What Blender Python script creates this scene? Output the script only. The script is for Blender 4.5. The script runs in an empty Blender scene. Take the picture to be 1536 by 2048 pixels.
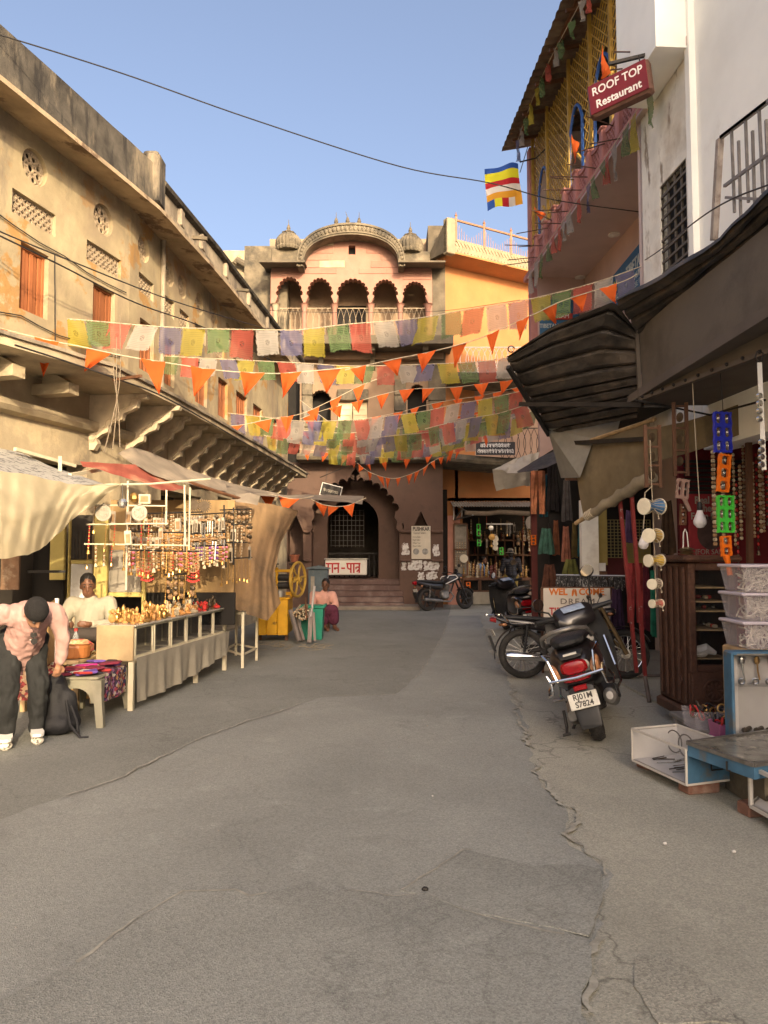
import bpy, bmesh, math, random
from math import sin, cos, pi, radians, sqrt, atan2
from mathutils import Vector as V, Matrix, Euler, noise as mnoise
random.seed(7)
R = random.random
def U(a, b): return a + (b - a) * random.random()
scene = bpy.context.scene
COL = scene.collection
# ------------------------------------------------------------------ camera, sky, sun, exposure
CAM_Z, PITCH, FPX = 1.5, radians(3.33), 1480.0
cam_d = bpy.data.cameras.new('camera'); cam = bpy.data.objects.new('camera', cam_d); COL.objects.link(cam)
cam_d.sensor_fit = 'HORIZONTAL'; cam_d.sensor_width = 36; cam_d.lens = 36 * FPX / 1536
cam_d.clip_start = 0.05; cam_d.clip_end = 3000
cam.location = (0, 0, CAM_Z); cam.rotation_euler = (pi / 2 + PITCH, 0, 0)
scene.camera = cam
SUN_AZ, SUN_EL = radians(18), radians(19)          # light travels forward and to the left, the sun stands behind on the right
world = bpy.data.worlds.new('World'); scene.world = world; world.use_nodes = True
wn = world.node_tree
sky_n = wn.nodes.new('ShaderNodeTexSky'); sky_n.sky_type = 'NISHITA'; sky_n.sun_disc = False
sky_n.sun_elevation = SUN_EL; sky_n.sun_rotation = pi - SUN_AZ
sky_n.air_density = 0.7; sky_n.dust_density = 9.0; sky_n.ozone_density = 1.0
tint = wn.nodes.new('ShaderNodeMix'); tint.data_type = 'RGBA'; tint.blend_type = 'MULTIPLY'; tint.inputs[0].default_value = 1; tint.inputs[7].default_value = (1.07, 1.0, .95, 1)   # the camera's warm white balance
wn.links.new(sky_n.outputs[0], tint.inputs[6]); wn.links.new(tint.outputs[2], wn.nodes['Background'].inputs[0])
wn.nodes['Background'].inputs[1].default_value = 0.15
sun_d = bpy.data.lights.new('sun', 'SUN'); sun = bpy.data.objects.new('sun', sun_d); COL.objects.link(sun)
sun_d.energy = 2.0; sun_d.angle = radians(0.7); sun_d.color = (1.0, 0.80, 0.52)
sun.rotation_euler = V((-sin(SUN_AZ) * cos(SUN_EL), cos(SUN_AZ) * cos(SUN_EL), -sin(SUN_EL))).to_track_quat('-Z', 'Y').to_euler()
sun.location = (6, -20, 14)
vs = scene.view_settings
vs.view_transform = 'Standard'; vs.look = 'None'; vs.gamma = 1; vs.exposure = 1.55; vs.use_curve_mapping = False
# ------------------------------------------------------------------ helpers
def ray(px, py):
 u = (px - 768) / FPX; v = (1024 - py) / FPX
 return V((u, cos(PITCH) - v * sin(PITCH), sin(PITCH) + v * cos(PITCH)))
def P(px, py, Y):
 d = ray(px, py); return V((d.x * Y / d.y, Y, CAM_Z + d.z * Y / d.y))
def PX(px, py, X):
 d = ray(px, py); t = X / d.x; return V((X, d.y * t, CAM_Z + d.z * t))
def PZ(px, py, z=0.0):
 d = ray(px, py); t = (z - CAM_Z) / d.z; return V((d.x * t, d.y * t, z))
def PP(px, py, o, n):
 d = ray(px, py); c = V((0, 0, CAM_Z)); t = (o - c).dot(n) / d.dot(n); return c + d * t
ORG = {}
def tag(o, label, cat, group=None):
 o['label'] = label; o['category'] = cat
 if group: o['group'] = group
 return o
def struct(o): o['kind'] = 'structure'; return o
def thing(name, label, cat, loc=(0, 0, 0), rz=0, group=None):
 o = bpy.data.objects.new(name, None); COL.objects.link(o); o.empty_display_size = 0.1
 o.location = loc; o.rotation_euler = (0, 0, rz)
 return tag(o, label, cat, group)
def copy_tree(o, parent=None):
 c = o.copy(); COL.objects.link(c); c.parent = parent
 if parent is not None: c.matrix_parent_inverse = o.matrix_parent_inverse
 for ch in list(o.children): copy_tree(ch, c)
 return c
class MB:
 def __init__(s): s.v = []; s.f = []; s.mi = []; s.m = 0; s.uv = None
 def add(s, vs_, fs):
  b = len(s.v); s.v.extend([V(p) for p in vs_])
  for f in fs: s.f.append([i + b for i in f]); s.mi.append(s.m)
  return s
 def box(s, c, size, rot=None, tz=0.0):
  c = V(c); h = V(size) / 2; vs_ = []
  for z in (-1, 1):
   k = 1 - tz if z > 0 else 1
   for x, y in ((-1, -1), (1, -1), (1, 1), (-1, 1)):
    p = V((x * h.x * k, y * h.y * k, z * h.z))
    if rot is not None: p = rot @ p
    vs_.append(c + p)
  return s.add(vs_, [(3, 2, 1, 0), (4, 5, 6, 7), (0, 1, 5, 4), (1, 2, 6, 5), (2, 3, 7, 6), (3, 0, 4, 7)])
 def rbox(s, c, size, b=.01, rot=None):
  c = V(c); h = V(size) / 2; b = min(b, h.x * .9, h.y * .9, h.z * .9); rings = []
  for z, k in ((-h.z, b), (-h.z + b, 0), (h.z - b, 0), (h.z, b)):
   hx, hy = h.x - k, h.y - k; bb = b
   ring = [(-hx + bb, -hy), (hx - bb, -hy), (hx, -hy + bb), (hx, hy - bb), (hx - bb, hy), (-hx + bb, hy), (-hx, hy - bb), (-hx, -hy + bb)]
   rings.append([V((x, y, z)) for x, y in ring])
  vs_ = [c + (rot @ p if rot is not None else p) for r in rings for p in r]
  fs = [tuple(reversed(range(8))), tuple(range(24, 32))]
  for k in range(3):
   for i in range(8):
    j = (i + 1) % 8; fs.append((k * 8 + i, k * 8 + j, k * 8 + 8 + j, k * 8 + 8 + i))
  return s.add(vs_, fs)
 def bar(s, p0, p1, w, h=None, up=(0, 0, 1)):
  p0 = V(p0); p1 = V(p1); d = p1 - p0; L = d.length
  if L < 1e-6: return s
  h = h or w; d.normalize(); up = V(up)
  if abs(d.dot(up)) > .98: up = V((0, 1, 0)) if abs(d.y) < .9 else V((1, 0, 0))
  x = d.cross(up).normalized(); z = x.cross(d)
  rot = Matrix((x, d, z)).transposed()
  return s.box((p0 + p1) / 2, (w, L, h), rot)
 def tube(s, pts, r, n=8, closed=False, caps=True):
  pts = [V(p) for p in pts]; m = len(pts)
  rs = r if isinstance(r, (list, tuple)) else [r] * m
  b = len(s.v); prev = None
  for i, p in enumerate(pts):
   if closed: t = pts[(i + 1) % m] - pts[i - 1]
   else: t = pts[min(i + 1, m - 1)] - pts[max(i - 1, 0)]
   if t.length < 1e-9: t = V((0, 0, 1))
   t.normalize()
   if prev is None:
    a = V((0, 0, 1)) if abs(t.z) < .9 else V((1, 0, 0))
    x = t.cross(a).normalized()
   else:
    x = (prev - t * prev.dot(t))
    x = x.normalized() if x.length > 1e-6 else t.orthogonal().normalized()
   prev = x; y = t.cross(x)
   for k in range(n):
    a = 2 * pi * k / n; s.v.append(p + (x * cos(a) + y * sin(a)) * rs[i])
  for i in range(m if closed else m - 1):
   j = (i + 1) % m
   for k in range(n):
    l = (k + 1) % n
    s.f.append([b + i * n + k, b + i * n + l, b + j * n + l, b + j * n + k]); s.mi.append(s.m)
  if caps and not closed:
   s.f.append([b + k for k in reversed(range(n))]); s.mi.append(s.m)
   s.f.append([b + (m - 1) * n + k for k in range(n)]); s.mi.append(s.m)
  return s
 def cyl(s, p0, p1, r0, r1=None, n=12): return s.tube([p0, p1], [r0, r0 if r1 is None else r1], n)
 def lathe(s, prof, c=(0, 0, 0), ax=(0, 0, 1), n=16, sx=1, sy=1, lobes=0, la=0, caps=True):
  c = V(c); ax = V(ax).normalized(); q = V((0, 0, 1)).rotation_difference(ax); b = len(s.v)
  for r, z in prof:
   for k in range(n):
    a = 2 * pi * k / n; rr = r * (1 + la * abs(cos(lobes * a / 2)) if lobes else 1)
    s.v.append(c + q @ V((rr * cos(a) * sx, rr * sin(a) * sy, z)))
  m = len(prof)
  for i in range(m - 1):
   for k in range(n):
    l = (k + 1) % n
    s.f.append([b + i * n + k, b + i * n + l, b + i * n + n + l, b + i * n + n + k]); s.mi.append(s.m)
  if caps:
   s.f.append([b + k for k in reversed(range(n))]); s.mi.append(s.m)
   s.f.append([b + (m - 1) * n + k for k in range(n)]); s.mi.append(s.m)
  return s
 def ball(s, c, r, n=10, rot=None):
  c = V(c); r = V(r) if not isinstance(r, (int, float)) else V((r, r, r)); m = max(4, n // 2 + 1); b = len(s.v)
  for i in range(m + 1):
   t = pi * i / m
   for k in range(n):
    a = 2 * pi * k / n; p = V((sin(t) * cos(a) * r.x, sin(t) * sin(a) * r.y, -cos(t) * r.z))
    s.v.append(c + (rot @ p if rot is not None else p))
  for i in range(m):
   for k in range(n):
    l = (k + 1) % n
    s.f.append([b + i * n + k, b + i * n + l, b + i * n + n + l, b + i * n + n + k]); s.mi.append(s.m)
  return s
 def grid(s, nu, nv, fn, closed=False):
  b = len(s.v)
  if s.uv is None: s.uv = {}
  for j in range(nv + 1):
   for i in range(nu + 1):
    s.uv[len(s.v)] = (i / nu, j / nv); s.v.append(V(fn(i / nu, j / nv)))
  for j in range(nv):
   for i in range(nu):
    a = b + j * (nu + 1) + i
    s.f.append([a, a + 1, a + nu + 2, a + nu + 1]); s.mi.append(s.m)
  return s
 def loft(s, rings, cap=True):
  n = len(rings[0]); b = len(s.v)
  for r in rings: s.v.extend([V(p) for p in r])
  for i in range(len(rings) - 1):
   for k in range(n):
    l = (k + 1) % n; s.f.append([b + i * n + k, b + i * n + l, b + i * n + n + l, b + i * n + n + k]); s.mi.append(s.m)
  if cap:
   s.f.append([b + k for k in reversed(range(n))]); s.mi.append(s.m)
   s.f.append([b + (len(rings) - 1) * n + k for k in range(n)]); s.mi.append(s.m)
  return s
 def prism(s, poly, o, u, w, n, d):
  """polygon in (u,w) at o, extruded d along n"""
  o = V(o); u = V(u); w = V(w); n = V(n); k = len(poly)
  a = [o + u * x + w * y for x, y in poly]; vs_ = a + [p + n * d for p in a]
  fs = [tuple(range(k)), tuple(range(2 * k - 1, k - 1, -1))]
  for i in range(k):
   j = (i + 1) % k; fs.append((j, i, k + i, k + j))
  return s.add(vs_, fs)
 def panel(s, o, u, w, n, outer, holes=(), depth=.1, rim=True, back=False):
  """flat wall in (u,w) with holes whose reveals run depth against n"""
  o = V(o); u = V(u); w = V(w); n = V(n).normalized()
  bm = bmesh.new(); ed = []
  for lp in [outer] + list(holes):
   vv = [bm.verts.new((x, y, 0)) for x, y in lp]
   for i in range(len(vv)): ed.append(bm.edges.new((vv[i], vv[(i + 1) % len(vv)])))
  bmesh.ops.triangle_fill(bm, use_beauty=True, use_dissolve=False, edges=ed)
  bm.verts.index_update()
  vs_ = [o + u * v.co.x + w * v.co.y for v in bm.verts]
  s.add(vs_, [[v.index for v in f.verts] for f in bm.faces])
  if back: s.add([p - n * depth for p in vs_], [[v.index for v in f.verts] for f in bm.faces])
  bm.free()
  for lp in ([outer] if rim else []) + list(holes):
   k = len(lp); a = [o + u * x + w * y for x, y in lp]
   s.add(a + [p - n * depth for p in a], [(i, (i + 1) % k, k + (i + 1) % k, k + i) for i in range(k)])
  return s
 def mesh(s, name, origin=V((0, 0, 0)), smooth=False, mats=()):
  me = bpy.data.meshes.new(name)
  me.from_pydata([tuple(p - origin) for p in s.v], [], s.f)
  for m in mats: me.materials.append(m)
  if len(mats) > 1: me.polygons.foreach_set('material_index', s.mi)
  if smooth: me.polygons.foreach_set('use_smooth', [True] * len(me.polygons))
  if s.uv is not None:
   l = me.uv_layers.new(name='UVMap')
   for lp in me.loops:
    if lp.vertex_index in s.uv: l.data[lp.index].uv = s.uv[lp.vertex_index]
  me.update()
  bm = bmesh.new(); bm.from_mesh(me); bmesh.ops.recalc_face_normals(bm, faces=bm.faces); bm.to_mesh(me); bm.free()
  if smooth:
   try: me.set_sharp_from_angle(angle=radians(38))
   except Exception: pass
  return me
 def build(s, name, mat, parent=None, smooth=False, local=False):
  """vertices are in world space unless local"""
  mats = mat if isinstance(mat, (list, tuple)) else [mat]
  org = V((0, 0, 0))
  if not local:
   if parent is not None:
    r = parent
    while r.parent: r = r.parent
    org = V(r.location)
   elif s.v:
    n = len(s.v); org = V((sum(p.x for p in s.v) / n, sum(p.y for p in s.v) / n, min(p.z for p in s.v)))
  o = bpy.data.objects.new(name, s.mesh(name, org, smooth, mats)); COL.objects.link(o)
  if parent is not None: o.parent = parent
  elif not local: o.location = org
  return o
def obj_from(me, name, parent=None, loc=(0, 0, 0), rot=(0, 0, 0), scale=(1, 1, 1)):
 o = bpy.data.objects.new(name, me); COL.objects.link(o); o.location = loc; o.rotation_euler = rot; o.scale = scale
 if parent is not None: o.parent = parent
 return o
_tmp = bpy.data.scenes.new('tmp_build')
def _eval(o):
 _tmp.collection.objects.link(o)
 with bpy.context.temp_override(scene=_tmp, view_layer=_tmp.view_layers[0]):
  dg = bpy.context.evaluated_depsgraph_get(); dg.update()
  me = bpy.data.meshes.new_from_object(o.evaluated_get(dg), preserve_all_data_layers=False, depsgraph=dg)
 _tmp.collection.objects.unlink(o); d = o.data; bpy.data.objects.remove(o)
 return me
def blob(name, prims, voxel, mat, parent=None, sm=2, disp=0, dscale=.1, sub=0):
 """a continuous skin over tapered capsules ('c',p0,r0,p1,r1) and ellipsoids ('e',c,(rx,ry,rz),rot)"""
 mb = MB()
 for q in prims:
  if q[0] == 'c':
   p0, r0, p1, r1 = V(q[1]), q[2], V(q[3]), q[4]
   L = (p1 - p0).length; st = []
   d = (p1 - p0).normalized() if L > 1e-6 else V((0, 0, 1))
   for a in (-88, -60, -30): st.append((p0 + d * r0 * sin(radians(a)), r0 * cos(radians(a))))
   k = max(2, int(L / .05))
   for i in range(k + 1): st.append((p0.lerp(p1, i / k), r0 + (r1 - r0) * i / k))
   for a in (30, 60, 88): st.append((p1 + d * r1 * sin(radians(a)), r1 * cos(radians(a))))
   mb.tube([x[0] for x in st], [x[1] for x in st], 14)
  else: mb.ball(q[1], q[2], 16, q[3] if len(q) > 3 else None)
 me = mb.mesh(name); o = bpy.data.objects.new('tmp', me)
 m = o.modifiers.new('r', 'REMESH'); m.mode = 'VOXEL'; m.voxel_size = voxel; m.use_smooth_shade = True
 if sm: m = o.modifiers.new('s', 'SMOOTH'); m.factor = .5; m.iterations = sm
 out = _eval(o); out.name = name; bpy.data.meshes.remove(me)
 if disp:
  NV = [v.normal.copy() for v in out.vertices]
  for v, nv in zip(out.vertices, NV):
   c = v.co / dscale
   v.co += nv * disp * (mnoise.noise(V((c.x, c.y, c.z * .6))) + .6 * mnoise.noise(V((c.x * 2.3, c.y * 2.3 + 5, c.z * 1.2))))
 out.materials.clear(); out.materials.append(mat)
 out.polygons.foreach_set('use_smooth', [True] * len(out.polygons))
 ob = bpy.data.objects.new(name, out); COL.objects.link(ob)
 if parent is not None: ob.parent = parent
 return ob
def text_mesh(txt, size, ext=.004, align='CENTER', bold=0.0, sx=1.0, shear=0, space=1.0, line=1.0):
 c = bpy.data.curves.new('lettering', 'FONT'); c.body = txt; c.size = size; c.extrude = ext; c.align_x = align; c.align_y = 'CENTER'
 c.offset = bold; c.shear = shear; c.space_character = space; c.space_line = line; c.resolution_u = 3
 me = _eval(bpy.data.objects.new('tmp', c)); me.name = 'lettering'
 if sx != 1.0:
  for v in me.vertices: v.co.x *= sx
 return me
def put_text(txt, size, mat, parent, o, u, w, ext=.003, name='lettering', **k):
 """text lying in the plane with axes u (reading direction) and w (up) at o, world space"""
 me = text_mesh(txt, size, ext, **k); me.materials.append(mat)
 u = V(u).normalized(); w = V(w).normalized(); n = u.cross(w)
 mtx = Matrix((u, w, n)).transposed().to_4x4(); mtx.translation = V(o)
 me.transform(mtx)
 r = parent
 while r is not None and r.parent: r = r.parent
 if r is not None: me.transform(Matrix.Translation(-V(r.location)))
 ob = bpy.data.objects.new(name, me); COL.objects.link(ob); ob.parent = parent
 return ob
# ------------------------------------------------------------------ materials
MATS = {}
def mat(name, col, rough=.75, metal=0., var=.18, vs=3., bump=.0, bs=40., dirt=None, dirt2=None, dirt3=None, rnd=0., spec=.35, zs=1., trl=0., alpha=1., trans=0., emit=0., clear=0., sheen=0.):
 if name in MATS: return MATS[name]
 m = bpy.data.materials.new(name); m.use_nodes = True; nt = m.node_tree; N = nt.nodes; L = nt.links
 b = N['Principled BSDF']
 def nn(t, **k):
  x = N.new(t)
  for a, v in k.items(): setattr(x, a, v)
  return x
 tc = nn('ShaderNodeTexCoord'); col = tuple(col) + (1,)
 def noise(scale, detail=6, rgh=.6, zz=1.):
  mp = nn('ShaderNodeMapping'); mp.inputs['Scale'].default_value = (scale, scale, scale * zz)
  L.new(tc.outputs['Object'], mp.inputs[0]); t = nn('ShaderNodeTexNoise'); t.inputs['Scale'].default_value = 1
  t.inputs['Detail'].default_value = detail; t.inputs['Roughness'].default_value = rgh
  L.new(mp.outputs[0], t.inputs['Vector']); return t.outputs['Fac']
 def ramp(src, lo, hi, a=(0, 0, 0, 1), c=(1, 1, 1, 1)):
  r = nn('ShaderNodeValToRGB'); r.color_ramp.elements[0].position = lo; r.color_ramp.elements[1].position = hi
  r.color_ramp.elements[0].color = a; r.color_ramp.elements[1].color = c; L.new(src, r.inputs[0]); return r.outputs[0]
 def mix(f, a, c, mode='MIX'):
  x = nn('ShaderNodeMix', data_type='RGBA', blend_type=mode)
  for s_, i in ((f, 0), (a, 6), (c, 7)):
   if hasattr(s_, 'node'): L.new(s_, x.inputs[i])
   else: x.inputs[i].default_value = s_
  return x.outputs[2]
 cur = col
 if var:
  d = tuple(max(0, c * (1 - var)) for c in col[:3]) + (1,); h = tuple(min(1, c * (1 + var)) for c in col[:3]) + (1,)
  cur = ramp(noise(vs, zz=zs), .3, .7, d, h)
 if rnd:
  oi = nn('ShaderNodeObjectInfo'); hs = nn('ShaderNodeHueSaturation')
  mr = nn('ShaderNodeMapRange'); mr.inputs[3].default_value = 1 - rnd; mr.inputs[4].default_value = 1 + rnd
  L.new(oi.outputs['Random'], mr.inputs[0]); L.new(mr.outputs[0], hs.inputs['Value'])
  if hasattr(cur, 'node'): L.new(cur, hs.inputs['Color'])
  else: hs.inputs['Color'].default_value = cur
  cur = hs.outputs[0]
 for dd in (dirt, dirt2, dirt3):
  if dd:
   dc, ds, lo, hi, amt = dd[:5]; zz = dd[5] if len(dd) > 5 else 1.
   f = ramp(noise(ds, 8, .65, zz), lo, hi, (0, 0, 0, 1), (amt, amt, amt, 1))
   cur = mix(f, cur, tuple(dc) + (1,))
 if hasattr(cur, 'node'): L.new(cur, b.inputs['Base Color'])
 else: b.inputs['Base Color'].default_value = cur
 b.inputs['Roughness'].default_value = rough; b.inputs['Metallic'].default_value = metal
 b.inputs['Specular IOR Level'].default_value = spec
 if clear: b.inputs['Coat Weight'].default_value = clear; b.inputs['Coat Roughness'].default_value = .08
 if trans: b.inputs['Transmission Weight'].default_value = trans
 if alpha < 1: b.inputs['Alpha'].default_value = alpha
 if emit: b.inputs['Emission Color'].default_value = col; b.inputs['Emission Strength'].default_value = emit
 if bump:
  bp = nn('ShaderNodeBump'); bp.inputs['Strength'].default_value = bump; bp.inputs['Distance'].default_value = .02
  L.new(noise(bs, 8, .7, zs), bp.inputs['Height']); L.new(bp.outputs[0], b.inputs['Normal'])
 if trl:
  t = nn('ShaderNodeBsdfTranslucent'); ms = nn('ShaderNodeMixShader'); ms.inputs[0].default_value = trl
  if hasattr(cur, 'node'): L.new(cur, t.inputs[0])
  else: t.inputs[0].default_value = cur
  out = N['Material Output']; L.new(b.outputs[0], ms.inputs[1]); L.new(t.outputs[0], ms.inputs[2]); L.new(ms.outputs[0], out.inputs[0])
 MATS[name] = m; return m
def pane(name, col=(.8, .85, .85), a=.14, rough=.06):
 """clear glass or film that lets most light straight through and mirrors a little"""
 if name in MATS: return MATS[name]
 m = bpy.data.materials.new(name); m.use_nodes = True; nt = m.node_tree; N = nt.nodes; L = nt.links
 b = N['Principled BSDF']; b.inputs['Base Color'].default_value = (tuple(col) if a > .18 else (.03, .03, .03)) + (1,); b.inputs['Roughness'].default_value = rough
 t = N.new('ShaderNodeBsdfTransparent'); ms = N.new('ShaderNodeMixShader'); ms.inputs[0].default_value = a
 L.new(t.outputs[0], ms.inputs[1]); L.new(b.outputs[0], ms.inputs[2]); L.new(ms.outputs[0], N['Material Output'].inputs[0])
 MATS[name] = m; return m
M_PLASTER = mat('aged_cream_plaster', (.36, .295, .18), .9, var=.22, vs=2.2, bump=.6, bs=9, dirt=((.36, .205, .07), 1.5, .54, .58, .95), dirt2=((.17, .14, .105), 1.5, .50, .64, .85, .35), dirt3=((.27, .21, .14), .8, .48, .62, .7))
M_PLASTER_LOW = mat('lower_cream_plaster', (.40, .33, .22), .9, var=.2, vs=2.2, bump=.5, bs=9, dirt=((.20, .165, .12), 1.5, .5, .64, .8, .5), dirt2=((.62, .50, .30), 2.2, .55, .66, .5))
M_PARAPET = mat('weathered_parapet', (.07, .062, .05), .95, var=.5, vs=3.2, bump=.5, bs=12, dirt=((.25, .205, .14), 2.4, .53, .68, .8, .35), dirt2=((.022, .02, .018), 5, .5, .6, .9, .22))
M_PARAPET2 = mat('weathered_light_parapet', (.30, .25, .18), .95, var=.4, vs=3, bump=.5, bs=12, dirt=((.10, .085, .07), 2.2, .46, .62, .85, .3))
M_EAVE = mat('eave_plaster', (.36, .28, .18), .9, var=.3, vs=2, bump=.6, bs=10, dirt=((.13, .085, .055), 2.2, .53, .6, .9))
M_SHUTTER = mat('brown_shutter_wood', (.27, .095, .035), .65, var=.35, vs=6, zs=.15, bump=.2, bs=30, rnd=.2)
M_JALI = mat('jali_stone', (.36, .285, .19), .85, var=.2, vs=5, dirt=((.25, .2, .15), 3, .5, .7, .6))
M_DARK = mat('dark_void_paint', (.018, .016, .014), .95, var=.3, vs=2)  # near-black paint standing in for shade in openings and rooms; also soil
M_DIM = mat('dim_interior_paint', (.045, .038, .031), .9, var=.4, vs=1.5)  # interior shade put into the colour of back walls and backings
M_PINK = mat('pink_sandstone', (.29, .15, .108), .85, var=.15, vs=2, bump=.2, bs=20, rnd=.09, dirt=((.30, .22, .17), 1.4, .52, .72, .6))
M_STONE = mat('grey_carved_stone', (.15, .125, .085), .92, var=.4, vs=2.5, bump=.5, bs=14, dirt=((.05, .045, .036), 2.2, .46, .62, .85))
M_STONE_D = mat('dark_carved_stone', (.11, .09, .062), .92, var=.35, vs=3, bump=.4, bs=14, dirt=((.09, .08, .06), 2, .5, .66, .75))
M_MAROON = mat('maroon_paint', (.098, .053, .035), .6, var=.18, vs=1.3, bump=.12, bs=18, dirt=((.16, .11, .085), 1.6, .58, .75, .5), dirt2=((.05, .025, .02), 3, .55, .7, .5))
M_MAROON_ST = mat('maroon_steps', (.12, .07, .058), .6, var=.25, vs=2.5, bump=.2, bs=20, dirt=((.28, .22, .19), 2.2, .48, .66, .6))
M_ORANGE = mat('ochre_orange_wall', (.39, .165, .06), .9, var=.14, vs=1.1, bump=.2, bs=10, dirt=((.30, .18, .08), 1.2, .56, .72, .7), dirt2=((.42, .21, .075), 2, .55, .7, .5))
M_WHITE_W = mat('white_wall_paint', (.92, .92, .86), .85, var=.07, vs=1.0, bump=.12, bs=12, dirt=((.45, .41, .34), .8, .62, .8, .5))
M_PEEL = mat('peeling_white_paint', (.80, .77, .68), .9, var=.12, vs=3, bump=.3, bs=14, dirt=((.20, .14, .09), 3.2, .58, .64, .85, .3), dirt2=((.42, .34, .24), 1.4, .52, .7, .6))
M_PINKP = mat('pink_painted_parapet', (.40, .175, .155), .75, var=.2, vs=3, bump=.2, bs=18, dirt=((.2, .09, .08), 2, .55, .7, .6))
M_PINKC = mat('pale_pink_soffit', (.58, .46, .42), .85, var=.1, vs=1.2, dirt=((.32, .25, .2), 1.2, .6, .78, .5))
M_LATT = mat('yellow_lattice', (.40, .25, .045), .6, var=.3, vs=5, rnd=.1)
M_BLUE = mat('blue_paint', (.025, .08, .27), .5, var=.25, vs=6)
M_RUST = mat('rusty_corrugated_iron', (.17, .125, .095), .8, metal=.2, var=.4, vs=3, bump=.2, bs=20, dirt=((.32, .26, .19), 2, .5, .68, .7))
M_IRON = mat('dark_iron', (.035, .032, .03), .6, metal=.5, var=.3, vs=8)
M_STEEL = mat('bare_steel', (.42, .41, .39), .35, metal=.9, var=.2, vs=9)
M_CHROME = mat('chrome', (.72, .72, .72), .12, metal=1., var=.08, vs=9)
M_WOOD = mat('brown_wood', (.12, .055, .028), .6, var=.35, vs=7, zs=.3, bump=.15, bs=40, rnd=.1)
M_WOOD_P = mat('pale_wood', (.42, .29, .15), .75, var=.3, vs=8, zs=.3, bump=.15, bs=40, rnd=.15)
M_WIRE = mat('black_cable', (.02, .018, .017), .6, var=0)
M_ROPE = mat('pale_rope', (.45, .38, .27), .9, var=.2, vs=20)
M_WHITE = mat('white_paint', (.75, .73, .68), .6, var=.1, vs=6, dirt=((.35, .3, .24), 4, .58, .72, .5))
M_BLACKP = mat('black_plastic', (.018, .018, .019), .45, var=.25, vs=5, dirt=((.10, .088, .07), 4, .5, .8, .35))
# ------------------------------------------------------------------ ground and road
def edge_noise(x, y, a=.06, s=1.3, seed=0):
 return a * (mnoise.noise(V((x * s, y * s, seed))) + .5 * mnoise.noise(V((x * s * 3.1, y * s * 3.1, seed + 4))) + .3 * mnoise.noise(V((x * s * 9, y * s * 9, seed + 9))))
def ground_mat(name, c, c2, speck, crack=.0, rough=.92, bs=90):
 m = mat(name, c, rough, var=.16, vs=.7, dirt=(c2, .55, .45, .68, .7), dirt2=(tuple(x * .55 for x in c), 1.1, .57, .72, .55), dirt3=(tuple(x * 1.25 for x in c), 2.6, .58, .66, .5))
 nt = m.node_tree; N = nt.nodes; L = nt.links; b = N['Principled BSDF']
 src = b.inputs['Base Color'].links[0].from_socket
 tc = N.new('ShaderNodeTexCoord'); vo = N.new('ShaderNodeTexVoronoi'); vo.inputs['Scale'].default_value = 150; L.new(tc.outputs['Object'], vo.inputs['Vector'])
 sep = N.new('ShaderNodeSeparateColor'); L.new(vo.outputs['Color'], sep.inputs[0])
 rp = N.new('ShaderNodeValToRGB'); rp.color_ramp.elements[0].color = (1 - speck, 1 - speck, 1 - speck, 1); rp.color_ramp.elements[1].color = (1 + speck, 1 + speck * .95, 1 + speck * .85, 1)
 L.new(sep.outputs[0], rp.inputs[0])
 mx = N.new('ShaderNodeMix'); mx.data_type = 'RGBA'; mx.blend_type = 'MULTIPLY'; mx.inputs[0].default_value = 1
 L.new(src, mx.inputs[6]); L.new(rp.outputs[0], mx.inputs[7]); last = mx.outputs[2]
 nz = N.new('ShaderNodeTexNoise'); nz.inputs['Scale'].default_value = bs; nz.inputs['Detail'].default_value = 6; L.new(tc.outputs['Object'], nz.inputs['Vector'])
 ad = N.new('ShaderNodeMath'); ad.operation = 'ADD'; L.new(nz.outputs['Fac'], ad.inputs[0]); L.new(vo.outputs['Distance'], ad.inputs[1]); hsrc = ad.outputs[0]
 if crack:
  # wandering cracks: warped cell borders
  n2 = N.new('ShaderNodeTexNoise'); n2.inputs['Scale'].default_value = 2.2; n2.inputs['Detail'].default_value = 7; L.new(tc.outputs['Object'], n2.inputs['Vector'])
  va = N.new('ShaderNodeVectorMath'); va.operation = 'SCALE'; va.inputs['Scale'].default_value = .9; L.new(n2.outputs['Color'], va.inputs[0])
  vb = N.new('ShaderNodeVectorMath'); vb.operation = 'ADD'; L.new(tc.outputs['Object'], vb.inputs[0]); L.new(va.outputs[0], vb.inputs[1])
  v2 = N.new('ShaderNodeTexVoronoi'); v2.feature = 'DISTANCE_TO_EDGE'; v2.inputs['Scale'].default_value = .42; L.new(vb.outputs[0], v2.inputs['Vector'])
  r2 = N.new('ShaderNodeValToRGB'); r2.color_ramp.elements[0].position = 0; r2.color_ramp.elements[1].position = .006
  r2.color_ramp.elements[0].color = (1 - crack,) * 3 + (1,); r2.color_ramp.elements[1].color = (1, 1, 1, 1); L.new(v2.outputs['Distance'], r2.inputs[0])
  m2 = N.new('ShaderNodeMix'); m2.data_type = 'RGBA'; m2.blend_type = 'MULTIPLY'; m2.inputs[0].default_value = 1; L.new(last, m2.inputs[6]); L.new(r2.outputs[0], m2.inputs[7]); last = m2.outputs[2]
 L.new(last, b.inputs['Base Color'])
 bp = N.new('ShaderNodeBump'); bp.inputs['Strength'].default_value = .45; bp.inputs['Distance'].default_value = .006; L.new(hsrc, bp.inputs['Height']); L.new(bp.outputs[0], b.inputs['Normal'])
 return m
M_GROUND = ground_mat('dusty_concrete_ground', (.325, .32, .27), (.375, .365, .305), .22, .45, bs=60)
M_ROAD = ground_mat('worn_asphalt', (.262, .27, .25), (.295, .3, .275), .22, .12, bs=130)
M_PATCH = ground_mat('asphalt_patch', (.243, .25, .23), (.272, .278, .254), .24, .15, bs=130)
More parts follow.
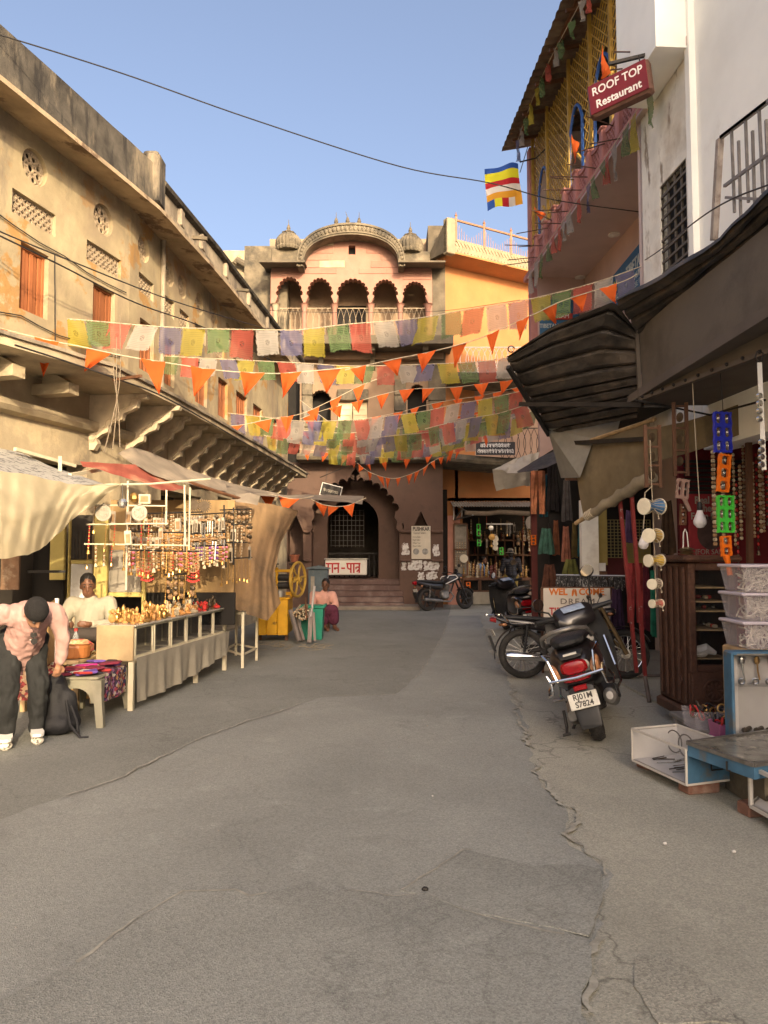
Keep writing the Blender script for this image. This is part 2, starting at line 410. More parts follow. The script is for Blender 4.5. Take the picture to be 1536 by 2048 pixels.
M_SIDE = ground_mat('dusty_asphalt_margin', (.208, .213, .193), (.235, .24, .217), .24, .2, bs=130)
gm = MB()
def gfun(u, v):
 x = -60 + 120 * u; y = -60 + 160 * v; return (x, y, 0)
gm.grid(60, 80, gfun); struct(gm.build('ground', M_GROUND))
def strip(name, m, left, right, z, n=260, nx=24, amp=(.05, .05), seed=0, y0=None, y1=None, crown=0.):
 """a sheet between two edge lines given as (x, y) lists, with crumbling edges"""
 def at(line, y):
  for (xa, ya), (xb, yb) in zip(line, line[1:]):
   if ya <= y <= yb: return xa + (xb - xa) * (y - ya) / (yb - ya)
  return line[0][0] if y < line[0][1] else line[-1][0]
 y0 = left[0][1] if y0 is None else y0; y1 = left[-1][1] if y1 is None else y1
 mb = MB()
 rows = [y0 + (y1 - y0) * (i / n) ** 1.7 for i in range(n + 1)]
 def fn(u, v):
  y = rows[int(round(v * n))]
  a = at(left, y) + edge_noise(0, y, amp[0], 1.6, seed); b = at(right, y) + edge_noise(3, y, amp[1], 1.6, seed + 2)
  x = a + (b - a) * u; zz = z
  if u == 0 or u == 1: zz = .001
  return (x, y, zz + .004 * mnoise.noise(V((x * .7, y * .7, seed))) * (0 < u < 1))
 mb.grid(nx, n, fn); return struct(mb.build(name, m, smooth=True))
def gp(*pts): return [tuple(PZ(x, y)[:2]) for x, y in pts]
left_edge = sorted([(-3.3, .3)] + gp((0, 1640), (250, 1555), (420, 1470), (560, 1425), (640, 1395), (790, 1392), (840, 1350), (870, 1300), (890, 1262), (900, 1232)), key=lambda p: p[1])
right_edge = sorted([(1.05, .3)] + gp((1165, 2040), (1190, 1890), (1175, 1830), (1205, 1740), (1150, 1690), (1150, 1640), (1110, 1590), (1065, 1520), (1050, 1470), (1035, 1420), (1010, 1350), (985, 1300), (972, 1262), (960, 1232)), key=lambda p: p[1])
strip('side_margin', M_SIDE, [(-6, .3), (-6, 30)], left_edge[:-1] + [(2.2, 24)], .006, amp=(0, .02), seed=5)
strip('road', M_ROAD, [(a - .02, b) for a, b in left_edge], right_edge, .012, amp=(.05, .10), seed=1)
# the darker repair patch in the foreground
pl = MB()
outl = [(0, 2010), (150, 1935), (330, 1812), (365, 1790), (470, 1788), (500, 1800), (580, 1785), (680, 1788), (790, 1800), (850, 1795), (930, 1835), (1050, 1860), (1150, 1880), (1185, 1900), (1180, 1960), (1160, 2047)]
op = [V((x, y, 0)) for x, y in gp(*outl)]
pts = []
for a, b in zip(op, op[1:]):
 k = max(2, int((b - a).length / .03))
 for i in range(k):
  p = a.lerp(b, i / k); pts.append((p.x + edge_noise(p.x, p.y, .018, 5, 3), p.y + edge_noise(p.y, p.x, .02, 5, 6)))
pts += [(.65, 1.0), (-2.0, 1.0)]
pl.panel((0, 0, .0185), (1, 0, 0), (0, 1, 0), (0, 0, 1), pts, (), depth=.0065)
struct(pl.build('road_patch', M_PATCH))
p2 = MB()
outl = [(800, 1788), (905, 1722), (930, 1706), (1060, 1738), (1160, 1735), (1205, 1745), (1200, 1790), (1195, 1840), (1180, 1880), (1080, 1858), (930, 1828), (850, 1796)]
op = [V((x, y, 0)) for x, y in gp(*outl)]; pts = []
for a, b in zip(op, op[1:] + op[:1]):
 k = max(2, int((b - a).length / .03))
 for i in range(k):
  p = a.lerp(b, i / k); pts.append((p.x + edge_noise(p.x, p.y, .018, 5, 13), p.y + edge_noise(p.y, p.x, .02, 5, 16)))
p2.panel((0, 0, .0172), (1, 0, 0), (0, 1, 0), (0, 0, 1), pts, (), depth=.0052); struct(p2.build('road_patch', M_PATCH))
# sunken repair on the concrete margin
p3 = MB(); op = [V((x, y, 0)) for x, y in gp((1268, 1920), (1330, 1915), (1390, 1940), (1440, 2000), (1480, 2047), (1320, 2047), (1265, 1975))]; pts = []
for a, b in zip(op, op[1:] + op[:1]):
 for i in range(12):
  p = a.lerp(b, i / 12); pts.append((p.x + edge_noise(p.x, p.y, .02, 6, 23), p.y + edge_noise(p.y, p.x, .02, 6, 26)))
p3.panel((0, 0, .007), (1, 0, 0), (0, 1, 0), (0, 0, 1), pts, (), depth=.006); struct(p3.build('concrete_patch', ground_mat('rough_concrete_patch', (.285, .28, .238), (.32, .312, .265), .3, .3)))
# ------------------------------------------------------------------ the long plastered building on the left
haveli = thing('haveli', 'long old cream plastered building with brown shutters and stained parapet', 'building', (-3.47, 9.9, 0))
C1 = V((-3.47, 9.9, 0)); U1 = V((.27, 1, 0)).normalized(); N1 = V((1, -.27, 0)).normalized(); L1 = 9.0
U2 = V((.094, 1, 0)).normalized(); N2 = V((1, -.094, 0)).normalized(); L2 = 9.7
O1 = C1 - U1 * L1; O2 = C1
ZT = 6.28
def on1(px, py): p = PP(px, py, O1, N1); return ((p - O1).dot(U1), p.z)
def on2(px, py): p = PP(px, py, O2, N2); return ((p - O2).dot(U2), p.z)
def rect(u0, u1, z0, z1): return [(u0, z0), (u1, z0), (u1, z1), (u0, z1)]
def circ(u, z, r, n=28): return [(u + r * cos(2 * pi * i / n), z + r * sin(2 * pi * i / n)) for i in range(n)]
h1, h2 = [], []
jalis, rounds, shutters = [], [], []
for xc, yc in ((70, 335), (207, 440)):
 u, z = on1(xc, yc); rounds.append((1, u, z, .2))
u, z = on1(70, 335); rounds.append((1, u - 1.15, z, .2)); RZ = z
for xl, xr, yt, yb in ((25, 113, 375, 424), (174, 243, 478, 519)):
 a, z1 = on1(xl, yt); _, z0 = on1(xl, yb); b, _ = on1(xr, yt); jalis.append((1, a, b, z0, z1))
JZ0, JZ1 = jalis[0][3], jalis[0][4]
a, b = jalis[0][1] - 1.25, jalis[0][2] - 1.25; jalis.append((1, a, b, JZ0, JZ1))
SZ0, SZ1 = 4.2, 4.95
for xl, xr in ((40, 97), (187, 231)):
 a, _ = on1(xl, 550); b, _ = on1(xr, 550); shutters.append((1, a, b, SZ0, SZ1))
for xc in (287, 339, 365, 400, 430, 458):
 u, _ = on2(xc, 520); rounds.append((2, u, RZ - .02, .19))
for xl, xr in ((277, 307), (329, 349), (360, 379), (390, 413), (433, 450), (468, 482)):
 a, _ = on2(xl, 590); b, _ = on2(xr, 590); jalis.append((2, a, b, JZ0, JZ1))
for xl, xr in ((278, 307), (329, 349), (391, 415), (437, 456), (473, 495), (507, 525), (545, 556)):
 a, _ = on2(xl, 740); b, _ = on2(xr, 740); shutters.append((2, a, b, SZ0 - .08, SZ1 - .1))
for s_, u, z, r in rounds: (h1 if s_ == 1 else h2).append(circ(u, z, r))
for s_, a, b, z0, z1 in jalis + shutters: (h1 if s_ == 1 else h2).append(rect(a, b, z0, z1))
SLAB = 3.5
mb = MB()
mb.panel(O1, U1, (0, 0, 1), N1, rect(0, L1, SLAB, ZT), h1, .14, rim=False)
mb.panel(O2, U2, (0, 0, 1), N2, rect(0, L2, SLAB, ZT), h2, .14, rim=False)
mb.build('upper_wall', M_PLASTER, haveli)
def fr(s_): return (O1, U1, N1) if s_ == 1 else (O2, U2, N2)
ZV = V((0, 0, 1))
for s_, u, z, r in rounds:              # carved round screens
 o, uu, nn_ = fr(s_); m = MB(); c = o + uu * u + ZV * z - nn_ * .07
 def q(a, rr, off=0): return c + uu * (rr * cos(a)) + ZV * (rr * sin(a)) + nn_ * off
 ring = [q(2 * pi * i / 24, r * .97) for i in range(24)]
 m.tube(ring, .018, 6, closed=True)
 m.tube([q(2 * pi * i / 16, r * .25) for i in range(16)], .016, 5, closed=True)
 for k in range(8):
  a = k * pi / 4; m.bar(q(a, r * .25), q(a, r * .97), .022, .03, up=nn_)
  cc = V(q(a + pi / 8, r * .64)); m.tube([cc + uu * (r * .2 * cos(t)) + ZV * (r * .2 * sin(t)) for t in [2 * pi * i / 10 for i in range(10)]], .014, 5, closed=True)
 w = m.build('round_screen', M_JALI, haveli)
 d = MB(); d.prism(circ(u, z, r * 1.02, 20), o - nn_ * .139, uu, ZV, nn_, .004); d.build('screen_backing', M_DIM, w)
for s_, a, b, z0, z1 in jalis:          # rectangular pierced screens
 o, uu, nn_ = fr(s_); m = MB(); n = max(3, int((b - a) / .085)); k = max(2, int((z1 - z0) / .085))
 du, dz = (b - a) / n, (z1 - z0) / k
 def q(u, z): return o + uu * u + ZV * z - nn_ * .06
 for i in range(n):
  for j in range(k):
   x0, y0 = a + i * du, z0 + j * dz
   m.bar(q(x0, y0), q(x0 + du, y0 + dz), .016, .03, up=nn_); m.bar(q(x0 + du, y0), q(x0, y0 + dz), .016, .03, up=nn_)
   m.tube([q(x0 + du / 2, y0 + dz / 2) + uu * (.3 * du * cos(t)) + ZV * (.3 * dz * sin(t)) for t in [2 * pi * i_ / 8 for i_ in range(8)]], .009, 4, closed=True)
 for p, p_ in ((q(a, z0), q(b, z0)), (q(a, z1), q(b, z1)), (q(a, z0), q(a, z1)), (q(b, z0), q(b, z1))): m.bar(p, p_, .025, .04, up=nn_)
 w = m.build('pierced_screen', M_JALI, haveli)
 d = MB(); d.prism(rect(a, b, z0, z1), o - nn_ * .139, uu, ZV, nn_, .004); d.build('screen_backing', M_DIM, w)
for s_, a, b, z0, z1 in shutters:       # plank shutters
 o, uu, nn_ = fr(s_)
 f = MB()
 for p in (a + .015, b - .015): f.box(o + uu * p + ZV * (z0 + z1) / 2 - nn_ * .075, (.03, .03, z1 - z0 - .01), Matrix((uu, nn_, ZV)).transposed())
 for z in (z0 + .02, z1 - .02): f.box(o + uu * (a + b) / 2 + ZV * z - nn_ * .075, (b - a - .062, .03, .03), Matrix((uu, nn_, ZV)).transposed())
 w = f.build('window_shutter', M_SHUTTER, haveli)
 n = max(4, round((b - a) / .075)); du = (b - a - .06) / n
 for i in range(n):
  g = MB(); g.box(o + uu * (a + .03 + du * (i + .5)) + ZV * (z0 + z1) / 2 - nn_ * (.095 - .012 * (i % 2)), (du - .018, .022, z1 - z0 - .075), Matrix((uu, nn_, ZV)).transposed())
  g.build('plank', M_SHUTTER, w)
 d = MB(); d.prism(rect(a, b, z0, z1), o - nn_ * .139, uu, ZV, nn_, .004); d.build('dark_backing', M_DARK, w)
m = MB(); m.tube([O2 + U2 * 1.05 + N2 * .04 + ZV * z for z in (3.62, 4.4, 5.3, 6.25)], .035, 8); m.build('drain_pipe', M_PARAPET2, haveli)
for k, (ua, za_, ub, zb_) in enumerate(((5.2, 5.15, 8.9, 5.02), (6.1, 4.1, 8.8, 4.12), (7.5, 5.0, 7.56, 3.7))): m = MB(); m.tube([O1 + U1 * (ua + (ub - ua) * t / 9) + N1 * .02 + ZV * (za_ + (zb_ - za_) * t / 9 - .05 * sin(pi * t / 3) ** 2 + .015 * sin(t * 5)) for t in range(10)], .007, 5); m.build('wall_cable', M_WIRE, haveli)
slab_edge = [(-4.6, 3.3), (-3.63, 6.9), (-3.02, 8.16), (-2.80, 9.64), (-2.69, 10.8), (-2.40, 14.1), (-2.0, 19.2)]
def wall_x(y): return -3.47 + (.27 if y < 9.9 else .094) * (y - 9.9)
m = MB()
def slab_strip(m, edge, z0, z1, inset=0.):
 rings = []
 for i in range(len(edge) - 1):
  k = 8
  for j in range(k + (i == len(edge) - 2)):
   t = j / k; x = edge[i][0] + (edge[i + 1][0] - edge[i][0]) * t; y = edge[i][1] + (edge[i + 1][1] - edge[i][1]) * t
   w = .008 * mnoise.noise(V((x * 3, y * 3, 0))); rings.append([(wall_x(y) - .1, y, z0), (x + w - inset, y, z0 + w), (x + w - inset, y, z1 + w), (wall_x(y) - .1, y, z1)])
 m.loft(rings)
slab_strip(m, slab_edge, SLAB, SLAB + .09)
m.build('ledge_slab', M_PLASTER_LOW, haveli)
m = MB(); slab_strip(m, [(x + .035, y) for x, y in slab_edge], SLAB + .092, SLAB + .13); m.build('ledge_coping', M_PARAPET2, haveli)
# scrolled brackets under the ledge
prof = [(0, -.5), (.05, -.5), (.09, -.44), (.07, -.40), (.13, -.36), (.19, -.34), (.2, -.28), (.26, -.25), (.33, -.23), (.35, -.17), (.42, -.15), (.48, -.12), (.50, -.05), (.58, -.04), (.60, 0), (0, 0)]
m = MB(); bw = .09; m.prism(prof, (0, 0, 0), (1, 0, 0), (0, 0, 1), (0, 1, 0), bw); m.prism([(x * .86, z * .86 - .002) for x, z in prof], (0, -.015, 0), (1, 0, 0), (0, 0, 1), (0, 1, 0), bw + .03)
bm_ = m.mesh('bracket', mats=[mat('sunlit_bracket_plaster', (.56, .47, .33), .9, var=.2, vs=4, dirt=((.2, .16, .11), 3, .52, .7, .7))])  # lighter than the ledge plaster, sunlight put into the bracket colour
y = 9.15; yb = []
while y < 18.6:
 obj_from(bm_, 'bracket', haveli, V((wall_x(y) + .0, y, SLAB - .002)) - V(haveli.location), (0, 0, -atan2(.094, 1)), (1.0 + .25 * (y < 10.5), 1, 1.38)); y += .74  # stretched downward so the sun catches the lower rims
for px, py, dx in ((120, 770, .75), (232, 795, .85)):     # beam ends
 yy = 7.45 if px < 200 else 8.25
 m = MB(); x0 = wall_x(yy); rot = Euler((0, 0, -atan2(.27, 1))).to_matrix()
 m.box(V((x0, yy, SLAB - .16)) + N1 * .24, (.5, .17, .12), rot); m.prism([(.12, 0), (.48, 0), (.3, .1), (.12, .1)], V((x0, yy, SLAB - .1)) - U1 * .06, N1, ZV, U1, .12)
 m.build('beam_end', M_PLASTER_LOW, haveli)
# lower wall and cornice
m = MB()
m.panel(O1, U1, ZV, N1, rect(0, L1, 0, SLAB), [rect(3.4, 5.1, .1, 2.5), rect(5.4, 8.2, .1, 2.6)], .3, rim=False)
m.panel(O2, U2, ZV, N2, rect(0, L2, 0, SLAB), [rect(1.2, 3.0, .05, 2.5), rect(3.9, 5.6, .05, 2.6), rect(6.4, 8.4, .05, 2.6)], .5, rim=False)
m.build('lower_wall', M_PLASTER_LOW, haveli)
m = MB()
m.loft([[O1 + U1 * t + N1 * a + ZV * b for a, b in ((-.02, 3.0), (.10, 3.03), (.14, 3.08), (.14, 3.14), (-.02, 3.2))] for t in (0, 3, 6, L1)])
m.build('cornice', M_PLASTER_LOW, haveli)
m = MB()
for o, uu, nn_, L in ((O1, U1, N1, L1), (O2, U2, N2, L2)): m.add([o - nn_ * .9 + uu * a + ZV * b for a, b in ((0, 0), (L, 0), (L, 3), (0, 3))], [(0, 1, 2, 3)])
m.build('shop_back_wall', M_DIM, haveli)
# faded painted shop writing on the lower wall band
def devanagari_scribble(parent, o, u, w, n, length, h, m_, seed, th=.02):
 """hand painted unreadable Hindi-like line: headline bar with hooked stems"""
 rs = random.Random(seed); b = MB(); x = 0
 o = V(o); u = V(u); w = V(w); n = V(n)
 b.bar(o + w * h, o + u * length + w * h, th * .9, .003, up=n)
 while x < length - h * .4:
  wd = h * rs.uniform(.55, .8); k = rs.randint(0, 3)
  b.bar(o + u * (x + wd) , o + u * (x + wd) + w * h, th, .0032, up=n)
  c = o + u * (x + wd * .45) + w * h * rs.uniform(.42, .58)
  a0, a1 = ((.3, 4.6), (1.2, 6.0), (-1.5, 2.6), (.0, 6.0))[k]
  pts_ = [c + u * (wd * .36 * cos(a0 + (a1 - a0) * i / 8)) + w * (h * .28 * sin(a0 + (a1 - a0) * i / 8)) for i in range(9)]
  for p, q_ in zip(pts_, pts_[1:]): b.bar(p, q_, th, .0034, up=n)
  if rs.random() < .35:
   b.bar(o + u * (x + wd) + w * h, o + u * (x + wd * .5) + w * h * 1.32, th * .8, .0036, up=n)
  x += wd + h * rs.uniform(.12, .3)
 return b.build('painted_writing', m_, parent)
M_FADE = mat('faded_grey_paint', (.33, .30, .22), .9, var=.2, vs=6)
devanagari_scribble(haveli, O1 + U1 * 4.4 + ZV * 2.74 + N1 * .004, U1, ZV, N1, 1.5, .17, M_FADE, 3, .03)
devanagari_scribble(haveli, O2 + U2 * .4 + ZV * 2.62 + N2 * .004, U2, ZV, N2, 2.6, .2, M_FADE, 4, .028)
# eave and parapet
eave1 = [O1 + N1 * .42, C1 + N1 * .42 + V((.0, -.06, 0))]; eave_pts = [eave1[0], eave1[0].lerp(eave1[1], .5), V((-3.05, 9.8, 0)), V((-2.76, 12.2, 0)), V((-2.45, 15.6, 0)), V((-2.12, 19.4, 0))]
inn = [O1, O1 + U1 * L1 / 2, C1, V((wall_x(12.2), 12.2, 0)), V((wall_x(15.6), 15.6, 0)), V((wall_x(19.4), 19.4, 0))]
def dense(a, k=14):
 out = []
 for i in range(len(a) - 1):
  for j in range(k): out.append(a[i].lerp(a[i + 1], j / k))
 return out + [a[-1]]
de, di = dense(eave_pts), dense(inn)
m = MB(); rings = []
for p, q_ in zip(de, di):
 w = .012 * mnoise.noise(p * 2.5); rings.append([q_ + ZV * 6.26, p + ZV * (6.19 + w), p + ZV * (6.245 + w), q_ - (p - q_) * .5 + ZV * 6.34])
m.loft(rings); m.build('eave', M_EAVE, haveli)
m = MB(); rings = []
for p, q_ in zip(de[:29], di[:29]):
 d = (p - q_).normalized(); w = .015 * mnoise.noise(p * 3)
 rings.append([p - d * .03 + ZV * 6.247, p - d * .045 + ZV * 6.5, p - d * .05 + ZV * (6.80 + w), p - d * .12 + ZV * (6.83 + w), p - d * .30 + ZV * (6.82 + w), p - d * .30 + ZV * 6.247])
m.loft(rings); m.build('parapet', M_PARAPET, haveli)
m = MB(); pe = de[28]; m.rbox(pe + V((-.12, .06, 6.60)), (.27, .30, .68), .02); m.rbox(pe + V((-.12, .06, 6.965)), (.2, .22, .06), .02); m.build('parapet_pier', M_PARAPET, haveli)
m = MB(); rings = []
for p, q_ in zip(de[29:], di[29:]):
 d = (p - q_).normalized(); rings.append([p - d * .10 + ZV * 6.247, p - d * .02 + ZV * 6.26, p - d * .02 + ZV * 6.31, p - d * .07 + ZV * 6.33, p - d * .07 + ZV * 6.58, p - d * .3 + ZV * 6.58, p - d * .3 + ZV * 6.247])
m.loft(rings); m.build('parapet', M_PARAPET2, haveli)
m = MB(); rings = []
for p, q_ in zip(de[29:], di[29:]):
 d = (p - q_).normalized(); rings.append([p - d * .06 + ZV * 6.582, p + d * .0 + ZV * 6.61, p + d * .02 + ZV * 6.65, p - d * .02 + ZV * 6.68, p - d * .02 + ZV * 6.71, p - d * .3 + ZV * 6.72, p - d * .3 + ZV * 6.582])
m.loft(rings); m.build('parapet_coping', M_PARAPET, haveli)
m = MB()
for k in (33, 38, 44, 50, 56, 62):
 if k < len(de): p = de[k]; m.rbox(p + V((-.07, 0, 6.455)), (.11, .16, .25), .01)
m.build('parapet_post', M_PARAPET2, haveli)
m = MB()
for k in (36, 47, 58): p = de[k]; m.bar(p + V((-.1, 0, 6.40)), p + V((.16, -.02, 6.37)), .05, .05)
m.build('drain_spout', M_STONE_D, haveli)
# roof, rear mass
m = MB(); m.add([V((p.x, p.y, 6.3)) for p in inn] + [V((-14, p.y, 6.3)) for p in inn], [(i, i + 1, i + 7, i + 6) for i in range(5)]); m.build('roof', M_STONE_D, haveli)
# pale dust caught along the broken edges of the asphalt
def dust_line(pts, w, seed, z=.021, amp=.06):
 rs = random.Random(seed); m = MB(); P_ = []
 for a, b in zip(pts, pts[1:]):
  a, b = V(a), V(b); k = max(2, int((b - a).length / .035))
  P_ += [a.lerp(b, i / k) for i in range(k)]
 if len(P_) < 2: return
 for i in range(len(P_) - 1):
  p, q = P_[i], P_[i + 1]; d = q - p; n = V((-d.y, d.x)).normalized()
  f = lambda r_, j: n * (edge_noise(r_.x, r_.y, amp, 2.6, seed) + edge_noise(r_.y, r_.x, amp * .3, 14, seed + 1)) + n * j * w * (.25 + 1.1 * max(0, .5 + mnoise.noise(V((r_.x * 2.2, r_.y * 2.2, seed)))))
  if mnoise.noise(V((p.x * 1.7, p.y * 1.7, seed + 3))) < -.22: continue
  a0, a1, b0, b1 = p + f(p, -1), p + f(p, 1), q + f(q, -1), q + f(q, 1)
  m.add([(a0.x, a0.y, z), (b0.x, b0.y, z), (b1.x, b1.y, z), (a1.x, a1.y, z)], [(0, 1, 2, 3)])
 o = m.build('edge_dust', mat('pale_road_dust', (.31, .30, .255), .95, var=.35, vs=14)); o['kind'] = 'stuff'; tag(o, 'pale dust line along a broken asphalt edge', 'dust', 'dust lines')
dust_line(left_edge, .009, 2, .0165, .04); dust_line(right_edge, .016, 3, .0145, .1); dust_line([tuple(p) for p in gp((150, 1935), (330, 1812), (365, 1790), (470, 1788), (500, 1800), (580, 1785), (680, 1788), (790, 1800), (850, 1795), (930, 1835), (1050, 1860), (1150, 1880))], .006, 4, amp=.02)
dust_line(gp((800, 1788), (905, 1722), (930, 1706), (1060, 1738), (1160, 1735)), .005, 6, amp=.02)
# ------------------------------------------------------------------ the gate building at the end of the street
YG = 21.2
gate = thing('gate_building', 'old gate house with maroon arched entrance and pink arcaded top storey', 'building', (-.8, YG, 0))
XV = V((1, 0, 0)); YN = V((0, -1, 0))
def g(px, py, Y=YG): p = P(px, py, Y); return (p.x, p.z)
def gx(px, Y=YG): return (px - 768) / FPX * Y
def cusped(cx, z0, zs, hw, za, n=6, bulge=.16, col=None, capz=None, tip=.0, power=1.0):
 """outline of a multi-lobed arch opening; col widens it below the capital at capz"""
 base = []
 for i in range(n + 1):
  t = (pi / 2) * i / n; base.append((cx - hw * cos(t) ** power, zs + (za - zs) * sin(t)))
 left = []
 for (xa, ya), (xb, yb) in zip(base, base[1:]):
  mx, my = (xa + xb) / 2, (ya + yb) / 2; dx, dy = xb - xa, yb - ya; L = sqrt(dx * dx + dy * dy); nx, ny = -dy / L, dx / L
  for k in range(7):
   a = pi * k / 6; left.append((mx - dx / 2 * cos(a) + nx * bulge * 3 * L * sin(a), my - dy / 2 * cos(a) + ny * bulge * 3 * L * sin(a)))
  left.pop()
 left.append(base[-1])
 if tip: left[-1] = (cx - tip * .25, za + .02); left += [(cx - tip * .7, za + tip * .5), (cx - tip * .55, za + tip * 1.1), (cx, za + tip * 1.9)]
 full = left + [(2 * cx - x, z) for x, z in reversed(left[:-1])]
 if col: lo = [(cx - hw - col, z0), (cx - hw - col, capz)]; hi = [(cx + hw + col, capz), (cx + hw + col, z0)]
 else: lo = [(cx - hw, z0)]; hi = [(cx + hw, z0)]
 return lo + full + hi
# --- maroon ground storey
x0, x1 = gx(556), gx(886); ztop = g(0, 925)[1]
acx = gx(711); zs = g(0, 1063)[1]; za = g(0, 962)[1]
big = cusped(acx, .02, zs, gx(799) - acx, za, 8, .17, tip=.2)
nich = [g(825, 1118), g(859, 1118), g(859, 1060), g(842, 1022), g(825, 1060)]
nich_l = [g(575, 1124), g(606, 1124), g(606, 1062), g(590, 1024), g(575, 1062)]
m = MB(); m.panel((0, YG, 0), XV, ZV, YN, rect(x0, x1, 0, ztop), [big, nich, nich_l], .55); m.build('ground_storey_wall', M_MAROON, gate)
m = MB()
b2 = cusped(acx, zs, zs, gx(799) - acx + .09, za + .07, 8, .17, tip=.2); ins = cusped(acx, zs, zs, gx(799) - acx + .0, za, 8, .17, tip=.2)
n_ = len(b2); m.add([V((x, YG - .03, z)) for x, z in b2] + [V((x, YG - .03, z)) for x, z in ins] + [V((x, YG, z)) for x, z in b2] + [V((x, YG - .0, z)) for x, z in ins],
      [(i, i + 1, n_ + i + 1, n_ + i) for i in range(n_ - 1)] + [(i, i + 1, 2 * n_ + i + 1, 2 * n_ + i) for i in range(n_ - 1)] + [(n_ + i, n_ + i + 1, 3 * n_ + i + 1, 3 * n_ + i) for i in range(n_ - 1)])
m.build('arch_moulding', M_MAROON, gate)
m = MB()
for xa, xb in ((gx(800), gx(822)), (gx(862), x1), (x0, gx(574)), (gx(607), gx(622))):
 for yy, h in ((1063, .09), (1121, .08)):
  m.rbox(((xa + xb) / 2, YG - .03, g(0, yy)[1]), (xb - xa, .12, h), .02)
m.build('string_course', M_MAROON, gate)
for xc in (gx(612), gx(806)):       # corbelled capitals of the great arch
 m = MB(); s_ = 1 if xc < acx else -1
 m.prism([(-.02, .0), (.12 * s_, .02), (.2 * s_, .12), (.16 * s_, .3), (.24 * s_, .42), (.22 * s_, .6), (-.02, .6)], (xc, YG - .05, zs - .02), XV, ZV, (0, 1, 0), .3); m.build('arch_capital', M_MAROON, gate)
# inner wall and hall
YI = 22.3; m = MB(); icx = gx(706, YI)
inner = [(icx - .77, .8), (icx - .77, P(0, 1045, YI).z)] + [(icx - .77 * cos(t), P(0, 1045, YI).z + .75 * sin(t)) for t in [pi * i / 14 for i in range(1, 14)]] + [(icx + .77, P(0, 1045, YI).z), (icx + .77, .8)]
m.panel((0, YI, 0), XV, ZV, YN, rect(x0, x1, 0, 4.6), [inner], .4); m.build('inner_wall', M_MAROON, gate)
m = MB(); m.box((acx, 23.9, .39), (5.0, 4.6, .78)); m.build('hall_floor', M_MAROON_ST, gate)
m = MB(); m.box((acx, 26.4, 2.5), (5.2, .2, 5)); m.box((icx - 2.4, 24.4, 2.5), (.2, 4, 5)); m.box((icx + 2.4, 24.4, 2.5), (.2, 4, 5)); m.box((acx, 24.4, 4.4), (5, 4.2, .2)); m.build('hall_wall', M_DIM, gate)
sx0, sx1 = gx(655, 21), gx(803, 21)
for i in range(5):
 m = MB(); y0 = 20.55 + i * .22; top = .8 - (4 - i) * .155; w = .02 * (4 - i)
 m.rbox(((sx0 + sx1) / 2 + .02, (y0 + 21.7) / 2, (top + max(0, top - .158)) / 2), (sx1 - sx0 + w, 21.7 - y0, .154), .014); m.build('step', M_MAROON_ST, gate)
m = MB(); m.rbox(((gx(610, 20.4) + gx(835, 20.4)) / 2, 20.75, .05), (gx(835) - gx(610), 1.1, .11), .02); m.build('plinth_slab', mat('worn_plinth_stone', (.24, .2, .16), .9, var=.3, vs=3, bump=.3), gate)
# screen and shelves within the hall
m = MB()
for i in range(9): xx = icx - .75 + i * .13; m.bar((xx, 23.6, 1.75), (xx, 23.6, 2.95), .014)
for i in range(8): zz = 1.8 + i * .16; m.bar((icx - .78, 23.58, zz), (icx + .3, 23.58, zz), .014)
m.build('hall_screen', mat('dull_iron_screen', (.13, .12, .11), .6, metal=.3, var=.2), gate)
m = MB(); m.box((icx, 23.3, 1.55), (1.6, .05, .05)); m.box((icx, 23.3, 1.28), (1.6, .05, .04))
for i in range(11): m.bar((icx - .78 + i * .156, 23.3, .8), (icx - .78 + i * .156, 23.3, 1.55), .03)
m.build('hall_railing', M_IRON, gate)
# --- mid storey
YM = 21.45
M_MIDW = mat('buff_render', (.23, .155, .098), .9, var=.2, vs=1.5, bump=.3, bs=9, dirt=((.24, .18, .12), 1.2, .5, .68, .7))
zmid0, zmid1 = ztop + .16, g(0, 722, YM)[1]
wn_ = [g(675, 842, YM), g(735, 842, YM), g(735, 803, YM), g(675, 803, YM)]
st = cusped(gx(835, YM), g(0, 858, YM)[1], g(0, 800, YM)[1], .28, g(0, 770, YM)[1], 5, .12)
ni2 = cusped(gx(640, YM), g(0, 880, YM)[1], g(0, 808, YM)[1], .3, g(0, 782, YM)[1], 5, .12)
m = MB(); m.panel((0, YM, 0), XV, ZV, YN, rect(gx(596), gx(892), zmid0, zmid1), [wn_, st, ni2], .3); m.build('mid_storey_wall', M_MIDW, gate)
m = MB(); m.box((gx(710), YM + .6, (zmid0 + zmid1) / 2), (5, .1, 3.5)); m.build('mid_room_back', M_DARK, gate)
wsh = thing if False else None
m = MB()
a, b = wn_[0], wn_[2]
for i in range(2):
 xa = a[0] + (b[0] - a[0]) * i / 2; xb = xa + (b[0] - a[0]) / 2
 s_ = MB(); s_.rbox(((xa + xb) / 2, YM + .1, (a[1] + b[1]) / 2), (xb - xa - .02, .03, b[1] - a[1] - .02), .006); sh = s_.build('window_shutter', mat('cream_shutter_paint', (.62, .5, .31), .7, var=.12, vs=4), gate)
 f = MB()
 for t in (.08, .92): f.bar((xa + (xb - xa) * t, YM + .075, a[1] + .03), (xa + (xb - xa) * t, YM + .075, b[1] - .03), .035, .02)
 for t in (.06, .35, .64, .94): f.bar((xa + .05, YM + .073, a[1] + (b[1] - a[1]) * t), (xb - .05, YM + .073, a[1] + (b[1] - a[1]) * t), .02, .035)
 f.build('shutter_rail', MATS['cream_shutter_paint'], sh)
m = MB(); lx, lz = g(675, 802, YM); rx, rz_ = g(737, 780, YM); m.rbox(((lx + rx) / 2, YM - .06, (lz + rz_) / 2), (rx - lx, .14, rz_ - lz), .02); m.build('window_lintel', M_STONE, gate)
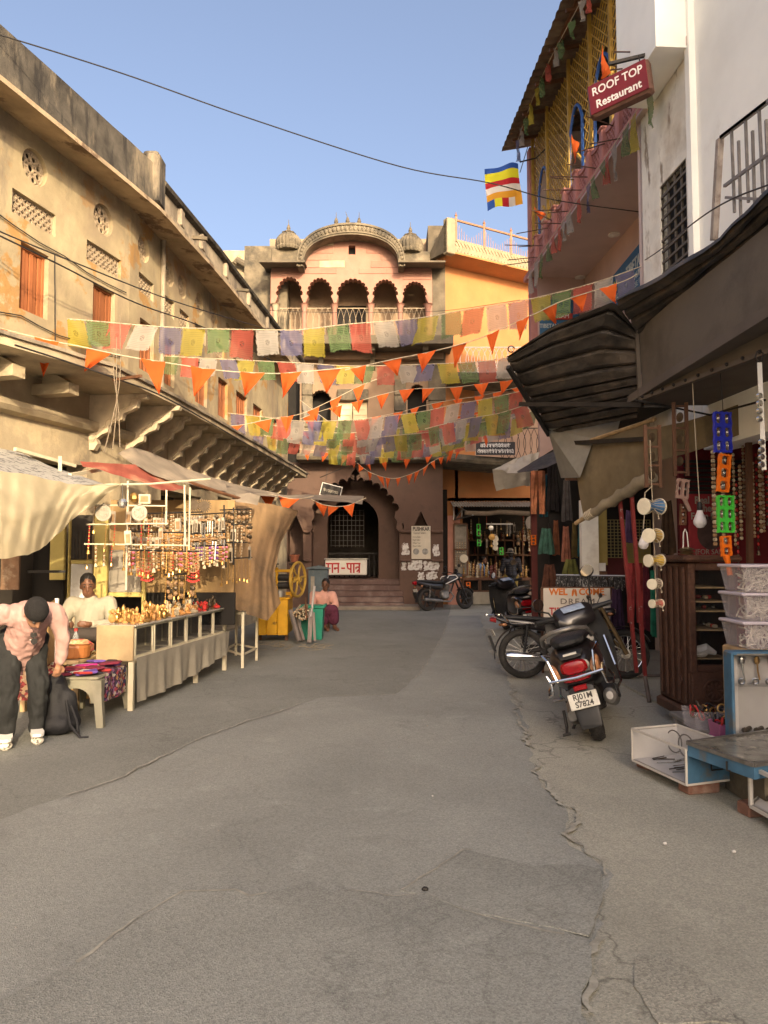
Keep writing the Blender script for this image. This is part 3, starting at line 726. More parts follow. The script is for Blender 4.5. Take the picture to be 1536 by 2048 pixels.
for pa, pb in ((788, 812), (858, 884), (604, 626)):
 for k in range(4):
  y0, y1 = 760 + k * 32, 760 + (k + 1) * 32; A = g(pa, y1, YM); B = g(pb, y0, YM)
  s_ = MB(); s_.rbox(((A[0] + B[0]) / 2, YM - .05, (A[1] + B[1]) / 2), (B[0] - A[0] - .01, .12, B[1] - A[1] - .01), .025); s_.build('stone_block', M_STONE, gate)
# balcony slabs
m = MB(); m.loft([[V((x, YM + .1, z0)), V((x, 20.5, z0 + .02)), V((x, 20.45, z0 + .1)), V((x, 20.5, z0 + .2)), V((x, YM + .1, z0 + .2))] for x, z0 in ((gx(598), ztop - .02), (gx(760), ztop - .03), (gx(886), ztop - .02))]); m.build('lower_balcony_slab', M_STONE, gate)
zf = 7.4
m = MB(); m.box(((gx(596) + gx(912, 20.4)) / 2, (20.35 + 22.4) / 2, zf + .12), (gx(912, 20.4) - gx(596, 20.4), 2.05, .24)); m.build('upper_balcony_slab', M_STONE_D, gate)
for px in (640, 745, 850):
 m = MB(); xx = gx(px); m.prism([(0, 0), (-.9, 0), (-.85, -.12), (-.4, -.2), (-.2, -.42), (0, -.5)], (xx - .07, YM, zf), (0, 1, 0), ZV, XV, .14); m.build('balcony_bracket', M_STONE_D, gate)
m = MB(); m.box((gx(742), YM - .12, zmid1 + .1), (gx(890) - gx(596), .2, .2)); m.build('mid_cornice', M_MIDW, gate)
# --- pink arcaded storey
zc = g(0, 608)[1]; ztopp = g(0, 537)[1]; zsp = g(0, 590)[1]
holes = []
arch_px = ((575, 23, 553), (637, 23, 555), (704.5, 29.5, 557), (770.5, 22.5, 558), (830.5, 21.5, 562))
for c, hw, top in arch_px: holes.append(cusped(gx(c), zf + .26, zsp - .02, hw / FPX * YG, g(0, top + 3)[1], 5, .15, col=.10 if c != 704.5 else .06, capz=zc))
m = MB(); XL, XR = gx(537), gx(866)
ccx = gx(702); hwc = 95 / FPX * YG; zr0 = g(0, 540)[1]
top_curve = [(ccx + hwc * cos(t), zr0 + .15 + (g(0, 462)[1] - zr0 - .15) * sin(t) ** .8) for t in [pi * i / 20 for i in range(21)]]
outer = [(XL, zf + .25), (XR, zf + .25), (XR, zr0)] + top_curve + [(XL, zr0)]
sw = [g(697, 509), g(711, 509), g(711, 491), g(697, 491)]
m.panel((0, YG, 0), XV, ZV, YN, outer, holes + [sw], .28, back=True); arcw = m.build('arcade_wall', M_PINK, gate)
m = MB(); m.prism(sw, (0, YG + .2, 0), XV, ZV, (0, 1, 0), .02); m.build('small_window', M_DARK, gate)
# facing stones, laid in courses and broken round the arches
def clear_of(xa, xb, za_, zb):
 for lp in holes + [sw]:
  if xa < max(p[0] for p in lp) + .01 and xb > min(p[0] for p in lp) - .01 and za_ < max(p[1] for p in lp) + .01: return False
 return True
courses = [560, 548, 536, 521, 507, 492, 478, 466]; rs = random.Random(4)
def half_w(z):
 if z <= zr0: return None
 f = min(1, max(0, (z - zr0 - .15) / (g(0, 462)[1] - zr0 - .15))); return hwc * cos(math.asin(f ** (1 / .8))) if z > zr0 + .15 else hwc
for k in range(len(courses) - 1):
 zb, zt = g(0, courses[k])[1], g(0, courses[k + 1])[1]
 hw = half_w(zt); xa = (XL if hw is None or k < 2 else ccx - hw) + .01; xe = (XR if hw is None or k < 2 else ccx + hw) - .01
 x = xa - rs.uniform(0, .3)
 while x < xe:
  w = rs.uniform(.5, .95); a_, b_ = max(x, xa), min(x + w, xe)
  if b_ - a_ > .08 and clear_of(a_, b_, zb, zt):
   s_ = MB(); s_.rbox(((a_ + b_) / 2, YG - .004, (zb + zt) / 2), (b_ - a_ - .012, .02 + rs.uniform(0, .008), zt - zb - .012), .005)
   s_.build('facing_stone', M_PINK if rs.random() < .88 else M_JALI, gate)
  x += w
# columns with caps
for c in (547, 606, 667.5, 741, 801, 857):
 m = MB(); xx = gx(c); m.lathe([(.11, 0), (.11, .1), (.075, .14), (.07, zc - zf - .42), (.085, zc - zf - .38), (.10, zc - zf - .32), (.13, zc - zf - .27), (.15, zc - zf - .262)], (xx, YG - .03, zf + .24), n=12)
 m.build('column', M_PINK if c > 600 else M_JALI, gate, smooth=True)
m = MB(); m.box((gx(702), YG + 1.3, 9.2), (5.2, .1, 4.2)); m.build('arcade_back_wall', mat('patchy_cream_render', (.28, .2, .13), .9, var=.2, vs=2, dirt=((.2, .15, .1), 2.2, .45, .6, .75)), gate)
m = MB(); A, B = g(673, 690, YG + 1.22), g(732, 612, YG + 1.22); m.box(((A[0] + B[0]) / 2, YG + 1.22, (A[1] + B[1]) / 2), (B[0] - A[0], .02, B[1] - A[1])); m.build('arcade_door', M_DARK, gate)
m = MB(); m.box((gx(702), YG + .85, zr0 + .22), (5.2, 1.15, .1)); m.build('arcade_ceiling', M_DIM, gate)
# railing between the columns
m = MB(); zr = g(0, 617)[1]; zr_b = zf + .3
for a, b in ((556, 598), (612, 660), (674, 735), (748, 795), (808, 850)):
 xa, xb = gx(a), gx(b); n = 5 if a == 674 else 4
 m.bar((xa, YG - .02, zr), (xb, YG - .02, zr), .018); m.bar((xa, YG - .02, zr_b), (xb, YG - .02, zr_b), .018)
 st_ = (xb - xa) / n
 for i in range(n):
  cx_ = xa + st_ * (i + .5)
  for s2 in (-1, 1):
   m.tube([(cx_ + s2 * st_ * .62 * sin(pi * t / 8), YG - .02, zr_b + (zr - zr_b) * t / 8) for t in range(9)], .005, 5)
m.build('arcade_railing', M_JALI, gate)
# --- curved bangla roof with carved band
def rc(t, hw, zb, zt): return (ccx + hw * cos(t), zb + (zt - zb) * sin(t) ** .72)
def band(hw0, zb0, zt0, hw1, zb1, zt1, yf, yb_):
 rings = []
 for i in range(41):
  t = pi * i / 40; a = rc(t, hw0, zb0, zt0); b = rc(t, hw1, zb1, zt1)
  rings.append([(a[0], yf, a[1]), (b[0], yf, b[1]), (b[0], yb_, b[1]), (a[0], yb_, a[1])])
 return rings
zt_o, zt_i = g(0, 446, 20.7)[1], g(0, 468, 20.7)[1]; zend = g(0, 532, 20.7)[1]
m = MB(); m.loft(band(hwc + .0, zend, zt_i, hwc + .17, zend, zt_o, 20.72, 22.3)); m.build('curved_roof', M_STONE, gate)
m = MB(); m.loft(band(hwc + .03, zend, zt_i + .05, hwc + .07, zend, zt_i + .09, 20.69, 20.8)); m.loft(band(hwc + .15, zend, zt_o - .05, hwc + .19, zend, zt_o + .01, 20.68, 20.8)); m.build('roof_moulding', M_STONE, gate)
m = MB()
for i in range(37):
 t = pi * (i + .5) / 37; a = rc(t, hwc + .055, zend, zt_i + .085); b = rc(t, hwc + .15, zend, zt_o - .06)
 c = V(((a[0] + b[0]) / 2, 20.70, (a[1] + b[1]) / 2)); d = V((b[0] - a[0], 0, b[1] - a[1])); L = d.length
 ang = atan2(d.x, d.z); m.ball(c, (.055, .03, L * .5), 8, Euler((0, ang, 0)).to_matrix())
m.build('carved_leaf_band', M_STONE, gate, smooth=True)
for i in range(15):      # lobed crest
 m = MB(); xx = ccx + (i - 7) * .115; m.ball((xx, 21.0, zt_o + .02 - .004 * (i - 7) ** 2), (.075, .12, .075), 8); m.build('crest_lobe', M_STONE_D, gate, smooth=True)
def finial(c, s=1.0, spike=True, bend=0.):
 m = MB(); m.lathe([(.10 * s, 0), (.11 * s, .06 * s), (.06 * s, .1 * s), (.08 * s, .16 * s), (.055 * s, .24 * s), (.035 * s, .30 * s)], c, n=10)
 m.tube([V(c) + V((0, 0, .28 * s)), V(c) + V((bend, 0, .52 * s))], [.012, .006], 5); return m
for px in (670, 693.5, 717): finial((gx(px, 21), 21, zt_o + (.06 if px == 693.5 else .04)), .8, bend=-.06 if px == 693.5 else 0).build('finial', M_STONE_D, gate)
# --- flanking cupolas, blocks and sloping eaves
for cpx, ex0, ex1, by in ((572.5, 513, 607, 502), (822, 798, 893, 507)):
 cx_ = gx(cpx, 21.3); zb = g(0, by, 21.3)[1]
 prof_ = [(.32, -.02), (.355, .03), (.36, .06), (.33, .09), (.355, .17), (.35, .27), (.31, .37), (.25, .45), (.17, .50), (.12, .52)]
 m = MB(); m.lathe(prof_, (cx_, 21.3, zb), n=80, lobes=20, la=.09); m.build('cupola', M_STONE, gate, smooth=True)
 m = MB(); m.lathe([(.17, .50), (.19, .53), (.15, .56), (.1, .58)], (cx_, 21.3, zb), n=20, lobes=10, la=.15); m.build('cupola_crown', M_STONE_D, gate)
 finial((cx_, 21.3, zb + .56), .75).build('cupola_finial', M_STONE_D, gate)
 bx0, bx1 = (gx(538), gx(604)) if cpx < 700 else (gx(798), gx(862))
 m = MB(); m.rbox(((bx0 + bx1) / 2, 21.4, (zb + g(0, 528)[1]) / 2), (bx1 - bx0, .5, zb - g(0, 528)[1] + .02), .02); m.build('cupola_base', M_STONE, gate)
 xa, xb = gx(ex0, 20.7), gx(ex1, 20.7); zz = g(0, 527, 20.7)[1]
 m = MB(); m.loft([[V((xa, 20.6, zz)), V((xa, 20.6, zz + .05)), V((xa + .06, 21.25, zz + .14)), V((xa + .06, 21.25, zz + .07))], [V((xb, 20.6, zz)), V((xb, 20.6, zz + .05)), V((xb, 21.25, zz + .14)), V((xb, 21.25, zz + .07))]]); m.build('sloping_eave', M_STONE_D, gate)
m = MB(); m.box((gx(876), 22.3, 8.6), (.5, 2.0, 5.2)); m.build('side_return', M_STONE_D, gate)
m = MB(); m.box((gx(520), 22.6, 6.8), (1.3, 1.6, 8)); m.build('side_wall', M_STONE, gate)
rear = thing('rear_wall', 'weathered yellowish wall rising behind the left cupola', 'wall', (gx(500, 24.5), 24.5, 0))
m = MB(); a = P(440, 500, 24.5); b = P(545, 497, 24.5)
m.panel((0, 24.5, 0), XV, ZV, YN, [(a.x - 2, 0), (b.x, 0), (b.x, b.z), (b.x - .5, b.z + .04), (a.x + .8, a.z - .02), (a.x - 2, a.z)], (), .5); m.build('wall', M_PLASTER, rear)
m = MB(); m.tube([P(470, 528, 24.3), P(474, 520, 24.3), P(500, 535, 24.3), P(520, 545, 24.3)], .12, 8); m.build('stain_ledge', M_STONE_D, rear)
# posters and niche sign
sg = thing('niche_poster', 'cream printed poster headed PUSHKAR standing in the pointed wall niche', 'poster', tuple(P(842, 1118, YG - .06)))
m = MB(); A, B = P(823, 1118, YG - .05), P(861, 1052, YG - .05)
m.box((A + B) / 2, (B.x - A.x, .02, B.z - A.z)); m.build('board', mat('cream_poster', (.60, .54, .42), .7, var=.1, vs=5, dirt=((.36, .36, .33), 2.5, .6, .66, .6)), sg)
M_INK = mat('dark_ink', (.05, .045, .04), .7, var=0)
zz = lambda y: P(0, y, YG - .06).z
put_text('PUSHKAR', .155, M_INK, sg, (gx(842), YG - .066, zz(1058)), XV, ZV, .002, sx=.72, bold=.004)
put_text('Camel Safari', .085, M_INK, sg, (gx(839), YG - .066, zz(1066)), XV, ZV, .002, sx=.8)
for i, t in enumerate(('Horse Safari', 'Night Safari', 'Village Tour', 'Desert Safari')): put_text(t, .062, M_INK, sg, (gx(825), YG - .066, zz(1074 + 6 * i)), XV, ZV, .002, align='LEFT', sx=.75)
m = MB()
for cx_ in (832, 850): m.lathe([(.001, 0), (.09, 0), (.09, .004), (.001, .004)], (gx(cx_), YG - .062, zz(1103)), (0, -1, 0), 14)
m.build('picture', mat('faded_picture', (.28, .27, .24), .8, var=.5, vs=12), sg)
M_PAPER = mat('torn_white_paper', (.62, .60, .56), .85, var=.25, vs=9, dirt=((.16, .1, .08), 7, .5, .56, .85))
rs = random.Random(11)
for i, (xa, xb, ya, yb_) in enumerate(((804, 818, 1087, 1110), (866, 879, 1090, 1112), (803, 813, 1122, 1140), (816, 844, 1121, 1141), (848, 878, 1122, 1141), (836, 848, 1145, 1161), (852, 874, 1144, 1158))):
 A, B = P(xa, yb_, YG - .006), P(xb, ya, YG - .006); n = 26; pts = []
 for k in range(n):
  t = k / n * 4; s_ = int(t); f = t - s_
  x, z = ((A.x + (B.x - A.x) * f, A.z), (B.x, A.z + (B.z - A.z) * f), (B.x - (B.x - A.x) * f, B.z), (A.x, B.z - (B.z - A.z) * f))[s_]
  pts.append((x + rs.uniform(-.025, .025), z + rs.uniform(-.025, .025)))
 m = MB(); m.panel((0, YG - .004 - (.02 if ya < 1115 and False else 0), 0), XV, ZV, YN, pts, (), .003)
 o = m.build('torn_poster', M_PAPER); names = ('torn white poster scrap left of the pointed niche', 'torn white poster scrap right of the pointed niche', 'narrow torn poster at the left of the row under the niche', 'wide torn poster in the middle of the row under the niche', 'wide torn poster at the right of the row under the niche', 'small square torn poster in the lowest row above the black motorcycle', 'shredded torn poster in the lowest row above the motorcycle tank')
 tag(o, names[i], 'poster', 'torn posters on the maroon wall')
# donation box with painted Hindi words
db = thing('donation_box', 'white donation box with red Hindi lettering at the top of the steps', 'donation box', tuple(P(694, 1149, 22.0)))
A, B = P(650, 1150, 22.0), P(734, 1120, 22.0)
m = MB(); m.rbox(((A.x + B.x) / 2, 22.2, (A.z + B.z) / 2), (B.x - A.x, .4, B.z - A.z), .02); m.build('box', mat('white_box_paint', (.70, .67, .60), .35, var=.06, vs=4), db)
m = MB(); m.rbox(((A.x + B.x) / 2, 22.2, B.z + .03), (B.x - A.x + .06, .46, .05), .015); m.build('lid', M_STEEL, db)
M_RED = mat('red_sign_paint', (.48, .03, .03), .6, var=.12, vs=8)
m = MB(); h = (B.z - A.z) * .62; zb = A.z + (B.z - A.z) * .14; yy = 21.99
def stroke(pts_, w=.045):
 for p, q_ in zip(pts_, pts_[1:]): m.bar((p[0], yy, p[1]), (q_[0], yy, q_[1]), w, .006, up=(0, -1, 0))
xl = A.x + .02; W = B.x - A.x
def X_(t): return xl + W * t
def Z_(t): return zb + h * t
stroke([(X_(.0), Z_(1)), (X_(.33), Z_(1))]); stroke([(X_(.06), Z_(0)), (X_(.06), Z_(1))]); stroke([(X_(.0), Z_(.5)), (X_(.04), Z_(.3))])
stroke([(X_(.16), Z_(0)), (X_(.16), Z_(1))]); stroke([(X_(.30), Z_(0)), (X_(.30), Z_(1))]); stroke([(X_(.20), Z_(.52)), (X_(.30), Z_(.52))]); stroke([(X_(.20), Z_(.52)), (X_(.215), Z_(.38)), (X_(.24), Z_(.46)), (X_(.235), Z_(.52))], .04)
stroke([(X_(.37), Z_(.5)), (X_(.46), Z_(.5))], .05)
stroke([(X_(.49), Z_(1)), (X_(.83), Z_(1))]); stroke([(X_(.52), Z_(1)), (X_(.52), Z_(.6)), (X_(.545), Z_(.42)), (X_(.60), Z_(.42))]); stroke([(X_(.60), Z_(0)), (X_(.60), Z_(1))])
stroke([(X_(.67), Z_(0)), (X_(.67), Z_(1))]); stroke([(X_(.80), Z_(0)), (X_(.80), Z_(1))]); stroke([(X_(.80), Z_(.62)), (X_(.73), Z_(.62)), (X_(.715), Z_(.5)), (X_(.73), Z_(.4))]); stroke([(X_(.80), Z_(.4)), (X_(.74), Z_(.12))])
m.build('lettering', M_RED, db)
# ------------------------------------------------------------------ ochre building to the right of the gate
och = thing('ochre_building', 'ochre orange building with a railed roof balcony right of the gate', 'building', (2.9, 21.8, 0))
DW = V((1.78, 1, 0)).normalized(); NW = V((1, -1.78, 0)).normalized()
Kw = P(886, 600, 21.35); Kw.z = 0
def onW(px, py, off=0): p = PP(px, py, Kw + NW * off, NW); return ((p - Kw).dot(DW), p.z)
Lw = 5.2
zsof = onW(892, 533)[1]
m = MB(); m.panel(Kw, DW, ZV, NW, rect(0, Lw, 4.3, zsof + .1), [], .3); m.build('upper_wall', M_ORANGE, och)
OFF = .75; u0, zb0 = onW(902, 505, OFF); _, zb1 = onW(902, 487, OFF); _, zp1 = onW(902, 441, OFF)
Kb = Kw + NW * OFF
m = MB(); m.loft([[Kb + DW * u + NW * a + ZV * z for a, z in ((-OFF - .1, zsof), (0, zb0), (0, zb0 + .05), (-OFF - .1, zb0 + .1))] for u in (u0, Lw)]); m.build('balcony_floor', M_ORANGE, och)
M_CARV = mat('pale_carved_parapet', (.27, .22, .14), .9, var=.2, vs=3, bump=.2, dirt=((.2, .17, .12), 2.5, .5, .66, .6))
m = MB(); m.box(Kb + DW * (u0 + Lw) / 2 - NW * .06 + ZV * (zb0 + .05 + (zb1 - zb0) / 2 + .06), (Lw - u0, .12, zb1 - zb0 + .12), Matrix((DW, NW, ZV)).transposed()); par = m.build('balcony_parapet', M_CARV, och)
m = MB(); n = 44; du = (Lw - u0 - .1) / n; h0, h1_ = zb0 + .08, zb1 + .1
for i in range(n):
 for s_ in (0, 1):
  a = Kb + DW * (u0 + .1 + du * i) + ZV * (h0 if s_ == 0 else h1_) + NW * .0; b = Kb + DW * (u0 + .1 + du * (i + .8)) + ZV * (h0 + h1_) / 2 
  m.bar(a, b, .035, .04, up=NW)
m.build('chevron_carving', M_CARV, par)
m = MB(); m.rbox(Kb + DW * (u0 - .02) + NW * -.05 + ZV * (zb0 + zp1) / 2, (.28, .22, zp1 - zb0 + .1), .02, Matrix((DW, NW, ZV)).transposed()); m.build('corner_pier', M_CARV, och)
m = MB(); m.panel(Kb + DW * (u0 - .16), -NW, ZV, -DW, [(0, zb0), (OFF + .3, zb0 + .08), (OFF + .3, zb1 - .15), (.5, zb1 + .28), (0, zp1)], (), .2, back=True); m.build('side_parapet', M_STONE_D, och)
M_RAIL = mat('rust_brown_rail', (.25, .12, .065), .6, var=.3, vs=8)
m = MB(); zr1 = zb1 + .72
m.bar(Kb + DW * u0 + ZV * zr1, Kb + DW * Lw + ZV * zr1, .05); m.build('top_rail', M_RAIL, och)
for k in range(5):
 u = u0 + .18 + k * 1.0; m = MB(); p = Kb + DW * u; m.bar(p + ZV * (zb1 + .1), p + ZV * (zr1 + .1), .06); m.lathe([(.03, 0), (.045, .04), (.02, .07), (.005, .14)], p + ZV * (zr1 + .1), n=8); m.build('rail_post', M_RAIL, och)
m = MB()
for i in range(60):
 u = u0 + .2 + i * (Lw - u0 - .2) / 60; p = Kb + DW * u; ph = (u - u0 - .18) % 1.0
 m.bar(p + ZV * (zb1 + .12), p + ZV * (zb1 + .32 + .3 * (.5 + .5 * cos(2 * pi * ph))), .012)
m.build('rail_baluster', M_RAIL, och)
# lower ochre wall with the shop opening
YO = 22.6
def o_(px, py): return g(px, py, YO)
op_ = [o_(925, 1210), o_(1075, 1210), o_(1075, 1012), o_(925, 1012)]
m = MB(); m.panel((0, YO, 0), XV, ZV, YN, rect(gx(884, YO), gx(1150, YO), 0, 4.45), [op_], .3); m.build('lower_wall', M_ORANGE, och)
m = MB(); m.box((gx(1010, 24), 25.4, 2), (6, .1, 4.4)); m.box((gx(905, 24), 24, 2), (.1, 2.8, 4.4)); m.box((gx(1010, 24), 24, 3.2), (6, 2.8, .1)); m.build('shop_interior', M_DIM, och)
m = MB(); m.box((gx(910, 22.2), YO - .02, 1.35), (.38, .1, 2.7)); m.build('pink_pilaster', mat('salmon_paint', (.55, .27, .2), .85, var=.12, vs=3), och)
m = MB(); m.box((gx(892, 22.2), YO - .03, 2.0), (.14, .06, 3.0)); m.build('gap', M_DARK, och)  # solid black strip, painted in for the shade of a gap
m = MB(); zl = P(0, 925, 20.6).z
m.loft([[V((x, YO - .05, z)), V((x, 20.55, z)), V((x, 20.5, z + .08)), V((x, 20.55, z + .22)), V((x, YO - .05, z + .25))] for x, z in ((gx(889, 20.6), zl + .05), (gx(960, 20.6), zl - .04), (gx(1085, 20.6), zl - .16))]); m.build('lower_balcony_slab', M_STONE, och)
m = MB(); m.panel((0, 21.9, 0), XV, ZV, YN, rect(gx(892, 21.9), gx(1150, 21.9), 4.4, 7.3), [], .2); m.build('mid_wall', mat('rose_buff_wall', (.42, .28, .2), .9, var=.15, vs=1.5, dirt=((.3, .22, .16), 1.5, .55, .7, .6)), och)
def curly_rail(xa, xb, Y, z0, z1, name='balcony_railing', m_=None):
 m = MB(); m.bar((xa, Y, z0), (xb, Y, z0), .02); m.bar((xa, Y, z1), (xb, Y, z1), .025); n = int((xb - xa) / .16)
 for i in range(n):
  c = xa + (i + .5) * (xb - xa) / n
  for s_ in (-1, 1): m.tube([(c + s_ * .12 * sin(pi * t / 8), Y, z0 + (z1 - z0) * t / 8) for t in range(9)], .008, 4)
 return m.build(name, m_ or M_WHITE, och)
curly_rail(gx(925, 20.4), gx(1090, 20.4), 20.4, 6.6, 7.3); curly_rail(gx(1000, 20.5), gx(1090, 20.5), 20.5, zl + .1, zl + .95, m_=M_IRON)
m = MB(); m.box((gx(1000, 21.2), 21.2, 6.5), (3.0, 1.6, .2)); m.build('mid_balcony_slab', M_STONE, och)
hs = thing('hindi_signboard', 'black signboard with white Hindi writing on the balcony edge', 'sign', tuple(P(992, 910, 20.35)))
m = MB(); A, B = P(952, 910, 20.35), P(1030, 884, 20.35); m.box((A + B) / 2, (B.x - A.x, .03, B.z - A.z)); m.build('board', mat('black_signboard', (.035, .033, .035), .6, var=.2), hs)
devanagari_scribble(hs, (A.x + .04, 20.33, A.z + .05), XV, ZV, YN, B.x - A.x - .1, .09, M_WHITE, 6, .014); devanagari_scribble(hs, (A.x + .12, 20.33, A.z + .21), XV, ZV, YN, B.x - A.x - .25, .09, M_WHITE, 8, .016)
# shop awning with its truss bracket
aw = thing('shop_awning', 'small corrugated white awning on a truss bracket over the far shop', 'awning', (gx(990, 22), 22.0, 2.8))
m = MB(); zA = P(0, 1003, YO).z; zB = P(0, 1013, 21.6).z; xa, xb = gx(904, 22), gx(1085, 22)
m.grid(120, 2, lambda u, v: (xa + (xb - xa) * u, YO - v * 1.0, zA + (zB - zA) * v + .022 * sin(u * 2 * pi * 34))); m.build('corrugated_sheet', mat('whitish_sheet', (.5, .48, .44), .6, metal=.2, var=.2, vs=4), aw)
m = MB(); a0 = P(907, 1008, 22.4); a1 = P(946, 1030, 21.7); a2 = P(908, 1040, 22.4)
for p, q_ in ((a0, a1), (a1, a2), (a0, a2), (a0.lerp(a1, .45), a2.lerp(a1, .4)), (a0.lerp(a1, .45), a2)): m.bar(p, q_, .035)
m.build('truss_bracket', M_STEEL, aw)
m = MB(); m.tube([(gx(930, 21.7), 21.75, zB - .18), (gx(975, 21.7), 21.75, zB - .2), (gx(1000, 21.7), 21.75, zB - .15), (gx(1060, 21.7), 21.75, zB - .2)], .07, 10); m.build('rolled_blind', mat('brown_canvas_roll', (.17, .13, .09), .9, var=.25, vs=6), aw)
# ------------------------------------------------------------------ right side: restaurant building and white building
RO = V((3.34, 7.93, 0)); RD = V((-.0594, 1, 0)).normalized(); RN = V((-1, -.0594, 0)).normalized()
RM = Matrix((RD, RN, ZV)).transposed()
def onR(px, py, off=0): p = PP(px, py, RO + RN * off, RN); return ((p - RO).dot(RD), p.z)
def rp(u, z, off=0): return RO + RD * u + RN * off + ZV * z
rest = thing('restaurant_building', 'restaurant building with yellow lattice screen, pink balcony and iron roof', 'building', (3.6, 11, 0))
LE = 6.6
Z0, Z1, ZL = 7.05, 7.60, 10.0
# wall with peeling paint beneath the balcony
ul = onR(1283, 450)[0]; ur = -.22
gw = [onR(1320, 395), onR(1374, 310), onR(1374, 530)]
ga, gb = onR(1374, 420)[0], onR(1320, 420)[0]; gz1 = onR(1374, 312)[1]; gz0 = onR(1374, 528)[1]
m = MB(); m.panel(RO, RD, ZV, RN, rect(ur, ul, 2.9, Z0), [rect(ga, gb, gz0, gz1)], .1); m.build('peeling_wall', M_PEEL, rest)
m = MB(); m.prism(rect(ga, gb, gz0, gz1), RO - RN * .09, RD, ZV, RN, .004); gr = m.build('window_grille', M_DARK, rest)
m = MB(); n = 9
for i in range(n + 1): z = gz0 + (gz1 - gz0) * i / n; m.bar(rp(ga, z, -.02), rp(gb, z, -.02), .03, .02, up=RN)
for i in range(5): u = ga + (gb - ga) * i / 4; m.bar(rp(u, gz0, -.03), rp(u, gz1, -.03), .03, .02, up=RN)
m.build('grille_bar', mat('brown_grille', (.10, .085, .065), .7, var=.3), gr)
m = MB(); m.box(rp(ul + .02, 5, -.45), (.12, .9, 4.1), RM); m.build('wall_return', M_PINKC, rest)
# recess behind the balcony
XB = 4.15
m = MB(); m.box(rp((ul + LE) / 2, Z0 - .03 + .05, -.55), (LE - ul + .02, 1.25, .1), RM); m.box(rp((ur + ul) / 2, Z0 + .02, -.55), (ul - ur, 1.25, .1), RM); m.build('balcony_soffit', M_PINKC, rest)
m = MB(); m.box(rp((ul + LE) / 2, 5.2, -1.1), (LE - ul, .1, 3.7), RM); m.box(rp(LE - .05, 5.2, -.6), (.1, 1.0, 3.7), RM); m.build('recess_wall', mat('rose_wall', (.52, .37, .32), .85, var=.12, vs=1.4), rest)
for px, py in ((1228, 467), (1160, 553)):
 p = PP(px, py, V((0, 0, Z0 - .03)), ZV); m = MB(); m.lathe([(.07, 0), (.10, .0), (.10, .02), (.07, .03)], p - ZV * .03, n=16); m.ball(p - ZV * .02, (.05, .05, .03), 8); m.build('ceiling_lamp', M_WHITE, rest, smooth=True)
m = MB(); m.box(rp(LE / 2 + .3, Z0 + .05, .0), (LE - .0, .16, .1), RM); m.build('balcony_beam', M_PINKP, rest)
# pierced pink parapet with posts
m = MB(); n = 11; du = LE / n
for i in range(n):
 a, b = i * du + .07, (i + 1) * du - .07
 m2 = MB(); k = 5
 for j in range(k + 1):
  for q_ in range(3):
   x = a + (b - a) * j / k; z = Z0 + .13 + .12 * q_
   if j < k: m2.bar(rp(x, z, .01), rp(x + (b - a) / k, z + .12, .01), .022, .03, up=RN); m2.bar(rp(x + (b - a) / k, z, .01), rp(x, z + .12, .01), .022, .03, up=RN)
 for t in range(7): m2.bar(rp(a + (b - a) * t / 7, Z1 - .04 - .05 * sin(pi * t / 7), .012), rp(a + (b - a) * (t + 1) / 7, Z1 - .04 - .05 * sin(pi * (t + 1) / 7), .012), .06, .06, up=RN)
 m2.bar(rp(a, Z0 + .115, .012), rp(b, Z0 + .115, .012), .04, .05, up=RN)
 m2.build('pierced_panel', M_PINKP, rest)
 p_ = MB(); p_.rbox(rp(i * du, Z0 + .34, .015), (.13, .14, .5), .015, RM); p_.rbox(rp(i * du, Z1 + .015, .015), (.17, .18, .05), .015, RM); p_.build('parapet_post', M_PINKP, rest)
rs = random.Random(5)
for i in range(20):
 m = MB(); u = .4 + i * .32; z = Z0 + rs.uniform(.02, .5); p = rp(u, z, .05); m.tube([p, p + RN * rs.uniform(.35, .6) + ZV * rs.uniform(-.08, .12) + RD * rs.uniform(-.1, .15)], .009, 5); m.build('iron_rod', mat('rusty_rod', (.09, .05, .035), .8, var=.3), rest)
# yellow lattice screen with arched openings
arches = []
for px, w in ((1088, .62), (1155, .62), (1210, .68), (1296, .95)):
 u = onR(px, 300, -.06)[0]; arches.append((u, w))
LZ0, LZ1 = Z1 + .02, ZL - .12
def in_arch(u, z):
 for c, w in arches:
  dx = abs(u - c); top = LZ0 + 1.25 - .35 * (dx / (w / 2)) ** 2 * (dx < w / 2)
  if dx < w / 2 and z < top: return True
 return False
m = MB(); cell = .165; nu = int(LE / cell); nv = int((LZ1 - LZ0) / cell)
for i in range(nu):
 for j in range(nv):
  u, z = i * cell, LZ0 + j * cell
  if in_arch(u + cell / 2, z + cell / 2): continue
  jit = rs.uniform(-.012, .012)
  m.bar(rp(u + jit, z, -.05), rp(u + cell, z + cell + jit, -.05), .015, .012, up=RN); m.bar(rp(u + cell, z + jit, -.062), rp(u + jit, z + cell, -.062), .017, .012, up=RN)
m.build('lattice_screen', M_LATT, rest)
for u in [LE * t for t in (.02, .16, .34, .47, .63, .83, .985)]:
 if not in_arch(u, LZ0 + .3):
  m = MB(); m.bar(rp(u, LZ0, -.03), rp(u, LZ1, -.03), .055, .05, up=RN); m.build('lattice_post', M_LATT, rest)
for c, w in arches:
 m = MB(); pts_ = [(c - w / 2, LZ0)] + [(c + w / 2 * t, LZ0 + 1.25 - .35 * t * t) for t in [-1 + i / 6 for i in range(13)]] + [(c + w / 2, LZ0)]
 m.tube([rp(u, z, -.04) for u, z in pts_], .024, 6); m.build('arch_frame', M_BLUE, rest)
 m = MB(); m.bar(rp(c - w / 2, LZ0 + .1, -.1), rp(c + w * .4, LZ0 + .62, -.1), .04); m.build('stair_rail', M_LATT, rest)
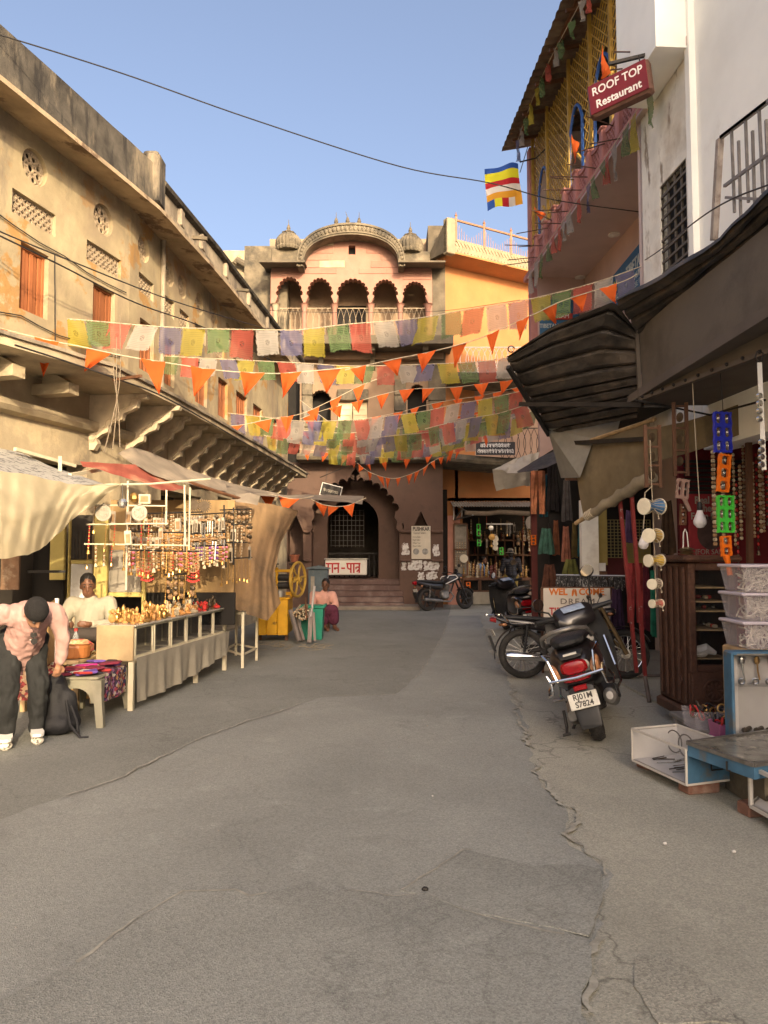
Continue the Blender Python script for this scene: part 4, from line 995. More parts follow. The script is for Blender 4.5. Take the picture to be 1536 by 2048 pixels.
m = MB(); m.box(rp(LE / 2, (Z1 + ZL) / 2 - .2, -1.3), (LE, .1, ZL - Z1 + .6), RM); m.box(rp(LE / 2, Z1 - .1, -.75), (LE, 1.2, .1), RM); m.build('upper_room', M_DARK, rest)
m = MB(); m.box(rp(LE - .04, 8.6, -1.6), (.12, 3.0, 2.9), RM); m.build('end_wall', M_PINKC, rest)
m = MB(); m.box(rp(LE + .03, 7.2, -.12), (.2, .3, 5.0), RM); m.build('corner_column', M_PINKP, rest)
# corrugated iron roof
m = MB(); rings = 150
def roof_f(u, v): 
 y = -2.2 + (LE + 2.5) * u; return rp(y, 9.80 + v * .38 + .022 * sin(u * 2 * pi * 46) - .03 * mnoise.noise(V((u * 14, 0, 0))) * (1 - v), .52 - v * 1.9)
m.grid(rings, 4, roof_f); m.build('corrugated_roof', M_RUST, rest)
m = MB()
for i in range(8): u = .2 + i * .88; m.bar(rp(u, 9.72, .42), rp(u, 10.08, -1.2), .05)
m.bar(rp(-.3, 9.8, .28), rp(LE, 9.8, .28), .06); m.build('roof_batten', M_WOOD, rest)
m = MB(); m.box(rp(LE / 2, 8.0, -4.0), (LE, 5.0, 4.0), RM); m.box(rp(LE / 2, 3.5, -3.9), (LE, 5.4, 7), RM); m.build('building_core', M_PINKC, rest)
m = MB(); m.box(rp(LE - 1.5, 9.4, -1.4), (.25, .25, 1.9), RM); m.build('roof_pier', M_PINKP, rest)
m = MB(); p = P(1070, 230, 15.0); m.rbox(p, (.24, .24, 1.2), .03); m.build('roof_pier', mat('salmon_pier', (.5, .27, .2), .85, var=.15), rest)
# --- white building in the foreground
wb = thing('white_building', 'white plastered building with stair railing at the right edge', 'building', (3.6, 0, 0))
m = MB(); m.panel(RO, RD, ZV, RN, rect(-32, ur - .003, 2.6, 8.6), [], .3); m.box(rp(-16.3, 5.87, -3.2), (31.5, 5.8, 5.4), RM); m.box(rp(-19, 1.6, -3.2), (26, 5.8, 3.2), RM); m.build('wall', M_WHITE_W, wb)  # runs on unseen behind the camera, its height set to shade the street
m = MB(); m.box(rp(ur + .02, 5.5, .02), (.10, .10, 4.6), RM); m.build('drain_pipe', M_WHITE_W, wb)
m = MB(); m.box(rp(.35, 8.1, .21), (1.1, .40, 2.2), RM); m.build('upper_bay', M_WHITE_W, wb)
m = MB(); XS = 3.0
def s3(px, py): return PX(px, py, XS)
for (a, b, w) in (((1442, 275), (1536, 203), .03), ((1442, 275), (1600, 154), .03), ((1449, 372), (1600, 262), .025), ((1452, 395), (1600, 402), .022)): m.bar(s3(*a), s3(*b), w)
m.build('stair_handrail', mat('grey_rail_paint', (.20, .18, .165), .6, var=.3, vs=9), wb)
for (a, b) in (((1463, 258), (1469, 425)), ((1477, 282), (1482, 446)), ((1491, 240), (1497, 405)), ((1505, 262), (1510, 430)), ((1518, 218), (1526, 386)), ((1532, 240), (1538, 410))):
 m = MB(); m.bar(s3(*a), s3(*b), .02); m.build('stair_baluster', MATS['grey_rail_paint'], wb)
m = MB(); m.bar(s3(1440, 278), s3(1428, 480), .05, .06); m.build('stair_newel', mat('weathered_grey_post', (.36, .31, .27), .9, var=.3, vs=5, dirt=((.15, .1, .08), 6, .5, .65, .8)), wb)
m = MB(); m.box(V((3.1, 4.9, 4.05)), (.5, 2.6, .18)); m.build('stair_landing', M_WHITE_W, wb)
# --- hanging sign ROOF TOP Restaurant
rt = thing('hanging_sign', 'dark red box sign lettered ROOF TOP Restaurant hanging from an iron arm', 'sign', tuple(P(1240, 180, 8.0)))
c = P(1240, 182, 8.0); yaw = radians(-37); Rm = Euler((0, radians(-6), 0)).to_matrix(); Rm = Euler((0, 0, yaw)).to_matrix() @ Rm
m = MB(); m.rbox(c, (.70, .15, .40), .03, Rm); m.build('sign_box', mat('rusty_sign_edge', (.13, .065, .045), .7, var=.4, vs=8), rt)
fx, fz, fn = Rm @ XV, Rm @ ZV, Rm @ YN
m = MB(); m.rbox(c + fn * .076, (.655, .012, .35), .004, Rm); m.build('sign_face', mat('sign_red', (.16, .013, .017), .4, var=.15, vs=6), rt)
put_text('ROOF TOP', .135, M_WHITE, rt, c + fn * .083 + fz * .075, fx, fz, .002, bold=.002, sx=.86); put_text('Restaurant', .13, M_WHITE, rt, c + fn * .083 - fz * .085, fx, fz, .002, bold=.003, sx=.9)
m = MB(); m.bar(P(1218, 128, 8.05), P(1312, 112, 7.95) + V((.25, 0, .1)), .035)
for t in (-.25, .25): m.tube([c + fx * t + fz * .19, c + fx * t + fz * .30], .008, 5)
m.build('sign_arm', M_IRON, rt)
# --- blue restaurant signs
M_SIGNB = mat('sign_blue', (.03, .115, .22), .6, var=.25, vs=3, dirt=((.10, .17, .22), 3, .55, .7, .5)); M_SIGNT = mat('pale_sign_letters', (.45, .5, .48), .7, var=.15); M_SIGNY = mat('yellow_sign_letters', (.62, .5, .06), .7, var=.15)
bs_ = thing('blue_wall_sign', 'long blue sign lettered DREAM TIBETAN KITCHEN under the balcony', 'sign', (4.05, 11.8, 5.8))
xs = 4.06; ya, yb_ = 13.2, 10.3; zt, zb = 6.42, 5.72
m = MB(); m.box((xs, (ya + yb_) / 2, (zt + zb) / 2), (.04, ya - yb_, zt - zb)); m.build('board', M_SIGNB, bs_)
ud = V((0, -1, 0))
put_text('DREAM', .27, M_SIGNY, bs_, (xs - .024, 12.85, 6.17), ud, ZV, .003, bold=.008, sx=.95); put_text('TIBETAN KITCHEN', .26, M_SIGNT, bs_, (xs - .024, 11.2, 6.17), ud, ZV, .003, bold=.008, sx=.8)
put_text('ROOFTOP RESTAURANT', .14, M_SIGNT, bs_, (xs - .024, 11.9, 5.97), ud, ZV, .003, bold=.003); put_text('TIBETAN, CHINESE, ITALIAN', .12, M_SIGNT, bs_, (xs - .024, 11.8, 5.83), ud, ZV, .003)
b2_ = thing('blue_end_sign', 'blue sign lettered WELCOME DREAM TIBETAN KITCHEN facing the street', 'sign', tuple(P(1118, 660, 14.3)))
A, B = P(1080, 690, 14.3), P(1158, 600, 14.3); m = MB(); m.box((A + B) / 2, (B.x - A.x, .04, B.z - A.z)); m.build('board', M_SIGNB, b2_)
cx_ = (A.x + B.x) / 2
for t, s_, py, mm in (('WELCOME', .10, 618, M_SIGNT), ('TIBETAN KITCHEN', .115, 653, M_SIGNT), ('ROOFTOP', .15, 668, M_SIGNY)): put_text(t, s_, mm, b2_, (cx_, 14.27, P(0, py, 14.3).z), XV, ZV, .003, sx=.82, bold=.003)
m = MB(); m.rbox((cx_, 14.27, P(0, 634, 14.3).z), (.5, .02, .13), .01); rr = m.build('red_name_plate', mat('sign_red2', (.4, .05, .04), .6, var=.1), b2_); put_text('DREAM', .11, M_WHITE, b2_, (cx_, 14.257, P(0, 634, 14.3).z), XV, ZV, .002)
# --- Buddhist flag on a pole
fl = thing('striped_flag', 'striped flag in blue, yellow, red, white and orange on a short pole', 'flag', tuple(P(1046, 380, 13.4)))
FC = [(.03, .10, .42), (.72, .70, .03), (.45, .02, .03), (.72, .69, .64), (.70, .34, .03)]
fm = [mat('flag_stripe_%s' % k, c_, .8, var=.05, trl=.35) for k, c_ in zip(('blue', 'yellow', 'red', 'white', 'orange'), FC)]
P00, P10, P01, P11 = P(969, 338, 13.4), P(1037, 326, 13.4), P(976, 420, 13.4), P(1046, 408, 13.4)
m = MB()
def flag_f(u, v):
 a = P00.lerp(P10, u); b = P01.lerp(P11, u); q_ = a.lerp(b, v); q_.y += .06 * sin(u * 7 + v * 2) + .03 * sin(v * 6); q_.z += .02 * sin(u * 9); return q_
bands = [0, .11, .32, .47, .64, .80, 1.0]
for k in range(5):
 m.m = k; m.grid(14, 3, lambda u, v, k=k: flag_f(u, bands[k] + (bands[k + 1] - bands[k]) * v))
for k in range(5):
 m.m = k; m.grid(4, 4, lambda u, v, k=k: flag_f((k + u) / 5, .80 + .20 * v))
m.build('cloth', fm, fl, smooth=True)
m = MB(); m.tube([P(1040, 324, 13.4), P(1072, 316, 13.5), rp(5.6, 9.2, -.1)], .014, 6); m.tube([P(1040, 345, 13.4), P(1056, 292, 13.4)], .008, 5); m.build('pole', M_IRON, fl)
# ------------------------------------------------------------------ corrugated awning and fascia over the near shop
aw2 = thing('sheet_metal_awning', 'big dark sagging corrugated metal awning over the right hand shop', 'awning', (2.3, 7, 3.3))
T = [(1700, 215, 3.9), (1536, 385, 4.8), (1440, 480, 5.5), (1320, 560, 6.3), (1230, 602, 6.9), (1100, 655, 7.6), (1012, 715, 8.0)]
Bq = [(1700, 300, 4.2), (1536, 472, 5.22), (1440, 547, 5.95), (1360, 608, 6.6), (1277, 668, 7.18)]
tp = [P(*q_) for q_ in T]; bp_ = [P(*q_) for q_ in Bq]
def poly_at(pl_, t):
 k = min(int(t * (len(pl_) - 1)), len(pl_) - 2); f = t * (len(pl_) - 1) - k; return pl_[k].lerp(pl_[k + 1], f)
M_AWN = mat('blackened_sheet_metal', (.045, .040, .036), .55, metal=.3, var=.5, vs=3.5, bump=.5, bs=11, dirt=((.10, .08, .062), 2.4, .5, .62, .75))
m = MB(); m.grid(30, 42, lambda u, v: poly_at(tp[:5], u).lerp(poly_at(bp_, u), v) + ZV * (.05 * max(0, sin(v * pi * 7)) ** 3 + .03 * mnoise.noise(V((u * 8, v * 3, 0))))); m.build('near_sheet', M_AWN, aw2)
A_, B_, C_, D_ = P(1012, 715, 8.0), P(1100, 868, 9.0), P(1275, 835, 7.45), P(1277, 668, 7.18)
E_ = P(1230, 602, 6.9)
rb = 9.0
def awn(u, v):      # u from wall side to the street edge, v from near to far
 a = D_.lerp(C_, v); b = A_.lerp(B_, v); p = a.lerp(b, u)
 top = (1 - v) ** 3; arcp = [D_, E_, P(1100, 655, 7.6), A_]
 if v < .5: q_ = poly_at([bp_[4], E_, P(1100, 655, 7.6), A_], u); p = p.lerp(q_.lerp(p, min(1, v * 2.2)), 1 - v)
 nrm = (C_ - D_).cross(A_ - D_).normalized()
 ph = (v * rb) % 1.0; rib = .05 * max(0, 1 - abs(ph - .5) / .14)
 edge = .03 * mnoise.noise(V((v * 14, 2, 0))) * (u > .97)
 return p + nrm * (rib + .03 * mnoise.noise(V((u * 5, v * 8, 3))) + .012 * mnoise.noise(V((u * 17, v * 23, 3)))) + (B_ - A_).normalized() * edge * 3
m = MB(); m.grid(20, 90, awn); m.build('ribbed_sheet', M_AWN, aw2)
m = MB(); m.tube([A_ + V((.05, -.05, .02)) + V((.035 * cos(t), 0, .035 * sin(t) + .06)) for t in [i * .6 for i in range(10)]], .008, 5); m.build('wire_loop', M_IRON, aw2)
m = MB(); m.add([P(1095, 858, 8.95), P(1200, 845, 8.3), P(1160, 955, 8.4), P(1122, 956, 8.9)], [(0, 1, 2, 3)]); m.grid(6, 6, lambda u, v: P(1095, 858, 8.95).lerp(P(1240, 842, 8.0), u).lerp(P(1122, 956, 8.9).lerp(P(1215, 935, 8.2), u), v) + V((0, -.012, .015 * sin(u * 9)))); m.build('bent_sheet', mat('galvanised_sheet', (.26, .27, .26), .45, metal=.6, var=.25, vs=3), aw2)
m = MB()
for a, b in (((1040, 800, 8.6), (1285, 800, 7.3)), ((1110, 880, 9.0), (1290, 868, 7.4)), ((1016, 725, 8.05), (1098, 862, 8.98))): m.bar(P(*a) - ZV * .05, P(*b) - ZV * .05, .045)
m.build('awning_frame', M_IRON, aw2)
fa = thing('shop_fascia', 'plain dirty beige fascia panel above the right hand shop', 'fascia', (2.6, 6.2, 3.0))
f0, f1, f2, f3 = P(1277, 658, 7.2), P(1700, 318, 4.25), P(1700, 640, 4.25), P(1284, 797, 7.2)
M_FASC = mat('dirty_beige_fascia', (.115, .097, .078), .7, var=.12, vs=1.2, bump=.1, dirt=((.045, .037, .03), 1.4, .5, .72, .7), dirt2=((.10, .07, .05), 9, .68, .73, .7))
m = MB(); m.grid(20, 6, lambda u, v: f0.lerp(f1, u).lerp(f3.lerp(f2, u), v) + XV * .012 * mnoise.noise(V((u * 6, v * 2, 0)))); m.build('panel', M_FASC, fa)
m = MB(); m.bar(f3 - V((.01, 0, .01)), f2 - V((.01, 0, .01)), .05, .035); m.bar(f0 - V((.02, 0, 0)), f3 - V((.02, .0, 0)), .035); m.build('edge_strip', mat('fascia_trim', (.10, .082, .065), .6, var=.3), fa)
m = MB()
for i in range(14): p = f3.lerp(f2, .03 + i * .075); m.ball(p + V((-.04, -.02, 0)), .016, 6)
m.build('rivet', M_IRON, fa)
# --- near shop shell
shop = thing('souvenir_shop', 'open souvenir shop interior with red cloth wall under the metal awning', 'shop', (3.6, 6, 0))
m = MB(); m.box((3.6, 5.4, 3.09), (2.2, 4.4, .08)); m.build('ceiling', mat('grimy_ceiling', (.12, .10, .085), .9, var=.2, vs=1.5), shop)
m = MB(); m.box((4.68, 5.5, 1.5), (.1, 6.0, 3.0)); m.build('back_wall', mat('dark_red_cloth', (.13, .012, .016), .9, var=.25, vs=3), shop)
m = MB(); m.box((4.0, 8.35, 1.5), (1.35, .08, 3.0)); m.build('partition', MATS['dark_red_cloth'], shop)
m = MB(); m.box((3.5, 6.2, .01), (1.5, 5.4, .03)); m.build('floor', M_GROUND, shop)
m = MB(); zz = 2.42
for i in range(9): m.box((3.75, 8.28, 2.55 - i * .05), (.75, .03, .03))
m.build('roller_slat', M_IRON, shop)
m = MB(); pts_ = [P(1300, 905, 7.6), P(1390, 880, 7.9), P(1500, 890, 7.9)]
m.grid(16, 5, lambda u, v: P(1290, 860, 7.4).lerp(P(1500, 800, 7.0), u).lerp(P(1300, 925, 7.4).lerp(P(1500, 860, 7.0), u), v) + V((0, .03 * sin(u * 20), -.03 * sin(u * 3.1)))); m.build('canvas_valance', mat('brown_canvas', (.20, .155, .09), .95, var=.25, vs=3, trl=.15, dirt=((.1, .08, .05), 2, .5, .7, .6)), shop)
m = MB(); m.bar(P(1500, 1130, 7.2), P(1497, 860, 7.2), .05); m.build('door_post', M_WOOD, shop)
# --- canvas blind with rolled lower edge
cb = thing('canvas_blind', 'brown canvas blind rolled on a pole below the metal awning', 'blind', (2.4, 8, 2.3))
q00, q10, q11, q01 = P(1150, 896, 8.7), P(1300, 845, 7.45), P(1300, 958, 7.45), P(1168, 1036, 8.6)
m = MB(); m.grid(26, 14, lambda u, v: q00.lerp(q10, u).lerp(q01.lerp(q11, u), v) + V((-.03, -.06, 0)) * sin(v * pi) + V((0, .025, 0)) * sin(u * 15 + v * 3) * (.4 + v)); m.build('cloth', MATS['brown_canvas'], cb, smooth=True)
m = MB(); e0, e1 = P(1172, 1034, 8.55), P(1304, 952, 7.45); m.tube([e0.lerp(e1, t) + ZV * .015 * sin(t * 25) for t in [i / 16 for i in range(17)]], [.045 + .03 * t / 16 + .006 * sin(t * 3) for t in range(17)], 10); m.build('roll', mat('pale_canvas_roll', (.30, .25, .17), .95, var=.25, vs=5, bump=.4, bs=14), cb, smooth=True)
m = MB(); d = (e0 - e1).normalized(); m.cyl(e0, e0 + d * .22, .03, .025, 8); m.build('pole_end', M_WOOD_P, cb)
m = MB()
for k in range(5): m.tube([e0 - d * (.03 + .03 * k) + (d.orthogonal().normalized() * cos(t) + d.cross(d.orthogonal().normalized()) * sin(t)) * .052 for t in [i * .7 for i in range(9)]], .008, 4, closed=True)
m.build('rope_binding', M_ROPE, cb)
m = MB(); m.tube([P(1145, 893, 8.72), P(1310, 838, 7.4)], .022, 6); m.build('top_pole', M_WOOD_P, cb)
# --- deeper clothing shops further down on the right
cs = thing('clothes_shop', 'dim clothes shop with yellow wall strips behind the red poles', 'shop', (3.4, 11, 0))
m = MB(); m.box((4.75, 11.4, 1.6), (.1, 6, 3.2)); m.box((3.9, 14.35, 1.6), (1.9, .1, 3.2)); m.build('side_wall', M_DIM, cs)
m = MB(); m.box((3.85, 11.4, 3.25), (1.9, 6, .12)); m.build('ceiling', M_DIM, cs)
def upright(name, mm, xa, xb, ya, yb_, Y, d=.12):
 A, B = P(xa, yb_, Y), P(xb, ya, Y); m = MB(); m.box(((A.x + B.x) / 2, Y + d / 2, (A.z + B.z) / 2), (B.x - A.x, d, B.z - A.z)); return m.build(name, mm, cs)
upright('white_post', M_PEEL, 1166, 1196, 1000, 1245, 10.2)
upright('yellow_wall', mat('dull_yellow_wall', (.36, .28, .09), .85, var=.15, vs=3), 1196, 1213, 1000, 1130, 10.4)
upright('yellow_wall', MATS['dull_yellow_wall'], 1255, 1300, 1085, 1135, 10.6); upright('brown_panel', M_WOOD, 1198, 1214, 1142, 1160, 10.3)
upright('dark_red_board', mat('maroon_board', (.10, .02, .02), .8, var=.2), 1215, 1248, 1115, 1155, 10.6)
m = MB(); A, B = P(1198, 1142, 10.28), P(1211, 1126, 10.28); m.box((A + B) / 2, (B.x - A.x, .01, B.z - A.z)); m.build('wall_notice', M_WHITE, cs)
m = MB(); A, B = P(1215, 1115, 10.5), P(1300, 1040, 10.5)
for i in range(13): x = A.x + (B.x - A.x) * i / 12; m.bar((x, 10.5, A.z), (x, 10.5, B.z), .008)
for i in range(13): z = A.z + (B.z - A.z) * i / 12; m.bar((A.x, 10.5, z), (B.x, 10.5, z), .008)
m.build('wire_mesh_panel', mat('yellow_wire', (.3, .25, .1), .6, var=0), cs)
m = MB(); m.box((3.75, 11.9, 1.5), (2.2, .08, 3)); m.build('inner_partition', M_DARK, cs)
m = MB(); m.box((3.2, 12.6, 2.95), (.5, 3.2, .06)); m.build('lintel', M_IRON, cs)
for i in range(5): m = MB(); m.box((3.2, 11.3 + .3 * i, 2.75 - .06 * i), (.7, .05, .04)); m.build('ceiling_slat', M_WOOD, cs)
# ------------------------------------------------------------------ prayer flags, pennants, cables
def flag_mat(name, col):
 m = mat(name, col, .9, var=.10, vs=3, trl=.42, rnd=.14)
 nt = m.node_tree; N = nt.nodes; L = nt.links; b = N['Principled BSDF']
 src = b.inputs['Base Color'].links[0].from_socket; tr = [n for n in N if n.bl_idname == 'ShaderNodeBsdfTranslucent'][0]
 tc = N.new('ShaderNodeTexCoord'); sp = N.new('ShaderNodeSeparateXYZ'); L.new(tc.outputs['UV'], sp.inputs[0])
 def mth(op, a, b_=None):
  x = N.new('ShaderNodeMath'); x.operation = op
  for s_, i in ((a, 0), (b_, 1)):
   if s_ is None: continue
   if hasattr(s_, 'node'): L.new(s_, x.inputs[i])
   else: x.inputs[i].default_value = s_
  return x.outputs[0]
 dx = mth('ABSOLUTE', mth('SUBTRACT', sp.outputs[0], .5)); dy = mth('ABSOLUTE', mth('SUBTRACT', sp.outputs[1], .5))
 mxd = mth('MAXIMUM', dx, dy); dots = mth('GREATER_THAN', mth('SINE', mth('MULTIPLY', sp.outputs[1], 95)), .1)
 text = mth('MULTIPLY', mth('MULTIPLY', dots, mth('LESS_THAN', mxd, .40)), mth('GREATER_THAN', mxd, .17))
 nz = N.new('ShaderNodeTexNoise'); nz.inputs['Scale'].default_value = 26; L.new(tc.outputs['UV'], nz.inputs['Vector'])
 emb = mth('MULTIPLY', mth('LESS_THAN', mth('ADD', mth('MULTIPLY', dx, dx), mth('MULTIPLY', dy, dy)), .012), mth('GREATER_THAN', nz.outputs['Fac'], .47))
 cor = mth('MULTIPLY', mth('GREATER_THAN', dx, .36), mth('MULTIPLY', mth('GREATER_THAN', dy, .38), mth('LESS_THAN', mxd, .45)))
 f = mth('ADD', mth('ADD', mth('MULTIPLY', text, .2), mth('MULTIPLY', emb, .55)), mth('MULTIPLY', cor, .4))
 mx = N.new('ShaderNodeMix'); mx.data_type = 'RGBA'; L.new(f, mx.inputs[0]); L.new(src, mx.inputs[6]); mx.inputs[7].default_value = tuple(c * .25 for c in col) + (1,)
 L.new(mx.outputs[2], b.inputs['Base Color']); L.new(mx.outputs[2], tr.inputs[0])
 # thin gauze: a little light passes straight through
 out = N['Material Output']; sh = out.inputs[0].links[0].from_socket; t = N.new('ShaderNodeBsdfTransparent'); ms = N.new('ShaderNodeMixShader'); ms.inputs[0].default_value = .30
 n3 = N.new('ShaderNodeTexNoise'); n3.inputs['Scale'].default_value = 60; L.new(tc.outputs['Object'], n3.inputs['Vector'])
 L.new(mth('MAXIMUM', mth('MULTIPLY', mth('GREATER_THAN', mxd, .468), mth('GREATER_THAN', n3.outputs['Fac'], .5)), .28), ms.inputs[0])   # frayed hems
 L.new(sh, ms.inputs[1]); L.new(t.outputs[0], ms.inputs[2]); L.new(ms.outputs[0], out.inputs[0])
 return m
PF = [flag_mat('prayer_flag_' + n, c) for n, c in (('yellow', (.42, .35, .05)), ('green', (.13, .20, .08)), ('red', (.44, .10, .07)), ('white', (.40, .37, .32)), ('blue', (.15, .14, .23)))]
M_PEN = mat('orange_pennant_cloth', (.66, .12, .02), .85, var=.14, vs=5, trl=.4, rnd=.1)
def line_pts(pts, Y0, Y1, n=160):
 w = []
 for i in range(n + 1):
  t = i / n * (len(pts) - 1); k = min(int(t), len(pts) - 2); f = t - k
  def cr(j): p = pts[max(0, min(len(pts) - 1, j))]; return V((p[0], p[1], 0))
  a, b, c, d = cr(k - 1), cr(k), cr(k + 1), cr(k + 2)
  q = .5 * ((2 * b) + (c - a) * f + (2 * a - 5 * b + 4 * c - d) * f * f + (3 * b - a - 3 * c + d) * f ** 3)
  w.append(P(q.x, q.y, Y0 + (Y1 - Y0) * (q.x - pts[0][0]) / (pts[-1][0] - pts[0][0])))
 return w
def bunting(label, pts, Y0, Y1, kind, w, h, gap, seed, first=0, droop=0, start=.06, end=.06):
 rs = random.Random(seed); L = line_pts(pts, Y0, Y1)
 d = [0]
 for a, b in zip(L, L[1:]): d.append(d[-1] + (b - a).length)
 def at(s):
  for i in range(1, len(d)):
   if d[i] >= s: f = (s - d[i - 1]) / max(1e-9, d[i] - d[i - 1]); return L[i - 1].lerp(L[i], f), (L[i] - L[i - 1]).normalized()
  return L[-1], (L[-1] - L[-2]).normalized()
 root = thing('flag_string' if kind == 'prayer' else 'pennant_string', label, 'flag string', tuple(L[0]), 0, 'prayer flag strings across the street' if kind == 'prayer' else 'orange pennant strings across the street')
 m = MB(); m.tube(L[::2], .006, 5); m.build('rope', M_ROPE, root)
 s = start; k = first
 while s < d[-1] - w - end:
  m = MB(); a = rs.uniform(-.35, .35); lean = rs.uniform(-.09, .09); ph = rs.uniform(0, 6); hh = h * rs.uniform(.92, 1.06); ww = w * rs.uniform(.96, 1.02)
  if kind == 'prayer':
   def f(u, v):
    p, t = at(s + ww * u); out = V((t.y, -t.x, 0)); zz = -hh * v
    return p + V((0, 0, zz)) + t * (lean * v) + out * (a * v * hh * (1 + (u - .5) * ph * .35) + .028 * sin(ph + u * 5 + v * 2) * v + .01 * sin(u * 11 + ph))
   m.grid(6, 6, lambda u, v: f(u, v)); m.build('prayer_flag', PF[k % 5], root, smooth=True)
  else:
   ww *= rs.uniform(.8, 1.15); hh *= rs.uniform(.8, 1.15); cut = rs.uniform(.35, .62); fold = rs.uniform(-.35, .35)
   def f(u, v):
    p, t = at(s + ww * u); out = V((t.y, -t.x, 0)); q, _ = at(s + ww * cut)
    p = p.lerp(q, v); return p + V((0, 0, -hh * v)) + t * (lean * 1.6 * v) + out * (a * v * hh + .03 * sin(ph + u * 6 + v * 3) * v + fold * abs(u - .5) * .25)
   m.grid(6, 6, f); m.build('pennant', M_PEN, root, smooth=True)
  k += 1; s += w + gap * rs.uniform(.6, 1.4)
 return root
bunting('highest prayer flag string, nearest, with the largest square flags', [(112, 637), (165, 640), (350, 655), (560, 660), (615, 658), (700, 648), (830, 637), (930, 620), (1060, 598), (1190, 565), (1290, 530)], 8.7, 9.2, 'prayer', .268, .335, .02, 1, 0)
bunting('second prayer flag string, just under the highest one', [(280, 705), (330, 712), (480, 720), (600, 726), (700, 732), (810, 730), (930, 725), (1000, 718), (1075, 702)], 11, 10.4, 'prayer', .27, .29, .025, 2, 0)
bunting('prayer flag string at mid height in front of the shuttered gate window', [(455, 826), (520, 833), (605, 842), (700, 840), (760, 834), (850, 822), (910, 808), (960, 800), (1050, 780), (1085, 765)], 14, 13.6, 'prayer', .275, .39, .02, 3, 4)
bunting('long low prayer flag string of slanting small flags', [(503, 866), (560, 876), (640, 882), (740, 876), (800, 870), (860, 864), (960, 845), (1040, 832)], 15.5, 13.5, 'prayer', .26, .31, .03, 4, 4)
bunting('lowest and farthest short prayer flag string above the great arch', [(650, 898), (700, 903), (760, 898), (830, 890), (890, 882), (960, 868)], 18, 17, 'prayer', .24, .34, .02, 5, 0)
bunting('short prayer flag string at the right beside the black awning', [(850, 858), (930, 838), (1000, 826), (1080, 800)], 12.6, 11.2, 'prayer', .255, .34, .02, 6, 1)
bunting('big orange pennants at the upper left in front of the haveli', [(-60, 640), (60, 672), (170, 695), (250, 712), (350, 728), (440, 741), (540, 747), (600, 744), (700, 735)], 7.3, 8.6, 'pen', .29, .32, .2, 11)
bunting('orange pennants rising right towards the blue sign', [(690, 740), (790, 718), (860, 704), (950, 680), (1010, 655), (1075, 625), (1130, 600), (1240, 565), (1275, 548)], 8.6, 9, 'pen', .22, .25, .17, 12)
bunting('orange pennants climbing from the haveli ledge to mid street', [(400, 857), (480, 850), (540, 838), (600, 828), (660, 802), (720, 772), (780, 748)], 13, 13, 'pen', .29, .28, .16, 13)
bunting('orange pennants level with the stone niche of the gate', [(600, 838), (648, 820), (715, 803), (760, 790), (812, 779), (872, 776), (913, 774), (967, 767), (1025, 760), (1060, 748)], 15, 14, 'pen', .3, .3, .25, 14)
bunting('small orange pennants just below the stone niche of the gate', [(740, 836), (801, 824), (844, 812), (897, 801), (958, 792), (1025, 777), (1060, 768)], 17, 16, 'pen', .27, .24, .17, 15)
bunting('sagging garland of little orange pennants before the great arch', [(700, 912), (717, 928), (743, 946), (783, 957), (813, 951), (844, 938), (862, 925), (890, 910), (930, 892)], 19.6, 19.4, 'pen', .16, .26, .12, 16)
bunting('faint row of orange pennants under the lowest prayer flags', [(598, 898), (640, 903), (700, 912), (770, 915), (830, 913), (880, 905), (950, 880), (1010, 850)], 19, 18, 'pen', .22, .28, .3, 17)
bunting('orange pennants tied along the end of the stall awning', [(508, 983), (545, 990), (590, 998), (628, 992)], 11.6, 11.8, 'pen', .3, .24, .03, 18)
bunting('loose orange garland hanging from the grey awning flap', [(622, 998), (650, 1010), (690, 1012), (732, 996)], 11.9, 12.0, 'pen', .2, .2, .04, 19)
bunting('prayer flag string sagging between the mid height and low strings', [(540, 850), (620, 862), (700, 866), (790, 858), (880, 845), (960, 828), (1060, 802)], 15, 14, 'prayer', .27, .30, .03, 7, 2)
bunting('faded prayer flag string hanging behind the others near the gate', [(600, 800), (680, 858), (740, 880), (820, 884), (900, 868), (980, 842), (1070, 806)], 17, 16, 'prayer', .27, .36, .05, 8, 3)
bunting('pale prayer flag string at the right over the Hindi signboard', [(880, 872), (950, 858), (1010, 842), (1090, 812)], 15.5, 14.8, 'prayer', .27, .34, .03, 9, 0)
bunting('tiny orange pennants threaded through the low prayer flags', [(560, 852), (640, 868), (740, 862), (850, 846), (960, 822), (1040, 800)], 16, 15, 'pen', .2, .2, .3, 20)
def cable(label, pts, r=.012, m_=None, name='cable'):
 L = [P(*p) for p in pts]; dn = []
 for i in range(len(L) - 1):
  for j in range(8):
   f = j / 8; a, b, c, d = L[max(0, i - 1)], L[i], L[i + 1], L[min(len(L) - 1, i + 2)]
   dn.append(.5 * ((2 * b) + (c - a) * f + (2 * a - 5 * b + 4 * c - d) * f * f + (3 * b - a - 3 * c + d) * f ** 3))
 dn.append(L[-1]); m = MB(); m.tube(dn, r, 6); return tag(m.build(name, m_ or M_WIRE), label, 'cable', 'overhead cables')
cable('thick black cable crossing the sky from upper left', [(-60, 55, 6.8), (0, 70, 7), (245, 147, 7.6), (500, 237, 8.2), (800, 333, 8.9), (980, 366, 9.3), (1110, 400, 9.6), (1280, 424, 9.9)], .007)
cable('upper thin wire strung along the haveli wall', [(-40, 440, 7.2), (0, 463, 7.3), (130, 517, 8), (300, 585, 9.5), (410, 622, 10.5), (540, 660, 14)], .008)
cable('lower thin wire strung along the haveli wall', [(-40, 455, 7.2), (0, 472, 7.3), (120, 530, 8), (270, 605, 9.5), (420, 660, 11.5), (560, 730, 15)], .009)
